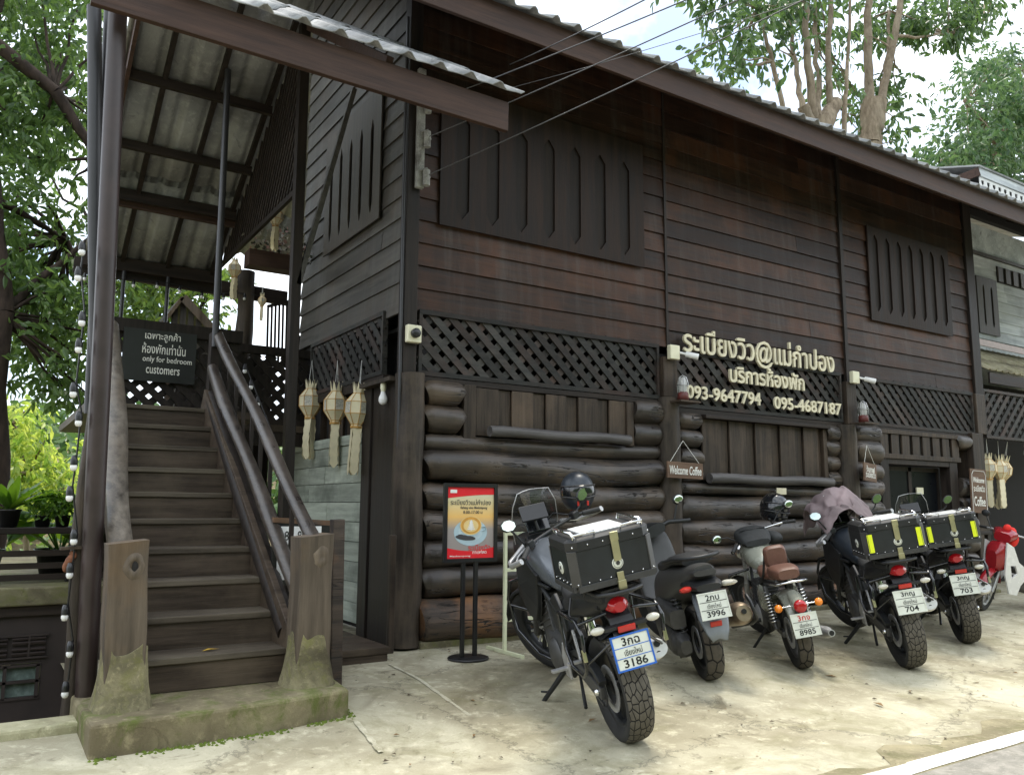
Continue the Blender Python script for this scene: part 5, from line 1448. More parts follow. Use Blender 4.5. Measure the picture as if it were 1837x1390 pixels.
def adventure(name_label, loc, heading, lean, pitch, tank, plines, frame, yellow, steer=28, side='mblack'):
    R0 = thing('motorcycle', name_label, 'motorcycle', loc, (-RD(lean), -RD(pitch), RD(heading)), 'motorcycles parked in front of the house')
    R0.scale = (1.06, 1.06, 1.06)
    WB = 1.5; I = Matrix()
    hd = Vector((1.2, 0, .95)); ax = Vector((-.42, 0, .9)).normalized()
    S = Matrix.Translation(hd) @ Matrix.Rotation(RD(steer), 4, ax) @ Matrix.Translation(-hd)
    mwheel(R0, 0, .318, .165, I, 'mblack', 'tread', 5, disc_side=-1)
    mwheel(R0, WB, .332, .112, S, 'mblack', 'tread', 5)
    # fork and fender
    for sy in (-1, 1):
        part(R0, 'fork_leg', 'darkalloy', lambda b: (b.tube([(WB, sy * .085, .33), (1.36, sy * .09, .62)], .028, 10), b.tube([(1.36, sy * .09, .62), (1.16, sy * .09, 1.05)], .021, 10)), S)
    part(R0, 'brake_caliper', 'alloy', lambda b: b.box((1.40, .075, .42), (.06, .04, .11), (0, RD(-25), 0)), S, bevel=.008)
    part(R0, 'front_fender', 'mblack', lambda b: b.loft([[Vector((WB + (.355) * math.cos(a), yy, .335 + .355 * math.sin(a) - (abs(yy) > .05) * .025)) for yy in (-.07, -.05, 0, .05, .07)] for a in [RD(q) for q in range(15, 150, 12)]], cap=False), S, solid=.006)
    # engine and frame
    def eng(b):
        b.xs([(.48, .42, .12, .08, 4), (.52, .40, .16, .15, 4), (.75, .36, .17, .16, 4), (.98, .38, .14, .14, 4), (1.05, .4, .1, .1, 4)], 20)
        b.box((.93, 0, .58), (.24, .27, .26), (0, RD(20), 0))
        for i in range(5): b.box((.93 + .01 * i, 0, .5 + .04 * i), (.27, .29, .012), (0, RD(20), 0))
    part(R0, 'engine', 'darkalloy', eng, bevel=.01)
    for sy in (-1, 1): part(R0, 'engine_cover', 'darkalloy', lambda b: b.lathe([(0, .035), (.07, .032), (.105, .015), (.115, 0)], 26, T(.68, sy * .165, .37, -sy * PI / 2)))
    def frame_(b):
        for sy in (-1, 1):
            b.tube([(1.15, sy * .05, .98), (.85, sy * .15, .82), (.52, sy * .15, .7), (.44, sy * .13, .45), (.5, sy * .12, .3)], .019, 8)
            b.tube([(1.15, sy * .05, .9), (1.05, sy * .12, .6), (.95, sy * .13, .3), (.5, sy * .12, .27)], .016, 8)
            b.tube([(.52, sy * .13, .7), (.2, sy * .12, .76), (-.15, sy * .09, .84)], .015, 8)
            b.tube([(.45, sy * .13, .5), (.12, sy * .12, .74)], .014, 8)
    part(R0, 'frame', 'mblack', frame_)
    part(R0, 'radiator', 'mblack', lambda b: b.box((1.13, 0, .62), (.04, .3, .32), (0, RD(12), 0)), bevel=.01)
    part(R0, 'swingarm', 'darkalloy', lambda b: [b.beam((.48, sy * .125, .4), (-.05, sy * .125, .318), .035, .075) for sy in (-1, 1)] + [b.box((.33, 0, .4), (.07, .25, .07))], bevel=.006)
    part(R0, 'chain_guard', 'mblack', lambda b: b.prism([(-.08, .40), (.02, .46), (.3, .50), (.42, .46), (.42, .43), (.28, .455), (.03, .42), (-.06, .37)], .05, T(0, .15, 0, PI / 2)), bevel=.004)
    part(R0, 'chain', 'darkalloy', lambda b: (b.beam((0, .115, .40), (.5, .115, .43), .018, .016), b.beam((0, .115, .235), (.5, .115, .345), .018, .016), b.lathe([(.088, -.004), (.088, .004), (.03, .004)], 28, T(0, .118, .318, PI / 2))))
    part(R0, 'rear_hugger', 'mblack', lambda b: b.loft([[Vector((.36 * math.cos(a), yy, .318 + .352 * math.sin(a) - (abs(yy) > .07) * .035)) for yy in (-.1, -.08, 0, .08, .1)] for a in [RD(q) for q in range(20, 110, 10)]], cap=False), solid=.006)
    part(R0, 'shock_absorber', 'chrome', lambda b: b.tube([(.32, 0, .42), (.4, 0, .72)], .04, 10))
    # exhaust
    ex = part(R0, 'exhaust', 'darkalloy', lambda b: (b.tube([(1.08, -.08, .55), (1.16, -.09, .4), (1.05, -.1, .23), (.6, -.1, .2), (.42, -.15, .3)], .022, 10), b.tube([(.42, -.15, .3), (.32, -.175, .37), (.26, -.18, .40), (-.16, -.19, .53), (-.19, -.19, .537)], [.03, .05, .07, .078, .07], 18, flat=.8)))
    part(ex, 'tip', 'brushed', lambda b: (b.tube([(-.17, -.19, .532), (-.225, -.19, .547)], [.078, .062], 18, flat=.8), ))
    for zz_ in (.577, .518): part(ex, 'outlet', 'black', lambda b: b.tube([(-.215, -.19, zz_ - .002), (-.232, -.19, zz_ + .002)], .018, 12))
    # tank, shrouds, seat, tail
    part(R0, 'tank', tank, lambda b: b.xs([(.50, .83, .09, .05, 2.4), (.56, .87, .135, .09, 2.4), (.7, .92, .165, .125, 2.4), (.86, .95, .185, .145, 2.5), (1.02, .95, .185, .15, 2.5), (1.15, .92, .15, .15, 2.5), (1.24, .89, .09, .1, 2.3)], 28), sub=1)
    for sy in (-1, 1):
        def shr(b):
            b.loft([[Vector((x_, sy * y_, z_ + q)) for q in (0, .02)] + [Vector((x2, sy * y2, z2))] for x_, y_, z_, x2, y2, z2 in ((.74, .17, .86, .84, .165, .70),)], cap=False) if False else None
            out = [(.76, .90, .19), (.98, .98, .2), (1.22, .97, .21), (1.42, .92, .15), (1.40, .82, .17), (1.25, .70, .215), (1.1, .56, .2), (.98, .54, .19), (.86, .66, .195)]
            V = [Vector((p[0], sy * p[2], p[1])) for p in out] + [Vector((p[0], sy * (p[2] - .035), p[1])) for p in out]
            c0 = Vector((1.1, sy * .235, .79)); n = len(out); F = []
            V.append(c0); ci = len(V) - 1
            for i in range(n):
                j = (i + 1) % n
                F.append((i, j, ci)); F.append((i, n + i, n + j, j))
            F.append(tuple(range(n, 2 * n)))
            b.add(V, F)
        part(R0, 'shroud', side, shr, bevel=.006)
        part(R0, 'side_panel', 'mblack', lambda b: b.prism([(.5, .82), (.66, .74), (.6, .58), (.42, .52), (.36, .6), (.4, .74)], .03, T(0, sy * .15 + .015, 0, PI / 2)), bevel=.008)
    part(R0, 'seat', 'seatblack', lambda b: b.xs([(-.2, .89, .09, .03, 3), (-.12, .895, .125, .045, 3), (.08, .88, .14, .05, 3), (.18, .85, .15, .05, 3), (.24, .82, .15, .05, 3), (.4, .81, .135, .055, 3), (.54, .84, .1, .055, 3), (.58, .86, .07, .03, 3)], 22), sub=1)
    part(R0, 'tail', 'mblack', lambda b: b.xs([(.5, .72, .13, .07, 3), (.3, .77, .15, .09, 3), (.05, .82, .145, .085, 3), (-.12, .86, .11, .065, 3), (-.22, .88, .07, .04, 3)], 20))
    part(R0, 'tail_light', 'redlens', lambda b: b.xs([(-.16, .85, .07, .05, 2.2), (-.23, .85, .062, .046, 2.0), (-.255, .845, .035, .03, 2)], 18))
    part(R0, 'plate_holder', 'mblack', lambda b: (b.loft([[Vector((x_, y_ * w_, z_ + dz)) for y_, dz in ((-1, 0), (1, 0), (1, .015), (-1, .015))] for x_, z_, w_ in ((-.12, .82, .08), (-.22, .77, .07), (-.295, .68, .08), (-.315, .58, .08))], sm=False), b.box((-.27, 0, .745), (.05, .26, .02))), bevel=.003)
    part(R0, 'rear_reflector', 'redrefl', lambda b: b.box((-.302, 0, .735), (.014, .105, .036), (0, RD(-12), 0)), bevel=.004)
    for sy in (-1, 1):
        part(R0, 'turn_signal', 'clearlens', lambda b: b.ell((-.29, sy * .17, .755), (.026, .042, .022), 14, 8))
    plate(R0, -.335, 0, .615, RD(14), plines, frame)
    # rack and pannier frames
    part(R0, 'rear_rack', 'mblack', lambda b: (b.tube([(.12, -.13, .93), (-.3, -.13, .945), (-.34, -.05, .945), (-.34, .05, .945), (-.3, .13, .945), (.12, .13, .93)], .013, 8), b.box((-.12, 0, .952), (.3, .2, .014)), [b.tube([(-.02, sy * .11, .84), (-.05, sy * .13, .94)], .012, 6) for sy in (-1, 1)]))
    for sy in (-1, 1):
        part(R0, 'pannier_frame', 'gblack', lambda b: (b.tube([(.22, sy * .16, .76), (.2, sy * .24, .78), (-.16, sy * .25, .80), (-.24, sy * .25, .74), (-.2, sy * .245, .52), (-.12, sy * .24, .47), (.1, sy * .235, .47), (.18, sy * .235, .55), (.2, sy * .24, .78)], .0115, 8), b.tube([(-.2, sy * .25, .79), (-.22, sy * .08, .82)], .010, 6), b.tube([(-.2, sy * .245, .55), (-.3, sy * .1, .68)], .008, 6)))
        part(R0, 'pannier_clip', 'brass', lambda b: b.box((-.225, sy * .25, .62), (.022, .022, .07), (0, RD(12), 0)), bevel=.003)
        part(R0, 'crash_bar', 'gblack', lambda b: (b.tube([(1.1, sy * .16, .84), (1.22, sy * .27, .80), (1.3, sy * .29, .66), (1.2, sy * .28, .45), (1.02, sy * .2, .3), (.9, sy * .14, .27)], .013, 8), b.tube([(1.29, sy * .29, .62), (1.1, sy * .17, .58)], .012, 6)))
        part(R0, 'footpeg', 'alloy', lambda b: (b.box((.42, sy * .235, .36), (.04, .11, .018)), b.prism([(.36, .30), (.46, .30), (.49, .42), (.44, .52), (.38, .5)], .012, T(0, sy * .18 + .006, 0, PI / 2))), bevel=.003)
        part(R0, 'pillion_peg', 'alloy', lambda b: (b.box((.18, sy * .2, .46), (.035, .09, .016)), b.beam((.2, sy * .15, .45), (.3, sy * .14, .62), .016, .03)), bevel=.003)
    part(R0, 'kickstand', 'mblack', lambda b: (b.tube([(.62, .12, .3), (.76, .30, .065)], [.02, .015], 8), b.box((.77, .315, .055), (.1, .05, .012), (RD(10), 0, 0)), b.tube([(.72, .25, .13), (.80, .29, .12)], .007, 6)))
    part(R0, 'center_stand', 'mblack', lambda b: b.tube([(.25, .16, .15), (.32, .14, .17), (.45, .1, .28), (.45, -.1, .28), (.32, -.14, .17)], .012, 8))
    # nose
    part(R0, 'headlight_cowl', 'mblack', lambda b: b.xs([(1.2, 1.0, .13, .1, 3), (1.35, 1.0, .17, .11, 3), (1.46, .97, .13, .085, 3), (1.56, .93, .05, .03, 2.5)], 20))
    part(R0, 'headlight', 'clearlens', lambda b: b.xs([(1.44, .965, .11, .05, 3), (1.5, .955, .09, .04, 3)], 16))
    part(R0, 'instrument_panel', 'gblack', lambda b: b.box((1.17, .0, 1.16), (.03, .17, .10), (0, RD(35), 0)), bevel=.008)
    part(R0, 'windscreen', 'screen', lambda b: b.loft([[Vector((x_ + .1 * (abs(q) ** 2) * -1, q * w_, z_)) for q in (-1, -.6, -.2, .2, .6, 1)] for x_, z_, w_ in ((1.40, 1.04, .16), (1.34, 1.18, .18), (1.27, 1.32, .165), (1.235, 1.42, .12))], cap=False))
    part(R0, 'windscreen_edge', 'alloy', lambda b: b.tube([(1.30, -.16, 1.04), (1.24, -.18, 1.18), (1.17, -.165, 1.32), (1.14, -.12, 1.42), (1.2, -.06, 1.424), (1.23, 0, 1.426), (1.2, .06, 1.424), (1.14, .12, 1.42), (1.17, .165, 1.32), (1.24, .18, 1.18), (1.30, .16, 1.04)], .004, 6))
    part(R0, 'phone_mount', 'black', lambda b: (b.tube([(1.1, .02, 1.14), (1.12, .03, 1.22)], .012, 8), b.box((1.12, .03, 1.27), (.02, .2, .12), (0, RD(30), 0))), bevel=.006)
    # handlebar
    part(R0, 'handlebar', 'mblack', lambda b: b.tube([(.90, .40, 1.10), (.98, .26, 1.13), (1.06, .1, 1.11), (1.06, -.1, 1.11), (.98, -.26, 1.13), (.90, -.40, 1.10)], .013, 8), S)
    for sy in (-1, 1):
        part(R0, 'grip', 'rubber', lambda b: b.tube([(.955, sy * .295, 1.122), (.895, sy * .41, 1.098)], .019, 10), S)
        part(R0, 'hand_guard', 'alloy', lambda b: b.tube([(.89, sy * .43, 1.095), (1.02, sy * .43, 1.06), (1.12, sy * .36, 1.05), (1.1, sy * .2, 1.11)], .016, 8, flat=1.3), S)
        part(R0, 'brake_lever' if sy < 0 else 'clutch_lever', 'alloy', lambda b: b.tube([(1.01, sy * .26, 1.12), (1.0, sy * .36, 1.1), (.98, sy * .41, 1.08)], .007, 6), S)
        part(R0, 'switch_box', 'black', lambda b: b.box((.99, sy * .24, 1.135), (.06, .06, .055)), S, bevel=.008)
        mz = 1.33 if sy > 0 else 1.24
        MM = S @ T(.975, sy * .37, mz, RD(14 * sy), RD(16 if sy > 0 else 4), 0) @ T(0, 0, 0, 0, -PI / 2) @ Matrix.Diagonal((.78, 1.2, 1, 1))
        mr_ = part(R0, 'mirror', 'mblack', lambda b: b.tube([(1.0, sy * .27, 1.14), (.99, sy * .33, mz - .07), (.985, sy * .36, mz - .03)], .007, 6), S)
        part(mr_, 'mirror_head', 'mblack', lambda b: b.lathe([(0, .012), (.052, .012), (.058, .004), (.05, -.012), (0, -.018)], 8, T(rz=PI / 8)), MM, bevel=.004)
        part(mr_, 'mirror_glass', 'mirror', lambda b: b.lathe([(0, .0135), (.049, .0132)], 8, T(rz=PI / 8)), MM)
    for k_, (sy, z_) in enumerate(((1, 1.12), (-1, 1.13), (1, 1.09), (-1, 1.08))):
        part(R0, 'cable', 'black', lambda b: b.tube([(1.0, sy * .25, z_), (1.12, sy * (.2 - .03 * k_), z_ + .06), (1.22, sy * .1, z_ - .02), (1.16, sy * .05, .95)], .006, 6), S)
    part(R0, 'luggage_strap', 'black', lambda b: b.tube([(.14, .16, .86), (.1, .2, .78), (.04, .21, .74)], .008, 6, flat=.4))
    for sy in (-1, 1):
        part(R0, 'bolt', 'chrome', lambda b: b.lathe([(0, .01), (.014, .008), (.016, 0)], 10, T(.46, sy * .155, .42, -sy * PI / 2)))
        part(R0, 'axle_nut', 'chrome', lambda b: b.lathe([(0, .02), (.018, .018), (.022, 0)], 6, T(0, sy * .145, .318, -sy * PI / 2)))
        part(R0, 'tank_trim', 'mblack', lambda b: b.tube([(.62, sy * .15, .83), (.85, sy * .185, .845), (1.05, sy * .19, .86), (1.18, sy * .16, .87)], .012, 6))
    topcase(R0, -.10, .985, yellow)
    return R0

def helmet(loc, rot, mat, label, band=None, visor='gblack'):
    o = thing('motorcycle_helmet', label, 'helmet', loc, rot, 'helmets hung on the motorcycles')
    o.scale = (1.1, 1.1, 1.12)
    def sh(b):
        rings = []
        for i in range(15):
            t = i / 14; a = PI * (.02 + .80 * t)
            zz = .135 * math.cos(a); rr = .128 * math.sin(a) ** .85 if math.sin(a) > 0 else 0
            ch = max(0, -zz - .03) * .35
            rings.append([Vector(((rr * 1.15 + ch) * math.cos(q), rr * .98 * math.sin(q), zz * 1.05)) for q in [2 * PI * j / 28 for j in range(28)]])
        b.loft(rings)
    part(o, 'shell', mat, sh, sub=1)
    def vs(b):
        rings = []
        for i in range(7):
            zz = -.035 + .085 * i / 6; rr = math.sqrt(max(.001, 1 - (zz / .15) ** 2)) * .128
            rings.append([Vector(((rr * 1.16 + .004) * math.cos(q), (rr * .99 + .004) * math.sin(q), zz)) for q in [RD(-80 + 160 * j / 20) for j in range(21)]])
        n = 21
        b.add([p for r_ in rings for p in r_], [(i * n + j, i * n + j + 1, (i + 1) * n + j + 1, (i + 1) * n + j) for i in range(6) for j in range(20)], 0, True)
    part(o, 'visor', visor, vs, solid=.003)
    part(o, 'visor_seal', 'casegrey', lambda b: (b.tube([((.148 * math.cos(RD(q)) * 1.0 + .003), .128 * math.sin(RD(q)), .054 - .008 * abs(math.sin(RD(q)))) for q in range(-82, 84, 6)], .004, 6), b.tube([((.152 * math.cos(RD(q)) + .003), .132 * math.sin(RD(q)), -.038 + .01 * abs(math.sin(RD(q)))) for q in range(-82, 84, 6)], .005, 6)))
    part(o, 'chin_vent', 'redrefl' if band else 'black', lambda b: (b.box((.152, .035, -.075), (.02, .012, .035)), b.box((.152, -.035, -.075), (.02, .012, .035))) if band else b.box((.15, 0, -.075), (.02, .06, .02)), bevel=.003)
    part(o, 'chin_strap', 'redpaint' if band else 'black', lambda b: b.tube([(.03, .08, -.1), (.05, .03, -.16), (.05, -.03, -.16), (.03, -.08, -.1)], .01, 6, flat=.5))
    return o

MC1 = adventure('dark grey adventure motorcycle nearest the camera with blue-framed plate 3186 and black top case', (.17, -2.97, gz(-2.97)), 72, 12.5, 4.5, 'greytank', ('3กฉ', 'เชียงใหม่', '3186'), 'plateblue', False)
MC4 = adventure('black adventure motorcycle with plate 704, a pinkish jacket over its bars and yellow-striped case', (3.81, -2.60, gz(-2.6)), 52, 10, 4, 'navytank', ('3กญ', 'เชียงใหม่', '704'), None, True, 24)
MC5 = adventure('black adventure motorcycle with plate 703 and yellow-striped case beside the red and white scooter', (5.45, -2.24, gz(-2.24)), 44, 9, 3, 'greytank', ('3กญ', 'เชียงใหม่', '703'), None, True, 24)

# ---- scooter
def scooter(label, loc, heading, lean, pitch):
    R0 = thing('scooter', label, 'scooter', loc, (-RD(lean), -RD(pitch), RD(heading)), 'motorcycles parked in front of the house')
    I = Matrix(); WB = 1.38
    hd = Vector((1.15, 0, .8)); S = Matrix.Translation(hd) @ Matrix.Rotation(RD(25), 4, Vector((-.42, 0, .9)).normalized()) @ Matrix.Translation(-hd)
    mwheel(R0, 0, .285, .14, I, 'mblack', 'treadroad', 5, disc_side=-1)
    mwheel(R0, WB, .285, .12, S, 'mblack', 'treadroad', 5)
    part(R0, 'rear_body', 'scootergrey', lambda b: b.xs([(.75, .52, .15, .2, 3), (.5, .6, .2, .22, 3), (.2, .68, .2, .18, 2.8), (-.08, .77, .165, .125, 2.6), (-.28, .84, .11, .07, 2.4), (-.36, .87, .07, .035, 2.4)], 24), sub=1)
    part(R0, 'seat', 'seatblack', lambda b: b.xs([(-.2, .925, .11, .035, 3), (-.1, .93, .145, .045, 3), (.12, .9, .155, .05, 3), (.22, .84, .16, .05, 3), (.5, .8, .15, .05, 3), (.66, .79, .1, .04, 3)], 22), sub=1)
    part(R0, 'grab_rail', 'mblack', lambda b: b.tube([(.08, .18, .90), (-.2, .17, .955), (-.33, .09, .965), (-.36, 0, .965), (-.33, -.09, .965), (-.2, -.17, .955), (.08, -.18, .90)], .02, 8, flat=.8))
    part(R0, 'tail_light', 'casegrey', lambda b: b.xs([(-.3, .85, .1, .03, 3), (-.385, .855, .085, .022, 3)], 16))
    part(R0, 'tail_panel', 'mblack', lambda b: b.xs([(-.15, .75, .14, .06, 3), (-.36, .76, .12, .035, 3), (-.42, .755, .09, .025, 3)], 18))
    for sy in (-1, 1): part(R0, 'turn_signal', 'clearlens' if sy < 0 else 'redrefl', lambda b: b.xs([(-.36, .755, .04, .022, 2.4, sy * .15), (-.4, .76, .045, .02, 2.2, sy * .17), (-.43, .765, .02, .01, 2, sy * .19)], 14))
    part(R0, 'rear_fender', plain('grey_fender', (.2, .22, .24), .5, noise=.1) and [bpy.data.materials['grey_fender']], lambda b: b.loft([[Vector((x_, yy * w_, z_ - (abs(yy) > .8) * .02)) for yy in (-1, -.85, 0, .85, 1)] for x_, z_, w_ in ((-.16, .72, .07), (-.30, .66, .105), (-.39, .56, .11), (-.44, .46, .085), (-.455, .40, .06))], cap=False), solid=.006)
    part(R0, 'rear_reflector', 'redrefl', lambda b: b.box((-.435, 0, .50), (.014, .085, .038), (0, RD(-15), 0)), bevel=.004)
    plate(R0, -.465, 0, .635, RD(16), ('2กบ', 'เชียงใหม่', '3996'), None, .2, .17)
    part(R0, 'engine_case', 'darkalloy', lambda b: (b.xs([(.62, .36, .06, .1, 3.5, .15), (.45, .34, .075, .12, 3.5, .16), (.15, .30, .075, .105, 3.5, .165), (-.06, .29, .06, .085, 3.5, .165), (-.12, .29, .04, .05, 3, .165)], 20), b.lathe([(0, .03), (.06, .025), (.085, 0)], 20, T(.02, .22, .295, -PI / 2))), bevel=.006)
    part(R0, 'air_box', 'darkalloy', lambda b: b.xs([(.42, .52, .06, .07, 4, .17), (.2, .50, .075, .085, 4, .175), (-.02, .48, .06, .07, 4, .17)], 18), bevel=.006)
    sh = part(R0, 'shock_absorber', 'mblack', lambda b: (b.tube([(-.02, .14, .32), (.1, .14, .68)], .02, 10)))
    part(sh, 'spring', 'darkalloy', lambda b: b.tube([(-.0 + .1 * (i / 80) - .0, .14 + .035 * math.sin(i * .7), .38 + .26 * i / 80 + .035 * 0) if False else (-.005 + .085 * i / 80 + .034 * math.cos(i * .7), .14 + .034 * math.sin(i * .7), .37 + .26 * i / 80) for i in range(81)], .006, 5))
    ex = part(R0, 'exhaust', 'bronze', lambda b: b.tube([(.5, -.16, .28), (.36, -.22, .32), (.3, -.24, .36), (-.1, -.285, .46), (-.16, -.288, .47), (-.19, -.29, .477)], [.025, .05, .075, .088, .08, .06], 20))
    part(ex, 'outlet', 'black', lambda b: b.tube([(-.185, -.29, .49), (-.2, -.291, .493)], .02, 12))
    part(ex, 'heat_shield', 'mblack', lambda b: b.tube([(.3, -.33, .28), (-.05, -.385, .37), (-.2, -.375, .43), (-.2, -.35, .55), (-.1, -.36, .58)], .014, 8, flat=1.6))
    part(R0, 'leg_shield', 'scootergrey', lambda b: b.xs([(.7, .34, .17, .05, 4), (.95, .33, .18, .05, 4), (1.06, .45, .2, .14, 3.5), (1.16, .7, .2, .2, 3), (1.22, .92, .17, .14, 3), (1.3, 1.0, .1, .06, 3)], 22), sub=1)
    part(R0, 'front_fender', 'scootergrey', lambda b: b.loft([[Vector((WB + .31 * math.cos(a), yy, .29 + .31 * math.sin(a) - (abs(yy) > .05) * .03)) for yy in (-.08, -.055, 0, .055, .08)] for a in [RD(q) for q in range(10, 160, 12)]], cap=False), S, solid=.008)
    for sy in (-1, 1): part(R0, 'fork_leg', 'darkalloy', lambda b: b.tube([(WB, sy * .08, .29), (1.22, sy * .08, .66)], .024, 8), S)
    part(R0, 'handlebar', 'mblack', lambda b: (b.tube([(.96, .36, 1.0), (1.06, .2, 1.05), (1.1, 0, 1.03), (1.06, -.2, 1.05), (.96, -.36, 1.0)], .02, 8), b.xs([(1.02, 1.04, .12, .05, 3), (1.16, 1.05, .1, .05, 3)], 14)), S)
    for sy in (-1, 1):
        mr_ = part(R0, 'mirror', 'mblack', lambda b: (b.tube([(1.03, sy * .24, 1.04), (1.02, sy * .32, 1.17)], .008, 6), b.ell((1.01, sy * .34, 1.21), (.02, .06, .045), 14, 8)), S)
        part(mr_, 'mirror_glass', 'mirror', lambda b: b.ell((.994, sy * .34, 1.21), (.006, .052, .038), 14, 6), S)
    part(R0, 'kickstand', 'mblack', lambda b: (b.tube([(.55, .12, .22), (.62, .25, .045)], .013, 8), b.box((.63, .26, .04), (.07, .04, .01))))
    part(R0, 'center_stand', 'mblack', lambda b: b.tube([(.4, .12, .22), (.25, .14, .13), (.4, -.12, .22)], .012, 8))
    return R0
SCO = scooter('dark grey scooter with plate 3996, grey mudguard and bronze exhaust', (1.72, -2.17, gz(-2.17)), 61, 10, 3)
SCO.scale = (1.07, 1.07, 1.07)

# ---- retro motorcycle
def retro(label, loc, heading, lean, pitch):
    R0 = thing('motorcycle', label, 'motorcycle', loc, (-RD(lean), -RD(pitch), RD(heading)), 'motorcycles parked in front of the house')
    I = Matrix(); WB = 1.42
    hd = Vector((1.12, 0, .9)); S = Matrix.Translation(hd) @ Matrix.Rotation(RD(26), 4, Vector((-.42, 0, .9)).normalized()) @ Matrix.Translation(-hd)
    mwheel(R0, 0, .312, .13, I, 'darkalloy', 'treadroad', wire=True, disc_side=-1)
    mwheel(R0, WB, .33, .1, S, 'darkalloy', 'treadroad', wire=True)
    part(R0, 'rear_fender', 'creampaint', lambda b: b.loft([[Vector((.36 * math.cos(a) , yy, .32 + .365 * math.sin(a) - (1 - math.cos(yy * 13)) * .05)) for yy in (-.095, -.08, -.05, 0, .05, .08, .095)] for a in [RD(q) for q in range(40, 172, 8)]], cap=False), solid=.005)
    part(R0, 'tail_light', 'redlens', lambda b: b.lathe([(0, .055), (.03, .053), (.05, .04), (.054, .02), (.05, 0)], 24, T(-.36, 0, .60, 0, -PI / 2)))
    part(R0, 'tail_housing', 'creampaint', lambda b: b.xs([(-.2, .66, .05, .05, 2.5), (-.32, .61, .058, .058, 2.2), (-.37, .60, .056, .056, 2)], 18))
    for sy in (-1, 1):
        ts = part(R0, 'turn_signal', 'orangelens', lambda b: b.lathe([(0, .03), (.026, .024), (.034, .004), (.03, -.02), (0, -.03)], 20, T(-.33, sy * .17, .60, 0, -PI / 2)))
        part(ts, 'stalk', 'chrome', lambda b: b.tube([(-.31, sy * .05, .60), (-.32, sy * .15, .60)], .006, 6))
    plate(R0, -.425, 0, .455, RD(14), ('3กจ', 'เชียงใหม่', '8985'), None, .2, .175, red=True)
    part(R0, 'plate_bracket', 'mblack', lambda b: b.box((-.39, 0, .5), (.02, .1, .2), (0, RD(14), 0)))
    part(R0, 'seat', 'seatbrown', lambda b: b.xs([(.12, .79, .1, .035, 3), (.18, .80, .135, .05, 3), (.34, .79, .14, .05, 3), (.5, .80, .11, .05, 3), (.58, .82, .07, .03, 3)], 22), sub=1)
    part(R0, 'pillion_seat', 'seatbrown', lambda b: b.xs([(-.22, .845, .085, .04, 3.5), (-.18, .85, .12, .06, 3.5), (.05, .85, .125, .06, 3.5), (.1, .845, .1, .045, 3.5)], 22), sub=1)
    part(R0, 'backrest', 'seatbrown', lambda b: b.xs([(.08, .96, .085, .08, 4), (.11, .965, .105, .1, 4), (.15, .965, .105, .1, 4), (.18, .96, .08, .075, 4)], 22), sub=1)
    part(R0, 'backrest_stay', 'mblack', lambda b: [b.tube([(.3, sy * .14, .72), (.15, sy * .13, .82), (.14, sy * .09, .98)], .011, 6) for sy in (-1, 1)])
    part(R0, 'tank', 'creampaint', lambda b: b.xs([(.52, .83, .08, .05, 2.4), (.6, .86, .13, .09, 2.4), (.75, .9, .155, .12, 2.4), (.92, .92, .16, .13, 2.4), (1.05, .91, .13, .11, 2.4), (1.12, .9, .08, .06, 2.2)], 26), sub=1)
    for sy in (-1, 1):
        part(R0, 'side_cover', 'creampaint', lambda b: b.xs([(.2, .58, .02, .09, 2.2, sy * .13), (.28, .58, .035, .13, 2.4, sy * .14), (.42, .58, .035, .12, 2.4, sy * .14), (.5, .58, .02, .07, 2.2, sy * .13)], 18), sub=1)
        sh = part(R0, 'shock_absorber', 'darkalloy', lambda b: b.tube([(-.0, sy * .15, .36), (.12, sy * .15, .72)], .02, 10))
        part(sh, 'spring', 'chrome', lambda b: b.tube([(.012 + .1 * i / 90 + .034 * math.cos(i * .66), sy * .15 + .034 * math.sin(i * .66), .42 + .25 * i / 90) for i in range(91)], .006, 5))
        part(R0, 'footpeg', 'rubber', lambda b: b.tube([(.55, sy * .16, .34), (.55, sy * .3, .34)], .02, 8))
        part(R0, 'crash_guard', 'gblack', lambda b: b.tube([(1.0, sy * .08, .75), (1.02, sy * .28, .72), (1.02, sy * .31, .62), (.98, sy * .28, .42), (.92, sy * .1, .34)], .013, 8))
        part(R0, 'fork_leg', 'alloy', lambda b: (b.tube([(WB, sy * .085, .33), (1.28, sy * .085, .6)], .027, 10), b.tube([(1.28, sy * .085, .6), (1.1, sy * .085, .98)], .02, 10)), S)
        part(R0, 'grip', 'rubber', lambda b: b.tube([(.86, sy * .30, 1.08), (.8, sy * .41, 1.05)], .018, 8), S)
        mr_ = part(R0, 'mirror', 'mblack', lambda b: (b.tube([(.92, sy * .24, 1.1), (.9, sy * .34, 1.18), (.89, sy * .42, 1.2)], .006, 6), b.ell((.885, sy * .47, 1.21), (.016, .06, .045), 14, 8)), S)
        part(mr_, 'mirror_glass', 'mirror', lambda b: b.ell((.872, sy * .47, 1.21), (.006, .052, .038), 14, 6), S)
    part(R0, 'handlebar', 'chrome', lambda b: b.tube([(.8, .41, 1.05), (.86, .29, 1.08), (1.0, .15, 1.08), (1.04, 0, 1.0), (1.0, -.15, 1.08), (.86, -.29, 1.08), (.8, -.41, 1.05)], .012, 8), S)
    part(R0, 'headlight', 'chrome', lambda b: b.lathe([(0, 0), (.09, .02), (.1, .1), (.09, .13), (0, .14)], 22, S @ T(1.16, 0, .92, 0, PI / 2)))
    part(R0, 'instrument_panel', 'gblack', lambda b: b.lathe([(0, 0), (.05, 0), (.05, .06), (0, .065)], 18, S @ T(1.08, 0, 1.04, 0, RD(-20))))
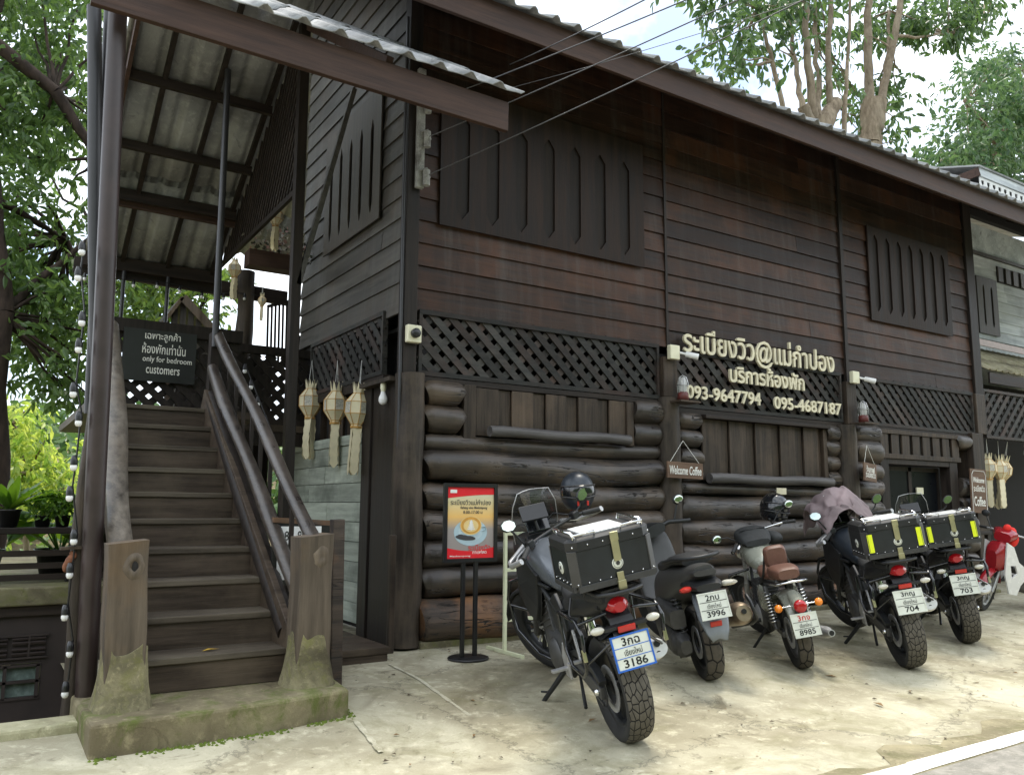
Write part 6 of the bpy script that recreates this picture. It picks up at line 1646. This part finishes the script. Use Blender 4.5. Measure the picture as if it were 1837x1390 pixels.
    def eng(b):
        b.xs([(.5, .38, .1, .08, 4), (.56, .36, .13, .14, 4), (.8, .34, .13, .13, 4), (.9, .36, .09, .08, 4)], 20)
        b.box((.8, 0, .56), (.17, .17, .22), (0, RD(-8), 0))
        for i in range(6): b.box((.8, 0, .48 + .032 * i), (.22, .22, .01), (0, RD(-8), 0))
    part(R0, 'engine', 'darkalloy', eng, bevel=.006)
    for sy in (-1, 1): part(R0, 'engine_cover', 'alloy', lambda b: b.lathe([(0, .03), (.06, .028), (.09, .012), (.1, 0)], 24, T(.7, sy * .13, .36, -sy * PI / 2)))
    part(R0, 'frame', 'mblack', lambda b: [(b.tube([(1.1, sy * .03, .88), (.95, sy * .09, .45), (.85, sy * .1, .24), (.5, sy * .1, .24), (.45, sy * .11, .5), (.4, sy * .11, .73), (-.15, sy * .1, .76)], .015, 8)) for sy in (-1, 1)])
    part(R0, 'swingarm', 'darkalloy', lambda b: [b.beam((.48, sy * .1, .36), (-.04, sy * .1, .312), .03, .055) for sy in (-1, 1)], bevel=.005)
    part(R0, 'chain_guard', 'mblack', lambda b: b.beam((-.05, .13, .41), (.42, .13, .44), .03, .07), bevel=.006)
    ex = part(R0, 'exhaust', 'alloy', lambda b: b.tube([(.88, -.06, .55), (.98, -.1, .42), (.92, -.13, .24), (.5, -.15, .22), (.3, -.18, .25), (-.18, -.22, .305), (-.26, -.225, .315), (-.3, -.228, .32)], [.02, .02, .02, .022, .045, .05, .034, .03], 16))
    part(ex, 'outlet', 'black', lambda b: b.tube([(-.29, -.227, .319), (-.304, -.2285, .3205)], .022, 12))
    part(R0, 'kickstand', 'mblack', lambda b: (b.tube([(.6, .1, .26), (.68, .27, .05)], .013, 8), b.box((.69, .28, .045), (.08, .045, .01))))
    part(R0, 'grab_handle', 'chrome', lambda b: b.tube([(-.05, .14, .76), (-.25, .13, .78), (-.28, 0, .79), (-.25, -.13, .78), (-.05, -.14, .76)], .01, 6))
    part(R0, 'front_fender', 'creampaint', lambda b: b.loft([[Vector((WB + .355 * math.cos(a), yy, .335 + .355 * math.sin(a) - (abs(yy) > .04) * .025)) for yy in (-.07, -.045, 0, .045, .07)] for a in [RD(q) for q in range(20, 160, 12)]], cap=False), S, solid=.005)
    return R0
RET = retro('cream retro motorcycle with brown seat, round red tail light and plate 8985', (2.79, -2.235, gz(-2.235)), 54, 11, 3)

# ---- red and white underbone at the right edge
def underbone(label, loc, heading, lean):
    R0 = thing('scooter', label, 'scooter', loc, (-RD(lean), 0, RD(heading)), 'motorcycles parked in front of the house')
    I = Matrix(); WB = 1.24
    red = 'redbody'; M_['redbody'] = plain('red_body_paint', (.30, .012, .018), .2, noise=.08, coat=.5); M_['whitebody'] = plain('white_body_paint', (.72, .72, .70), .25, noise=.04, coat=.4)
    hd = Vector((1.02, 0, .8)); S = Matrix.Translation(hd) @ Matrix.Rotation(RD(25), 4, Vector((-.42, 0, .9)).normalized()) @ Matrix.Translation(-hd)
    mwheel(R0, 0, .28, .085, I, 'alloy', 'treadroad', 5); mwheel(R0, WB, .28, .075, S, 'alloy', 'treadroad', 5)
    part(R0, 'rear_body', red, lambda b: b.xs([(.5, .56, .07, .07, 3), (.3, .64, .11, .1, 3), (.05, .68, .12, .09, 3), (-.25, .73, .06, .05, 2.5)], 18), sub=1)
    part(R0, 'seat', 'seatblack', lambda b: b.xs([(-.22, .79, .09, .03, 3), (.0, .78, .12, .04, 3), (.3, .74, .12, .04, 3), (.46, .72, .07, .03, 3)], 18), sub=1)
    for sy in (-1, 1):
        part(R0, 'leg_shield', 'whitebody', lambda b: (curve_mesh(b, [[(1.12, .92), (1.0, .86), (.9, .66), (.74, .56), (.5, .50), (.56, .42), (.74, .46), (.86, .36), (.92, .24), (1.06, .26), (1.14, .5)], [(1.05, .62), (.96, .62), (.92, .52), (1.02, .46)]], .02, T(0, sy * .155, 0, PI / 2))), bevel=.006)
    part(R0, 'front_cowl', red, lambda b: b.xs([(.95, .72, .1, .14, 3), (1.05, .74, .16, .2, 3), (1.14, .72, .15, .2, 3), (1.2, .68, .08, .12, 3)], 20), sub=1)
    part(R0, 'handlebar_cover', red, lambda b: b.xs([(.88, 1.0, .1, .05, 3), (1.0, 1.02, .15, .07, 3), (1.1, .98, .1, .06, 3)], 18), S)
    part(R0, 'handlebar', 'alloy', lambda b: b.tube([(.82, .34, .99), (.92, .18, 1.02), (.92, -.18, 1.02), (.82, -.34, .99)], .013, 8), S)
    for sy in (-1, 1):
        part(R0, 'grip', 'rubber', lambda b: b.tube([(.87, sy * .25, 1.005), (.81, sy * .36, .985)], .018, 8), S)
        mr_ = part(R0, 'mirror', 'mblack', lambda b: (b.tube([(.93, sy * .2, 1.03), (.92, sy * .28, 1.16)], .007, 6), b.ell((.915, sy * .3, 1.2), (.02, .055, .045), 12, 8)), S)
        part(mr_, 'mirror_glass', 'mirror', lambda b: b.ell((.9, sy * .3, 1.2), (.006, .048, .038), 12, 6), S)
        part(R0, 'fork_leg', 'alloy', lambda b: b.tube([(WB, sy * .06, .28), (1.08, sy * .06, .62)], .022, 8), S)
    part(R0, 'front_fender', red, lambda b: b.loft([[Vector((WB + .305 * math.cos(a), yy, .28 + .305 * math.sin(a) - (abs(yy) > .04) * .03)) for yy in (-.06, -.045, 0, .045, .06)] for a in [RD(q) for q in range(5, 165, 12)]], cap=False), S, solid=.006)
    part(R0, 'frame_spine', 'mblack', lambda b: b.tube([(1.0, 0, .8), (.85, 0, .55), (.55, 0, .48), (.2, 0, .55)], .05, 10))
    part(R0, 'engine', 'darkalloy', lambda b: (b.xs([(.35, .32, .09, .08, 3), (.5, .31, .11, .11, 3), (.7, .34, .09, .09, 3), (.84, .36, .06, .06, 3)], 16)), bevel=.006)
    part(R0, 'exhaust', 'alloy', lambda b: b.tube([(.7, -.06, .3), (.4, -.12, .24), (-.1, -.15, .32), (-.3, -.15, .36)], [.015, .02, .045, .04], 12))
    part(R0, 'kickstand', 'mblack', lambda b: (b.tube([(.42, .1, .22), (.48, .24, .035)], .011, 8), b.box((.49, .25, .03), (.06, .04, .008))))
    return R0
underbone('red and white scooter cut off by the right edge of the picture', (8.95, -1.5, gz(-1.5)), 168, 7)

# ---- things laid on the motorcycles
helmet((.655, -1.80, 1.425), (RD(4), RD(4), RD(-113)), 'navytank', 'matt dark helmet with orange chin vents perched on the nearest motorcycle', 1)
helmet((3.55, -1.36, 1.30), (RD(-5), RD(4), RD(-100)), 'gblack', 'glossy black helmet with a smoked visor perched on the retro motorcycle')
def cloth(nm, label, cat, mat, f, nu, nv, th=.006):
    mb = MB(); vs = [f(i / nu, j / nv) for j in range(nv + 1) for i in range(nu + 1)]
    mb.add(vs, [(j * (nu + 1) + i, j * (nu + 1) + i + 1, (j + 1) * (nu + 1) + i + 1, (j + 1) * (nu + 1) + i) for j in range(nv) for i in range(nu)], 0, True)
    return tag(mb.build(nm, mat, solid=th, sub=1), label, cat)
from mathutils import noise as mnoise
def bikep(loc, heading, lean, pitch): return Matrix.Translation(loc) @ Euler((-RD(lean), -RD(pitch), RD(heading))).to_matrix().to_4x4()
BM4 = bikep((3.81, -2.60, gz(-2.6)), 52, 10, 4) @ Matrix.Scale(1.06, 4)
def jk(u, v):
    # u across the handlebar, v from screen down to the tank
    y = (u - .5) * .66
    prof = [(1.41, 1.22), (1.37, 1.38), (1.26, 1.475), (1.10, 1.43), (1.0, 1.37), (.93, 1.31), (.88, 1.26)]
    k = v * (len(prof) - 1); i = min(int(k), len(prof) - 2); t = k - i
    x = prof[i][0] * (1 - t) + prof[i + 1][0] * t; z = prof[i][1] * (1 - t) + prof[i + 1][1] * t
    dr = abs(u - .5) * 2
    z -= .2 * dr ** 2.2; y *= 1 - .3 * v
    n = mnoise.noise(Vector((u * 3, v * 4, 1.3)))
    # long folds running down the cloth
    fo = math.sin(u * 17 + 5 * n + v * 6) * .5 + math.sin(u * 31 - v * 9 + 4 * n) * .3
    n2 = mnoise.noise(Vector((u * 9, v * 9, 4.1)))
    return BM4 @ Vector((x + .02 * n, y + .03 * n2, z + .05 * n + .024 * fo + .015 * n2))
m = plain('jacket_cloth', (.21, .16, .165), .7, noise=.45, nscale=4)
cloth('riding_jacket', 'pinkish grey jacket draped over the handlebars of the motorcycle with plate 704', 'jacket', m, jk, 44, 44)
# tank bag of the retro motorcycle
BM3 = bikep((2.79, -2.235, gz(-2.235)), 54, 11, 3)
TB = thing('tank_bag', 'black fabric bag strapped on the tank of the cream retro motorcycle', 'bag', (0, 0, 0))
TB.matrix_world = BM3
M_['bagcloth'] = plain('black_bag_fabric', (.022, .024, .024), .7, noise=.4, nscale=18, bump=.5)
part(TB, 'body', 'bagcloth', lambda b: b.xs([(.70, 1.03, .12, .03, 3), (.78, 1.06, .16, .07, 2.8), (.95, 1.09, .17, .09, 2.6), (1.1, 1.08, .15, .08, 2.6), (1.18, 1.06, .08, .04, 2.4)], 22), sub=1)
part(TB, 'side_pocket', 'bagcloth', lambda b: b.ell((.95, -.2, 1.02), (.15, .09, .07), 14, 8, rot=(.3, 0, .2)))
part(TB, 'strap', 'black', lambda b: b.tube([(.86, .17, 1.0), (.86, .12, 1.15), (.86, -.12, 1.15), (.86, -.17, 1.0)], .012, 6, flat=.4))
# red cloth on the underbone handlebar
RG = MB()
for c, r_ in (((7.99, -1.48, .97), (.06, .07, .11)), ((8.02, -1.5, .9), (.07, .06, .09)), ((7.95, -1.47, 1.06), (.045, .05, .05))): RG.ell(c, r_, 14, 10, rot=(.3, .4, .2))
o = RG.build('red_glove', plain('red_knit', (.75, .03, .02), .8, noise=.2, nscale=40, bump=.4)); tag(o, 'bright red glove pulled over the grip of the red and white scooter', 'glove')
# basket and pot by the door
BK = thing('basket', 'orange wicker basket on a small table by the door', 'basket', (8.72, -.38, .98))
part(BK, 'bowl', [plain('orange_wicker', (.32, .11, .035), .7, noise=.35, nscale=60, bump=.5)], lambda b: b.lathe([(.0, 0), (.18, 0), (.23, .12), (.22, .12), (.17, .015), (0, .015)], 24))
part(BK, 'handle', 'metal', lambda b: b.tube([(-.2, 0, .12), (-.18, 0, .22), (.18, 0, .22), (.2, 0, .12)], .008, 6))
TBL = thing('side_table', 'small dark wooden table by the door carrying the basket', 'table', (8.8, -.38, 0))
part(TBL, 'top', 'darkx', lambda b: b.bx(-.45, .45, -.22, .22, .93, .978), bevel=.005)
for sx in (-1, 1):
    for sy in (-1, 1): part(TBL, 'leg', 'dark', lambda b: b.bx(sx * .4 - .025, sx * .4 + .025, sy * .17 - .025, sy * .17 + .025, 0, .93))

# ================================================================== TREES AND PLANTS
class Leaves:
    def __init__(s): s.v = []; s.f = []
    def leaf(s, p, d, L, wd, fold=.25):
        d = d.normalized()
        sd_ = d.cross(Vector((rnd.uniform(-1, 1), rnd.uniform(-1, 1), rnd.uniform(-.3, 1))))
        if sd_.length < 1e-3: return
        sd_.normalize(); up = sd_.cross(d)
        o = len(s.v)
        s.v += [tuple(p), tuple(p + d * L * .35 + sd_ * wd / 2 + up * fold * wd), tuple(p + d * L * .75 + sd_ * wd * .36 + up * fold * wd * .6 - Vector((0, 0, .04 * L))), tuple(p + d * L - Vector((0, 0, .1 * L))),
                tuple(p + d * L * .75 - sd_ * wd * .36 + up * fold * wd * .6 - Vector((0, 0, .04 * L))), tuple(p + d * L * .35 - sd_ * wd / 2 + up * fold * wd)]
        s.f += [(o, o + 1, o + 2, o + 3), (o, o + 3, o + 4, o + 5)]
    def cluster(s, c, r, n, L, wd, droop=.5, spray=6):
        """sprays of leaves along short twigs"""
        for _ in range(max(1, n // spray)):
            a = Vector((rnd.gauss(0, 1), rnd.gauss(0, 1), rnd.gauss(0, .8))).normalized()
            p = c + Vector((rnd.gauss(0, r), rnd.gauss(0, r), rnd.gauss(0, r * .7)))
            tw = (a + Vector((0, 0, -droop * .5))).normalized()
            for k in range(spray):
                q = p + tw * (k * L * .35)
                d = (tw * .8 + Vector((rnd.uniform(-1, 1), rnd.uniform(-1, 1), rnd.uniform(-.6, .6))) + Vector((0, 0, -droop))).normalized()
                s.leaf(q, d, L * rnd.uniform(.7, 1.2), wd * rnd.uniform(.8, 1.2))
    def build(s, name, mat, parent=None):
        me = bpy.data.meshes.new(name); me.from_pydata(s.v, [], s.f); me.materials.append(mat); me.update()
        o = bpy.data.objects.new(name, me); COL.objects.link(o)
        if parent: o.parent = parent
        return o
M_['bark'] = wood('pale_bark', (.12, .09, .06), (.3, .24, .17), 'z', .85, 1, .2, scale=5, stretch=3, c3=(.35, .3, .22), c3amt=.5)
M_['barkdark'] = wood('dark_bark', (.02, .015, .012), (.07, .05, .04), 'z', .85, 1, .2, scale=5, stretch=3)
M_['leafdark'] = leafmat('dark_leaf', (.04, .085, .025), (.11, .19, .055), .45)
M_['leafmid'] = leafmat('mid_green_leaf', (.045, .09, .02), (.13, .21, .05), .45)
M_['leafyellow'] = leafmat('yellow_green_leaf', (.14, .25, .05), (.33, .40, .10), .5)
M_['leafright'] = leafmat('glossy_leaf', (.03, .065, .025), (.09, .16, .05), .4, .3)
M_['leaffar'] = leafmat('upper_right_leaf', (.03, .075, .03), (.10, .17, .065), .35)
M_['leafpot'] = leafmat('pot_plant_leaf', (.04, .11, .015), (.12, .22, .03), .4)
def limb(mb, a, b, r0, r1, k=7, jit=.06):
    a = Vector(a); b = Vector(b); L = (b - a).length
    mb.tube([a.lerp(b, i / (k - 1)) + (Vector((rnd.uniform(-1, 1), rnd.uniform(-1, 1), rnd.uniform(-1, 1))) * jit * L * .3 if 0 < i < k - 1 else Vector()) for i in range(k)], [r0 + (r1 - r0) * i / (k - 1) for i in range(k)], 9)
def tree(name, label, base, limbs, blobs, leaf, L, wd, mat, bark, group, droop=.5, spray=6, twigs=True):
    o = thing(name, label, 'tree', base, (0, 0, 0), group)
    B = Matrix.Translation(-Vector(base))
    mb = MB(); mb.M = B
    for a, b, r0, r1 in limbs: limb(mb, a, b, r0, r1)
    nodes = [Vector(l[1]) for l in limbs]
    if twigs:
        for c, r, n in blobs:
            near = min(nodes, key=lambda q: (q - c).length)
            limb(mb, near, c, .03, .012, 5, .1)
    mb.build('trunk', M_[bark], o)
    lv = Leaves()
    for c, r, n in blobs: lv.cluster(c - Vector(base), r, n, L, wd, droop, spray)
    lv.build('crown', M_[mat], o)
    return o
gt = 'trees around the house'
# big dark tree on the left
def blobs_px(spec, L=None):
    out = []
    for (x0, x1, y0, y1, Ya, Yb, k, r, n) in spec:
        for _ in range(k): out.append((at(rnd.uniform(x0, x1), rnd.uniform(y0, y1), rnd.uniform(Ya, Yb)), r * rnd.uniform(.7, 1.3), int(n * rnd.uniform(.6, 1.4))))
    return out
b0 = at(-8, 1000, 6); b0.z = -2.2
lm = [(b0, at(2, 560, 6), .2, .16), (at(2, 560, 6), at(-40, 150, 6.2), .16, .12), (at(-30, 60, 6), at(100, 165, 6), .1, .09), (at(100, 165, 6), at(178, 285, 6.1), .09, .06), (at(-40, 150, 6.2), at(60, -250, 7), .12, .06), (at(2, 560, 6), at(170, 420, 7), .07, .03), (at(-20, 350, 6), at(120, 430, 7), .06, .03), (at(60, -250, 7), at(200, -150, 8), .05, .03)]
tree('broadleaf_tree', 'large dark broadleaf tree on the left with an arching bare branch', b0, lm,
     blobs_px([(-60, 190, -120, 120, 6, 9, 34, .40, 130), (-60, 185, 120, 420, 6, 9, 42, .38, 140), (-50, 185, 420, 640, 6, 8.5, 30, .34, 130), (90, 180, 640, 740, 6, 7.5, 9, .22, 70)]), None, .15, .065, 'leafdark', 'barkdark', gt)
b1 = at(330, 900, 11); b1.z = -2.4
tree('broadleaf_tree', 'mid-green tree seen under the canopy behind the stair landing', b1, [(b1, at(300, 640, 11), .18, .12), (at(300, 640, 11), at(260, 480, 11), .1, .05), (at(300, 640, 11), at(380, 520, 11), .08, .04)],
     blobs_px([(185, 340, 450, 590, 9.5, 12, 24, .38, 110), (340, 410, 480, 550, 9.5, 12, 6, .25, 60)]), None, .19, .08, 'leafmid', 'barkdark', gt)
b2 = at(60, 1000, 15); b2.z = -2.6
tree('shrub_tree', 'sunlit yellow-green tree behind the terrace at the lower left', b2, [(b2, at(50, 850, 15), .1, .05), (at(50, 850, 15), at(20, 760, 15), .05, .02), (at(50, 850, 15), at(110, 860, 15), .04, .02)],
     blobs_px([(-60, 90, 760, 830, 13, 16, 12, .4, 100), (-40, 125, 820, 910, 13, 16, 18, .38, 120), (-20, 60, 690, 760, 13, 15, 6, .3, 60)]), None, .2, .085, 'leafyellow', 'bark', gt)
# far wooded hillside reads as one mass
lv = Leaves()
for _ in range(230):
    c = Vector((rnd.uniform(-40, 60), rnd.uniform(62, 150), 0)); c.z = terr(c.x, c.y) + 1.6
    lv.cluster(c, 1.9, 60, 1.5, 1.0, .2, 6)
struct(lv.build('far_woodland', leafmat('far_tree_leaf', (.03, .08, .02), (.10, .17, .05), .3)), 'stuff')
# low greenery below the terrace
lv = Leaves()
for _ in range(120):
    c = Vector((rnd.uniform(-12, 4), rnd.uniform(8, 26), 0)); c.z = terr(c.x, c.y) + rnd.uniform(.3, 2.0)
    lv.cluster(c, .7, 70, .3, .14, .3, 6)
struct(lv.build('undergrowth', M_['leafmid']), 'stuff')
# pollarded trees behind the roof
Yr = 6.5
def P(x, y, dy=0): return at(x, y, Yr + dy)
bA = P(1470, 620); bA.z = -.5; 
lm = [(bA, P(1472, 215), .34, .30), (P(1472, 235), P(1500, 185), .26, .2), (P(1462, 240), P(1440, 190), .2, .16),
      (P(1462, 215), P(1448, 100), .13, .1), (P(1448, 100), P(1440, -60), .1, .07), (P(1490, 190), P(1486, 90), .1, .08), (P(1486, 90), P(1497, -60), .08, .06), (P(1440, 200), P(1424, 100, .4), .09, .06), (P(1424, 100, .4), P(1415, -20, .5), .06, .04),
      (P(1418, 260), P(1385, 110), .08, .06), (P(1385, 110), P(1362, 20), .06, .04), (P(1470, 210), P(1462, 60, .6), .09, .06), (P(1462, 60, .6), P(1462, -60, .6), .06, .05)]
tree('pollarded_tree', 'pollarded tree with a fan of slim pale stems above the roof', bA, lm,
     blobs_px([(1260, 1400, -60, 50, 6, 9, 12, .5, 90), (1390, 1540, -80, 60, 6, 9, 15, .55, 90), (1290, 1400, 50, 140, 6, 8.5, 9, .38, 48), (1480, 1540, 60, 190, 6.5, 9, 7, .38, 40), (1500, 1550, 150, 240, 6, 8, 4, .25, 28)]), None, .28, .11, 'leafright', 'bark', gt, .7, 5)
bB = P(1568, 640); bB.z = -.5
lm = [(bB, P(1562, 262), .36, .33), (P(1562, 262), P(1568, 185), .33, .38), (P(1560, 190), P(1558, 70), .14, .12), (P(1558, 70), P(1560, -60), .12, .09), (P(1580, 185), P(1600, 90), .13, .11), (P(1600, 90), P(1622, -40), .11, .09), (P(1590, 140), P(1596, 20, .4), .07, .05), (P(1510, 260), P(1520, 110), .08, .05), (P(1520, 110), P(1525, 0), .05, .04), (P(1610, 65), P(1700, 62), .05, .03), (P(1700, 62), P(1770, 35), .03, .015)]
tree('pollarded_tree', 'pollarded tree with a thick ringed trunk and a side branch reaching right above the roof', bB, lm,
     blobs_px([(1540, 1640, -60, 60, 6, 9, 11, .45, 80), (1570, 1625, 80, 180, 7, 8.5, 6, .3, 40), (1640, 1790, -40, 50, 6, 8, 14, .42, 80), (1690, 1790, 30, 90, 6, 7.5, 7, .25, 40), (1590, 1625, 210, 260, 6, 7, 4, .22, 30)]), None, .28, .11, 'leafright', 'bark', gt, .7, 5)
bC = at(1780, 640, 10); bC.z = -.5
tree('broadleaf_tree', 'dense leafy tree at the upper right edge behind the lace-trimmed roof', bC, [(bC, at(1790, 260, 10), .4, .25), (at(1790, 260, 10), at(1730, 180, 10), .16, .08), (at(1790, 260, 10), at(1850, 120, 10), .18, .1), (at(1770, 300, 10), at(1690, 300, 9.6), .1, .05)],
     blobs_px([(1740, 1900, 100, 200, 8.5, 13, 22, .75, 190), (1700, 1900, 190, 330, 8.5, 12, 30, .7, 190), (1660, 1760, 270, 350, 8.5, 11, 13, .45, 110)]), None, .3, .12, 'leaffar', 'bark', gt, .6, 5)

# ---- hut beyond the landing
hA, hL, hR = at(328, 533, 6.4), at(292, 580, 6.4), at(394, 604, 6.4)
HT = thing('wooden_hut', 'small weathered wooden hut gable beyond the stair landing', 'hut', (hA.x, hA.y, 2.6))
B2 = Matrix.Translation((-hA.x, -hA.y, -2.6)); bk = Vector((0, 1.3, 0))
for e_ in (hL, hR):
    mb = MB(); mb.M = B2; mb.add([hA, e_, e_ + bk, hA + bk], [(0, 1, 2, 3)]); mb.build('roof', M_['board'], HT, solid=.04)
    mb = MB(); mb.M = B2; mb.beam(hA, e_, .03, .13 if e_ is hR else .05); mb.build('barge_board', M_['newel'], HT)
mb = MB(); mb.M = B2
for i in range(7):
    x = hL.x + (hR.x - hL.x) * (i + .5) / 7; f_ = (hA.x - x) / (hA.x - hL.x) if x < hA.x else (x - hA.x) / (hR.x - hA.x)
    mb.bx(x - .045, x + .045, hA.y + .1, hA.y + .13, 3.3, hA.z - .03 - f_ * (hA.z - (hL.z if x < hA.x else hR.z)))
mb.build('wall', M_['shutter_grey'], HT)

# ---- potted plants
def pot(name, label, p, r, h, kind, taper=.75):
    o = thing(name, label, 'potted plant', p, (0, 0, rnd.uniform(0, 6)), 'plants on the terrace fence')
    part(o, 'pot', 'black', lambda b: b.lathe([(0, 0), (r * taper, 0), (r * .98, h * .9), (r * 1.08, h * .9), (r * 1.08, h), (r * .95, h), (r * .9, h * .88), (0, h * .86)], 22))
    if kind == 'fern':
        mb = MB(); n = 26
        for i in range(n):
            a = 2 * PI * i / n + rnd.uniform(-.1, .1); L = rnd.uniform(.28, .4); el = rnd.uniform(.5, 1.25); k = 8; vs = []
            for j in range(k + 1):
                t = j / k; rr = L * t * math.cos(el) * (1 + .3 * t); zz = h * .9 + L * t * math.sin(el) - .16 * t * t * L * (1.4 - el) * 2
                wv = .032 * math.sin(PI * min(1, t * .93 + .07)) ** .7 + .004
                c = Vector((rr * math.cos(a), rr * math.sin(a), zz)); s_ = Vector((-math.sin(a), math.cos(a), 0))
                vs += [c - s_ * wv, c + Vector((0, 0, -.006)), c + s_ * wv]
            mb.add(vs, [f for j in range(k) for f in ((3 * j, 3 * j + 1, 3 * j + 4, 3 * j + 3), (3 * j + 1, 3 * j + 2, 3 * j + 5, 3 * j + 4))], 0, True)
        mb.build('fronds', M_['leafpot'], o)
    elif kind == 'bush':
        lv = Leaves()
        for _ in range(16): lv.cluster(Vector((rnd.gauss(0, r * .8), rnd.gauss(0, r * .8), h + rnd.uniform(.02, .16))), .035, 24, .05, .025, .1, 4)
        lv.build('foliage', M_['leafpot'], o)
    else:
        mb = MB()
        for i in range(9):
            a = 2 * PI * i / 9 + rnd.uniform(-.3, .3); L = rnd.uniform(.3, .5); k = 8; vs = []; el = rnd.uniform(.25, .7)
            st = Vector((math.cos(a) * .14, math.sin(a) * .14, h + .12 + .25 * el))
            mb.tube([(0, 0, h * .8), tuple(st * .6 + Vector((0, 0, .08))), tuple(st)], .007, 5)
            for j in range(k + 1):
                t = j / k; c = st + Vector((math.cos(a) * L * t, math.sin(a) * L * t, L * (t * el - t * t * .7))); s_ = Vector((-math.sin(a), math.cos(a), 0)); wv = .17 * math.sin(PI * min(1, t * .9 + .12)) ** .8 * L / .4
                vs += [c - s_ * wv + Vector((0, 0, -.03)), c, c + s_ * wv + Vector((0, 0, -.03))]
            mb.add(vs, [f for j in range(k) for f in ((3 * j, 3 * j + 1, 3 * j + 4, 3 * j + 3), (3 * j + 1, 3 * j + 2, 3 * j + 5, 3 * j + 4))], 0, True)
        mb.build('leaves', M_['leafpot'], o)
    return o
pot('potted_fern', "bird's nest fern in a black pot on the terrace fence plank at the left edge", (-3.165, 1.12, 1.102), .085, .15, 'fern')
pot('potted_shrub', 'small bushy plant in a black pot beside the fern on the fence plank', (-2.915, 1.12, 1.102), .07, .1, 'bush')
pot('potted_shrub', 'small bushy plant in a black pot nearest the stairs on the fence plank', (-2.765, 1.12, 1.102), .065, .1, 'bush')
pot('potted_taro', 'large-leaved plant in a black pot behind the terrace rails', (-2.72, 1.7, .63), .2, .26, 'big')
pot('potted_taro', 'large-leaved plant in a black pot behind the rails at the far left edge', (-3.35, 1.75, .63), .19, .26, 'big')
M_['terra'] = plain('carved_wood_stain', (.2, .075, .035), .75, noise=.4, nscale=30, bump=.4)
DF = thing('carved_ornament', 'orange-brown carved wooden ornament hung on the log pole left of the stairs', 'ornament', (-2.86, -1.16, .95))
part(DF, 'carving', 'terra', lambda b: (b.ell((-.03, -.02, 0), (.025, .015, .05), 9, 6, rot=(0, .5, 0)), b.ell((-.05, -.02, -.04), (.018, .012, .035), 8, 6), b.ell((-.012, -.02, .035), (.02, .012, .028), 8, 6, rot=(0, -.6, 0))))
part(DF, 'shelf', 'board', lambda b: b.beam((-.09, -.02, .075), (.04, -.02, .08), .05, .018))

# grit, twigs and leaf bits lying on the concrete
mb = MB()
for i in range(900):
    x = rnd.uniform(-2.6, 9); y = rnd.choice((rnd.uniform(-4.1, -.2), rnd.uniform(-4.2, -2.6), -rnd.expovariate(1.6) - .25))
    if y < -4.2 or (x < -1.1 and y > -2.2): continue
    q = rnd.choice((.006, .008, .01, .014, .022)) * rnd.uniform(.6, 1.2); a = rnd.uniform(0, 6); c, d = math.cos(a) * q, math.sin(a) * q; z = gz(y) + .008
    mb.add([(x - c, y - d, z), (x + d * .5, y - c * .5, z + q * .3), (x + c, y + d, z), (x - d * .5, y + c * .5, z + q * .3)], [(0, 1, 2, 3)], rnd.choice((0, 0, 1, 2)))
o = mb.build('leaf_litter', [plain('grit_dark', (.07, .05, .03), .9), plain('grit_brown', (.2, .12, .05), .9), plain('grit_pale', (.42, .38, .28), .9)])
struct(o, 'stuff')
